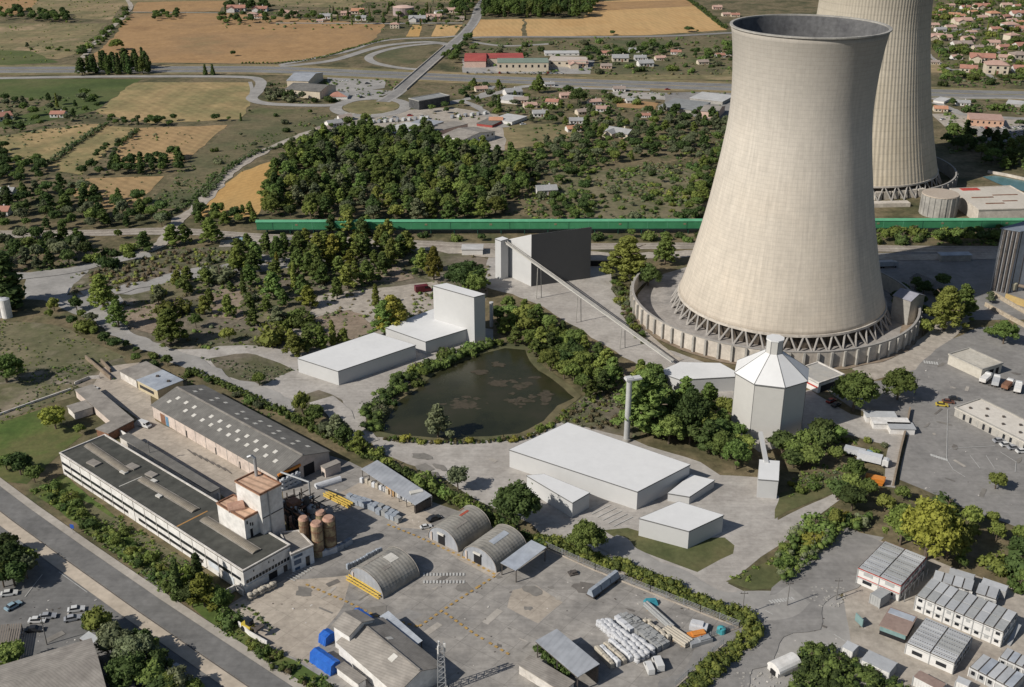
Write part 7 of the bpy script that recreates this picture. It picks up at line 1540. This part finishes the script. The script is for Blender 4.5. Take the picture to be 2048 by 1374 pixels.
wood([(1545, 1150), (1570, 1095), (1650, 1040), (1690, 1035), (1745, 1050), (1690, 1080), (1600, 1150), (1570, 1165)], [B_, S_, B_], ['olive', 'mid', 'grey', 'yellow'], 5.5, (3, 7), W7)
wood([(1880, 1020), (1960, 1040), (2090, 1080), (2090, 1190), (1990, 1150), (1930, 1130), (1900, 1090)], [B_, B_, S_], ['dark', 'mid', 'olive'], 7, (5, 9), 'trees behind the cabin blocks')
wood([(1740, 1010), (1800, 985), (1830, 1020), (1760, 1060)], [B_], ['mid', 'olive'], 7, (6, 8), 'trees behind the cabin blocks')
wood([(1600, 1305), (1670, 1312), (1715, 1325), (1735, 1345), (1800, 1374), (1820, 1400), (1580, 1400)], [B_, S_, B_], ['mid', 'dark', 'mid'], 3.6, (2.4, 4.2), 'dense shrubs beside the white trailer body', road=False)
wood([(1745, 852), (1800, 858), (1775, 866), (1735, 850)], [S_], ['mid', 'olive'], 3.2, (1.8, 2.6), 'clipped bushes by the white sheds'); wood([(1680, 870), (1775, 890), (1772, 925), (1690, 905)], [S_], ['grey', 'olive'], 4.5, (1.6, 3), W6)
W8 = 'trees along the back of the gabled hangar'
wood([(580, 800), (635, 815), (705, 845), (735, 880), (735, 920), (690, 895), (640, 870), (590, 840)], [B_, P_, B_], ['dark', 'mid', 'grey', 'olive'], 6, (5, 9.5), W8); wood([(375, 735), (470, 778), (580, 838), (590, 850), (500, 810), (380, 752)], [S_, S_, B_], ['dark', 'mid', 'grey'], 5, (2, 4), W8)
wood([(740, 905), (830, 950), (900, 995), (975, 1030), (960, 1036), (870, 990), (760, 925)], [B_, S_, S_], ['mid', 'dark', 'olive'], 5, (2.5, 6), W8)
W9 = 'roadside bushes before the long white factory'
wood([(60, 985), (110, 965), (200, 1040), (330, 1135), (350, 1190), (250, 1120), (120, 1020)], [S_, S_, B_], ['mid', 'olive', 'dark'], 4.0, (1.5, 4), W9); wood([(330, 1135), (440, 1190), (455, 1215), (555, 1310), (690, 1395), (640, 1400), (540, 1330), (380, 1200)], [S_, B_, S_], ['dark', 'mid', 'olive'], 4.6, (1.6, 4.6), W9)
W10 = 'trees among the far fields and houses'
wood([(0, 40), (30, 40), (28, 18), (42, 20), (40, 42), (135, 46), (138, 30), (0, 26)], [B_], ['dark', 'mid'], 10, (7, 11), W10); wood([(168, 116), (205, 80), (250, 40), (262, 24), (250, 20), (232, 45), (190, 80), (155, 112)], [B_, S_], ['dark', 'mid'], 11, (4, 8), W10, road=False)
wood([(162, 148), (190, 136), (300, 132), (300, 148), (162, 151)], [C_, P_], ['dark', 'dark', 'mid'], 8, (12, 17), 'dark conifers in the row beside the highway', road=False); wood([(305, 42), (360, 38), (358, 26), (305, 32)], [B_], ['dark', 'mid'], 9, (6, 9), W10)
wood([(965, 36), (1182, 36), (1185, 0), (1190, -20), (960, -20)], [P_, B_, C_], ['mid', 'dark', 'mid'], 11, (14, 20), 'tall trees of the far wood by the wheat field'); wood([(435, 50), (545, 48), (600, 44), (640, 46), (650, 36), (540, 30), (440, 36)], [B_], ['mid', 'dark'], 13, (7, 11), W10)
wood([(640, 46), (790, 56), (930, 50), (940, 20), (800, 16), (650, 24)], [B_, C_], ['dark', 'mid'], 14, (6, 10), W10); wood([(450, 24), (540, 22), (530, 10), (455, 12)], [C_, B_], ['dark'], 11, (9, 13), W10); wood([(905, 30), (948, 30), (958, 8), (945, -10), (900, 10)], [B_], ['dark', 'mid'], 11, (8, 12), W10)
wood([(905, 130), (935, 100), (940, 76), (900, 92), (885, 120)], [B_], ['dark', 'mid'], 11, (6, 10), W10); wood([(1160, 108), (1225, 100), (1320, 92), (1360, 95), (1330, 112), (1180, 130)], [B_], ['mid', 'dark'], 11, (6, 10), W10); wood([(1378, 110), (1470, 96), (1470, 122), (1400, 122)], [B_], ['mid', 'dark'], 11, (6, 9), W10)
wood([(930, 150), (1060, 196), (1180, 220), (1260, 240), (1230, 262), (1080, 250), (960, 230), (920, 190)], [B_, P_], ['dark', 'mid', 'grey', 'olive'], 12, (5, 9), W10); wood([(1180, 186), (1320, 202), (1300, 212), (1185, 204)], [B_, S_], ['mid', 'dark'], 12, (4, 7), W10)
wood([(540, 178), (620, 200), (700, 205), (600, 205), (530, 200)], [B_, S_], ['dark', 'grey'], 13, (4, 8), W10); wood([(555, 300), (640, 270), (740, 235), (690, 230), (600, 265)], [B_, S_], ['mid', 'grey'], 13, (4, 6), W10); wood([(840, 226), (960, 200), (940, 222), (860, 232)], [B_], ['mid', 'dark'], 13, (5, 8), W10)
wood([(1868, 10), (2060, 0), (2060, 150), (1890, 156), (1870, 90)], [B_, B_, C_, S_], ['dark', 'mid', 'mid', 'olive'], 9.5, (4, 8.5), 'garden trees of the village'); wood([(1878, 168), (1890, 145), (1930, 152), (2050, 158), (2050, 170), (1880, 172)], [B_, S_], ['mid', 'dark'], 10, (4, 8), 'garden trees of the village')
wood([(1880, 208), (2060, 214), (2060, 226), (1900, 226)], [B_, S_], ['mid', 'dark'], 13, (4, 7), W10)
wood([(945, 88), (1460, 84), (1470, 150), (1200, 150), (1180, 118), (945, 112)], [B_, S_, S_], ['dark', 'mid', 'grey'], 22, (3, 7), W10); wood([(500, 215), (660, 226), (500, 320), (400, 410), (310, 420), (470, 250)], [S_, B_], ['dark', 'grey', 'mid'], 26, (2, 5), W3); wood([(60, 100), (170, 105), (250, 45), (270, 30), (200, 90)], [S_], ['mid'], 14, (2, 4), W10)
W11 = 'trees behind the farther tower'
wood([(1890, 262), (1960, 280), (2060, 285), (2090, 350), (2000, 345), (1930, 310), (1895, 300)], [B_, P_], ['dark', 'mid', 'dark'], 9, (7, 11), W11); wood([(1750, 470), (2000, 466), (2000, 486), (1750, 488)], [B_, S_], ['dark', 'mid', 'olive'], 7, (4, 7.5), 'trees beneath the right part of the green gallery')
wood([(530, 468), (990, 474), (990, 484), (530, 480)], [S_, B_], ['mid', 'olive', 'dark'], 11, (2.5, 6), 'bushes beneath the left part of the green gallery'); wood([(1190, 474), (1440, 474), (1440, 488), (1190, 488)], [S_, B_], ['mid', 'dark'], 8, (2.5, 6), 'bushes beneath the left part of the green gallery')
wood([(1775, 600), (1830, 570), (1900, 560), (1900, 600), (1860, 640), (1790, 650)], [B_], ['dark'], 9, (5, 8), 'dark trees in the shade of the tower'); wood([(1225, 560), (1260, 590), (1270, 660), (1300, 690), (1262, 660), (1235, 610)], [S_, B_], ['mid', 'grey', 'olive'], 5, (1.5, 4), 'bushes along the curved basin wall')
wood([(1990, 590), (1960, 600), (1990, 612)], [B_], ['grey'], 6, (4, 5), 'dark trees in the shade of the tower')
wood([(1860, 1130), (1950, 1132), (2060, 1180), (2060, 1210), (2010, 1165), (1900, 1132)], [S_, B_], ['mid', 'grey'], 6, (2, 5), 'trees behind the cabin blocks')

# instances: the largest in the picture stand singly, the remainder of a kind goes into one mass
for t_ in TREES: t_['sz'] = t_['h']/((Vector((t_['x'], t_['y'], 0))-Vector((0, 0, CAMH))).dot(FW))
rest = []
RS2 = random.Random(8)
for kind in KH:
    L = sorted((t_ for t_ in TREES if t_['k'] == kind and -30 < t_['px'] < 2080 and t_['py'] > -30), key=lambda t_: -t_['sz'])
    for i, t_ in enumerate(L):
        var = RS2.randrange(7)+(7 if (kind == 'broadleaf_tree' and t_['h'] > 10) or (kind == 'pine_tree' and t_['h'] > 12.5) else 0); rz = RS2.uniform(0, 6.28); s = t_['h']/KH[kind]; sc_ = (s*t_['w'], s*t_['w'], s)
        if i >= 296: rest.append((t_, var, rz, sc_)); continue
        o = bpy.data.objects.new(kind, None); o.empty_display_size = .5; C.objects.link(o); o.location = (t_['x'], t_['y'], 0); o.rotation_euler = (0, 0, rz); o.scale = sc_
        for nm, me in (('crown', crown_mesh(kind, var, t_['c'])), ('trunk', trunk_mesh(kind))):
            c = bpy.data.objects.new(nm, me); C.objects.link(c); c.parent = o
        med = sorted(x['h'] for x in L)[len(L)//2]; szw = 'tall' if t_['h'] > med*1.15 else ('small' if t_['h'] < med*.85 else 'mid-sized')
        tag(o, '', 'shrub' if kind == 'shrub' else 'tree', t_['g']); AUTO.append((o, f"{szw} {CN[t_['c']]} {kind.replace('_tree', '').replace('_', ' ')}"+(' tree' if kind in ('broadleaf_tree', 'cypress_tree') else ''), t_['px'], t_['py']))
def merge(name, items):
    by = {}; sets = []
    for t_, var, rz, sc_ in items: by.setdefault(t_['c'], []).append((t_, var, rz, sc_))
    for col, it in by.items():
        V, T, Q = [], [], []; n = 0
        for t_, var, rz, sc_ in it:
            crown_mesh(t_['k'], var, col); v, t2, q = CM[(t_['k'], var)]; ca, sa = math.cos(rz), math.sin(rz); w = v*np.array(sc_)
            V.append(np.stack([w[:, 0]*ca-w[:, 1]*sa+t_['x'], w[:, 0]*sa+w[:, 1]*ca+t_['y'], w[:, 2]], 1)); T.append(t2+n); Q.append(q+n); n += len(v)
        sets.append((np.concatenate(V), np.concatenate(T), np.concatenate(Q), fmat(col)))
    o = bpy.data.objects.new(name, npmulti(name, sets)); C.objects.link(o); o['kind'] = 'stuff'
if rest: merge('distant_trees', rest)
# hedges: one leafy body along a line
def hedge(label, px, w, h, cols, step=.9, jit=.5):
    p = smooth_path([G(*q).xy for q in px], 10); rng = np.random.default_rng(len(label)); L = []; acc = 0
    for a, b in zip(p[:-1], p[1:]):
        d = (b-a).length; nn = Vector((-(b-a).y, (b-a).x)).normalized(); vf = .8+.75*mnoise.noise(Vector((a.x*.13, a.y*.13, 4)))
        while acc < d:
            q = a.lerp(b, acc/d)
            for k in range(4): o_ = rng.uniform(-.5, .5)*w*(.6+.4*vf); r = rng.uniform(.4, 1.0)*w*.29; L.append(((q.x+nn.x*o_, q.y+nn.y*o_, rng.uniform(.3, .75)*h*vf), (r, r, h*vf*rng.uniform(.22, .4))))
            acc += step*rng.uniform(.8, 1.2)
        acc -= d
    half = [[], []]
    for i, l in enumerate(L): half[(i//5) % 2].append(l)
    q0 = p[0]; o = thing('hedge', label, 'hedge', (q0.x, q0.y, 0))
    for part_, col in zip(half, cols):
        v, t2, q = clumps(part_, rng, 26, (.18, .38), True); v = v-np.array([q0.x, q0.y, 0]); c = bpy.data.objects.new('foliage', npmesh('foliage', v, t2, q, fmat(col))); C.objects.link(c); c.parent = o
hedge('thick leafy hedge along the outside of the mesh fence, curving round the yard corner', [(1062, 1082), (1110, 1092), (1200, 1122), (1300, 1165), (1400, 1205), (1480, 1238), (1502, 1258), (1492, 1285), (1450, 1318), (1400, 1365), (1360, 1400)], 5.0, 2.8, ('mid', 'olive'))
hedge('dark hedge behind the two arched huts', [(985, 1040), (1020, 1062), (1062, 1080), (1100, 1092)], 4.0, 2.6, ('dark', 'mid'))
hedge('dark overgrown hedge squeezed between the large steel canopy and the brown flat shed', [(1074, 1300), (1100, 1325), (1140, 1360)], 2.4, 2.4, ('mid', 'dark'))
hedge('thin dark hedge line running down between the stubble fields', [(212, 250), (150, 290), (95, 332)], 5, 3.0, ('dark', 'grey'), 2.5); hedge('short dark hedge dividing the striped stubble field', [(274, 262), (255, 278), (236, 292)], 4, 2.6, ('dark', 'dark'), 2.2)
hedge('dark hedge line along the lower edge of the big orange field', [(775, 78), (700, 98), (640, 116), (560, 126), (480, 127)], 4, 1.6, ('dark', 'mid'), 3); hedge('dark hedge line beside the lane right of the weedy pasture', [(565, 292), (500, 312), (455, 342), (430, 372), (405, 398)], 4, 2.6, ('grey', 'dark'), 2.4)
hedge('dark hedge line left of the lane at the golden wheat field', [(330, 440), (365, 415), (395, 392), (430, 350)], 3.5, 2.0, ('dark', 'grey'), 2.4); hedge('hedge line along the lower right edge of the far wheat field', [(1372, -4), (1405, 20), (1452, 58)], 7, 3.0, ('mid', 'dark'), 3)
hedge('thick bushy bank of shrubs along the left shore of the pond', [(745, 862), (748, 818), (798, 772), (868, 734), (955, 698), (985, 690)], 7, 4.0, ('mid', 'dark'), 1.6)
hedge('low fringe of reeds and shrubs along the near shore of the pond', [(770, 878), (830, 884), (900, 886), (1000, 882), (1060, 874), (1110, 846), (1150, 812)], 2.2, 1.1, ('brown', 'mid'), 1.6)
hedge('dark shrub line behind the gabled hangar and lean-to', [(380, 742), (470, 782), (580, 836), (650, 872), (735, 915), (830, 962), (900, 1002), (975, 1036)], 3.4, 2.4, ('dark', 'mid'), 1.4)
def thicket(label, poly, gap, r, h, cols):
    P = [G(*p) for p in poly]; rng = np.random.default_rng(len(label)+3); x0, x1, y0, y1 = min(p.x for p in P), max(p.x for p in P), min(p.y for p in P), max(p.y for p in P); L = {c: [] for c in cols}
    for _ in range(int((x1-x0)*(y1-y0)/gap/gap)):
        x, y = rng.uniform(x0, x1), rng.uniform(y0, y1)
        if inside(x, y, P) and not blocked(x, y, False): s_ = rng.uniform(*r); hh = h*(.55+.5*mnoise.noise(Vector((x*.15, y*.15, 2)))+.3*rng.random()); L[cols[int(2.2*mnoise.noise(Vector((x*.1, y*.1, 7)))+rng.uniform(0, len(cols))) % len(cols)]].append(((x, y, max(.3, hh)), (s_, s_, s_*.85)))
    c0 = sum(P, Vector((0, 0, 0)))/len(P); o = thing('thicket', label, 'thicket', (c0.x, c0.y, 0))
    for c, l in L.items():
        if l: v, t2, q = clumps(l, rng, 34, (.16, .36), True); k_ = bpy.data.objects.new('foliage', npmesh('foliage', v-np.array([c0.x, c0.y, 0]), t2, q, fmat(c))); C.objects.link(k_); k_.parent = o
thicket('solid dark green thicket at the bottom beside the white trailer body', [(1606, 1300), (1675, 1308), (1718, 1326), (1735, 1350), (1812, 1376), (1830, 1420), (1560, 1420), (1590, 1350)], 1.35, (.8, 1.5), 2.6, ('mid', 'dark', 'dark', 'mid'))
thicket('dense bushy slope between the gravel yard and the parking road', [(1545, 1152), (1560, 1100), (1600, 1062), (1660, 1030), (1745, 1040), (1735, 1060), (1680, 1075), (1640, 1110), (1600, 1148), (1565, 1166)], 1.6, (.8, 1.6), 2.8, ('mid', 'olive', 'grey', 'mid'))
thicket('low weedy bushes on the roadside bank before the long white factory', [(70, 990), (110, 972), (200, 1042), (330, 1140), (420, 1195), (400, 1215), (290, 1140), (130, 1030)], 2.0, (.5, 1.2), 1.2, ('mid', 'mid', 'olive', 'dark'))
thicket('low weedy bushes on the roadside bank below the wheel loader', [(420, 1215), (455, 1222), (560, 1318), (700, 1400), (660, 1410), (540, 1335)], 2.0, (.5, 1.2), 1.2, ('mid', 'olive', 'dark', 'brown'))
thicket('scrubby bushes on the brown mound right of the pond', [(1110, 845), (1160, 805), (1215, 770), (1250, 790), (1245, 860), (1180, 862)], 2.6, (.4, 1.0), .7, ('brown', 'grey', 'brown', 'olive'))
thicket('dry brushwood covering the spoil bank beside the curved gravel track', [(160, 555), (230, 530), (330, 505), (470, 500), (480, 515), (350, 545), (230, 585)], 3.0, (.6, 1.4), .8, ('brown', 'grey', 'olive', 'brown'))
thicket('bushy undergrowth on the verge left of the curved basin wall', [(1232, 560), (1252, 572), (1268, 640), (1300, 690), (1285, 692), (1250, 650), (1234, 600)], 1.6, (.5, 1.1), 1.2, ('mid', 'grey', 'brown', 'olive'))
# low undergrowth
def undergrowth(poly, n, cols, r=(.3, .9)):
    P = [G(*p) for p in poly]; x0, x1, y0, y1 = min(p.x for p in P), max(p.x for p in P), min(p.y for p in P), max(p.y for p in P); LL = {}; k = tries = 0
    while k < n and tries < n*12:
        tries += 1; x, y = RS.uniform(x0, x1), RS.uniform(y0, y1)
        if not inside(x, y, P) or mnoise.noise(Vector((x*.05, y*.05, 1))) < .02+RS.uniform(-.22, .22) or blocked(x, y): continue
        s = r[0]+(r[1]-r[0])*RS.random()**2.2; LL.setdefault(RS.choice(cols), []).append(((x, y, s*.3), (s, s, s*.65))); k += 1
    return LL
ALL = {}
for a in (([(900, 80), (1470, 72), (1470, 240), (900, 240)], 800, ['dark', 'mid', 'grey', 'brown'], (.7, 2.4)), ([(440, 0), (960, 0), (960, 60), (440, 60)], 350, ['dark', 'mid', 'grey'], (1, 2.6)), ([(-40, -10), (270, -10), (180, 120), (-40, 130)], 300, ['grey', 'mid', 'olive'], (.5, 1.6)), ([(-40, 250), (400, 240), (330, 440), (-40, 460)], 400, ['grey', 'mid', 'dark', 'brown'], (.4, 1.4)), ([(500, 160), (800, 160), (800, 210), (500, 205)], 160, ['grey', 'mid', 'dark'], (.6, 1.8)), ([(600, 230), (880, 225), (900, 290), (600, 300)], 200, ['grey', 'mid', 'brown'], (.6, 1.8)), ([(1740, 466), (2048, 464), (2048, 492), (1740, 492)], 160, ['dark', 'mid', 'olive'], (.5, 1.4)), ([(1880, 160), (2060, 160), (2060, 350), (1900, 320)], 260, ['dark', 'mid', 'grey'], (.7, 2.2)),
          ([(130, 500), (560, 490), (980, 490), (980, 600), (870, 640), (700, 700), (420, 700), (150, 620)], 1100, ['grey', 'olive', 'mid', 'brown'], (.4, 1.5)), ([(1050, 300), (1460, 260), (1400, 443), (1050, 443)], 1600, ['grey', 'olive', 'mid', 'brown', 'dark'], (.5, 1.8)),
          ([(528, 440), (560, 310), (700, 262), (1050, 320), (1040, 440)], 500, ['dark', 'grey'], (.6, 1.8)), ([(60, 985), (130, 950), (470, 1190), (700, 1390), (560, 1374), (120, 1025)], 700, ['mid', 'olive', 'grey', 'mid'], (.25, .7)), ([(-20, 640), (110, 648), (250, 716), (140, 790), (0, 850)], 350, ['grey', 'olive'], (.2, .6)),
          ([(1100, 840), (1160, 800), (1240, 740), (1300, 760), (1280, 880), (1150, 850)], 160, ['grey', 'olive', 'mid'], (.3, .8)), ([(1448, 1162), (1540, 1120), (1660, 1030), (1745, 1040), (1600, 1165)], 240, ['olive', 'mid', 'grey'], (.25, .8)), ([(330, 705), (600, 740), (520, 772)], 120, ['grey'], (.3, .7)),
          ([(735, 868), (775, 795), (955, 690), (1062, 690), (1170, 792), (1100, 855), (900, 888)], 0, ['mid'], (.3, .8)), ([(900, 150), (1200, 180), (1300, 230), (1100, 300), (950, 230)], 300, ['grey', 'dark', 'mid'], (.8, 2.2)), ([(1860, 0), (2060, -10), (2060, 160), (1880, 170)], 260, ['dark', 'mid', 'olive'], (.9, 2.4)),
          ([(0, 200), (200, 190), (210, 250), (0, 280)], 160, ['dark', 'grey'], (.8, 2)), ([(380, 320), (660, 225), (500, 330), (400, 415), (300, 420)], 260, ['grey', 'dark', 'mid'], (.4, 1.2)), ([(0, 470), (180, 465), (170, 540), (0, 545)], 240, ['dark', 'mid'], (.5, 1.4)), ([(1240, 560), (1300, 690), (1262, 660), (1225, 600)], 60, ['grey', 'mid'], (.3, .8)), ([(60, 740), (300, 720), (560, 850), (600, 850), (480, 790)], 160, ['mid', 'grey', 'dark'], (.3, .8)), ([(1640, 870), (1775, 890), (1775, 930), (1680, 960), (1560, 1000)], 160, ['grey', 'olive', 'mid'], (.3, .8))):
    for c, l in undergrowth(*a).items(): ALL.setdefault(c, []).extend(l)
rng = np.random.default_rng(2)
o = bpy.data.objects.new('undergrowth', npmulti('undergrowth', [(*clumps(l, rng, 12, (.2, .42), True), fmat(c)) for c, l in ALL.items()])); C.objects.link(o); o['kind'] = 'stuff'
# ---------------------------------------------------------------- a label of its own for every repeat
LM = [('the nearer cooling tower', 1555, 640), ('the octagonal silo', 1548, 860), ('the white hopper house', 1538, 985), ('the very large flat hall', 1200, 930), ('the tall chimney stack', 1253, 870), ('the pond', 950, 800), ('the tall narrow white block', 915, 660), ('the long low white hall', 700, 740), ('the dark slab hall', 1110, 560),
      ('the gabled hangar', 480, 860), ('the long white factory', 300, 1010), ('the blue-roofed shed', 320, 770), ('the storage silos', 640, 1090), ('the lone arched hut', 770, 1160), ('the workshop', 770, 1320), ('the orange skip', 1749, 960), ('the red-trimmed cabins', 1780, 1170), ('the long cabin block', 1930, 1240), ('the white trailer body', 1760, 1335), ('the dusty site office', 1955, 735),
      ('the round tank', 1887, 430), ('the farther tower', 1735, 350), ('the pink villa', 1970, 245), ('the grey depot', 1370, 215), ('the big works house', 935, 285), ('the roundabout', 742, 214), ('the beige barn', 620, 180), ('the shopping row', 1040, 135), ('the highway bridge', 850, 135), ('the golden wheat field', 500, 380), ('the striped field', 340, 290), ('the big orange field', 480, 85), ('the far wheat field', 1250, 45), ('the far wood', 1070, 20),
      ('the red-roofed hut', 118, 233), ('the white tanks', 12, 630), ('the dark office block', 860, 215), ('the pale blue van', 492, 486), ('the maroon van', 846, 583), ('the corner warehouse', 120, 1340), ('the blue road sign', 147, 1065), ('the wheel loader', 502, 1262), ('the yard corner', 1478, 1257), ('the lush green lawn', 70, 890), ('the white grass-plot building', 1360, 1090), ('the drum-shaped hall', 807, 32), ('the gabled pump house', 1815, 610), ('the lorry turning area', 150, 590), ('the loading shed', 615, 486), ('the tall conveyor tower', 1000, 550), ('the small white hut', 1092, 386), ('the green crop', 100, 180), ('the dark conifer row', 230, 145), ('the lone dark cypress', 20, 610), ('the ribbed concrete tower', 2020, 560), ('the white-roofed long block', 1990, 860), ('the grey-roofed wood house', 1240, 272), ('the lean-to', 790, 985), ('the rust-patched hut', 915, 1075), ('the open steel canopy', 1050, 1120)]
def rel(px, py):
    b = min(LM, key=lambda l: (l[1]-px)**2+((l[2]-py)*1.7)**2); dx, dy = px-b[1], (py-b[2])*1.7
    if dx*dx+dy*dy < 120: return 'beside '+b[0]
    if abs(dx) > 2.4*abs(dy): return ('right of ' if dx > 0 else 'left of ')+b[0]
    if abs(dy) > 2.4*abs(dx): return ('in front of ' if dy > 0 else 'behind ')+b[0]
    return ('ahead and right of ' if dx > 0 else 'ahead and left of ')+b[0] if dy > 0 else ('behind and right of ' if dx > 0 else 'behind and left of ')+b[0]
seen = {}
taken = {o.get('label') for o in THINGS if o.get('label')}
for o, noun, px, py in AUTO: seen.setdefault((noun, rel(px, py)), []).append((px, py, o))
for (noun, r_), L in seen.items():
    L.sort(key=lambda t_: t_[0]); n = len(L)
    for i, (px, py, o) in enumerate(L):
        lab = f'{noun} {r_}'
        if n == 2: lab = f"{('left', 'right')[i]} {noun} of two {r_}"
        elif n > 2: lab = f'{ORD[i]} {noun} from left {r_}' if i < len(ORD) else f'{ORD[min(n-1-i, 19)]} {noun} from right {r_}'
        o['label'] = lab
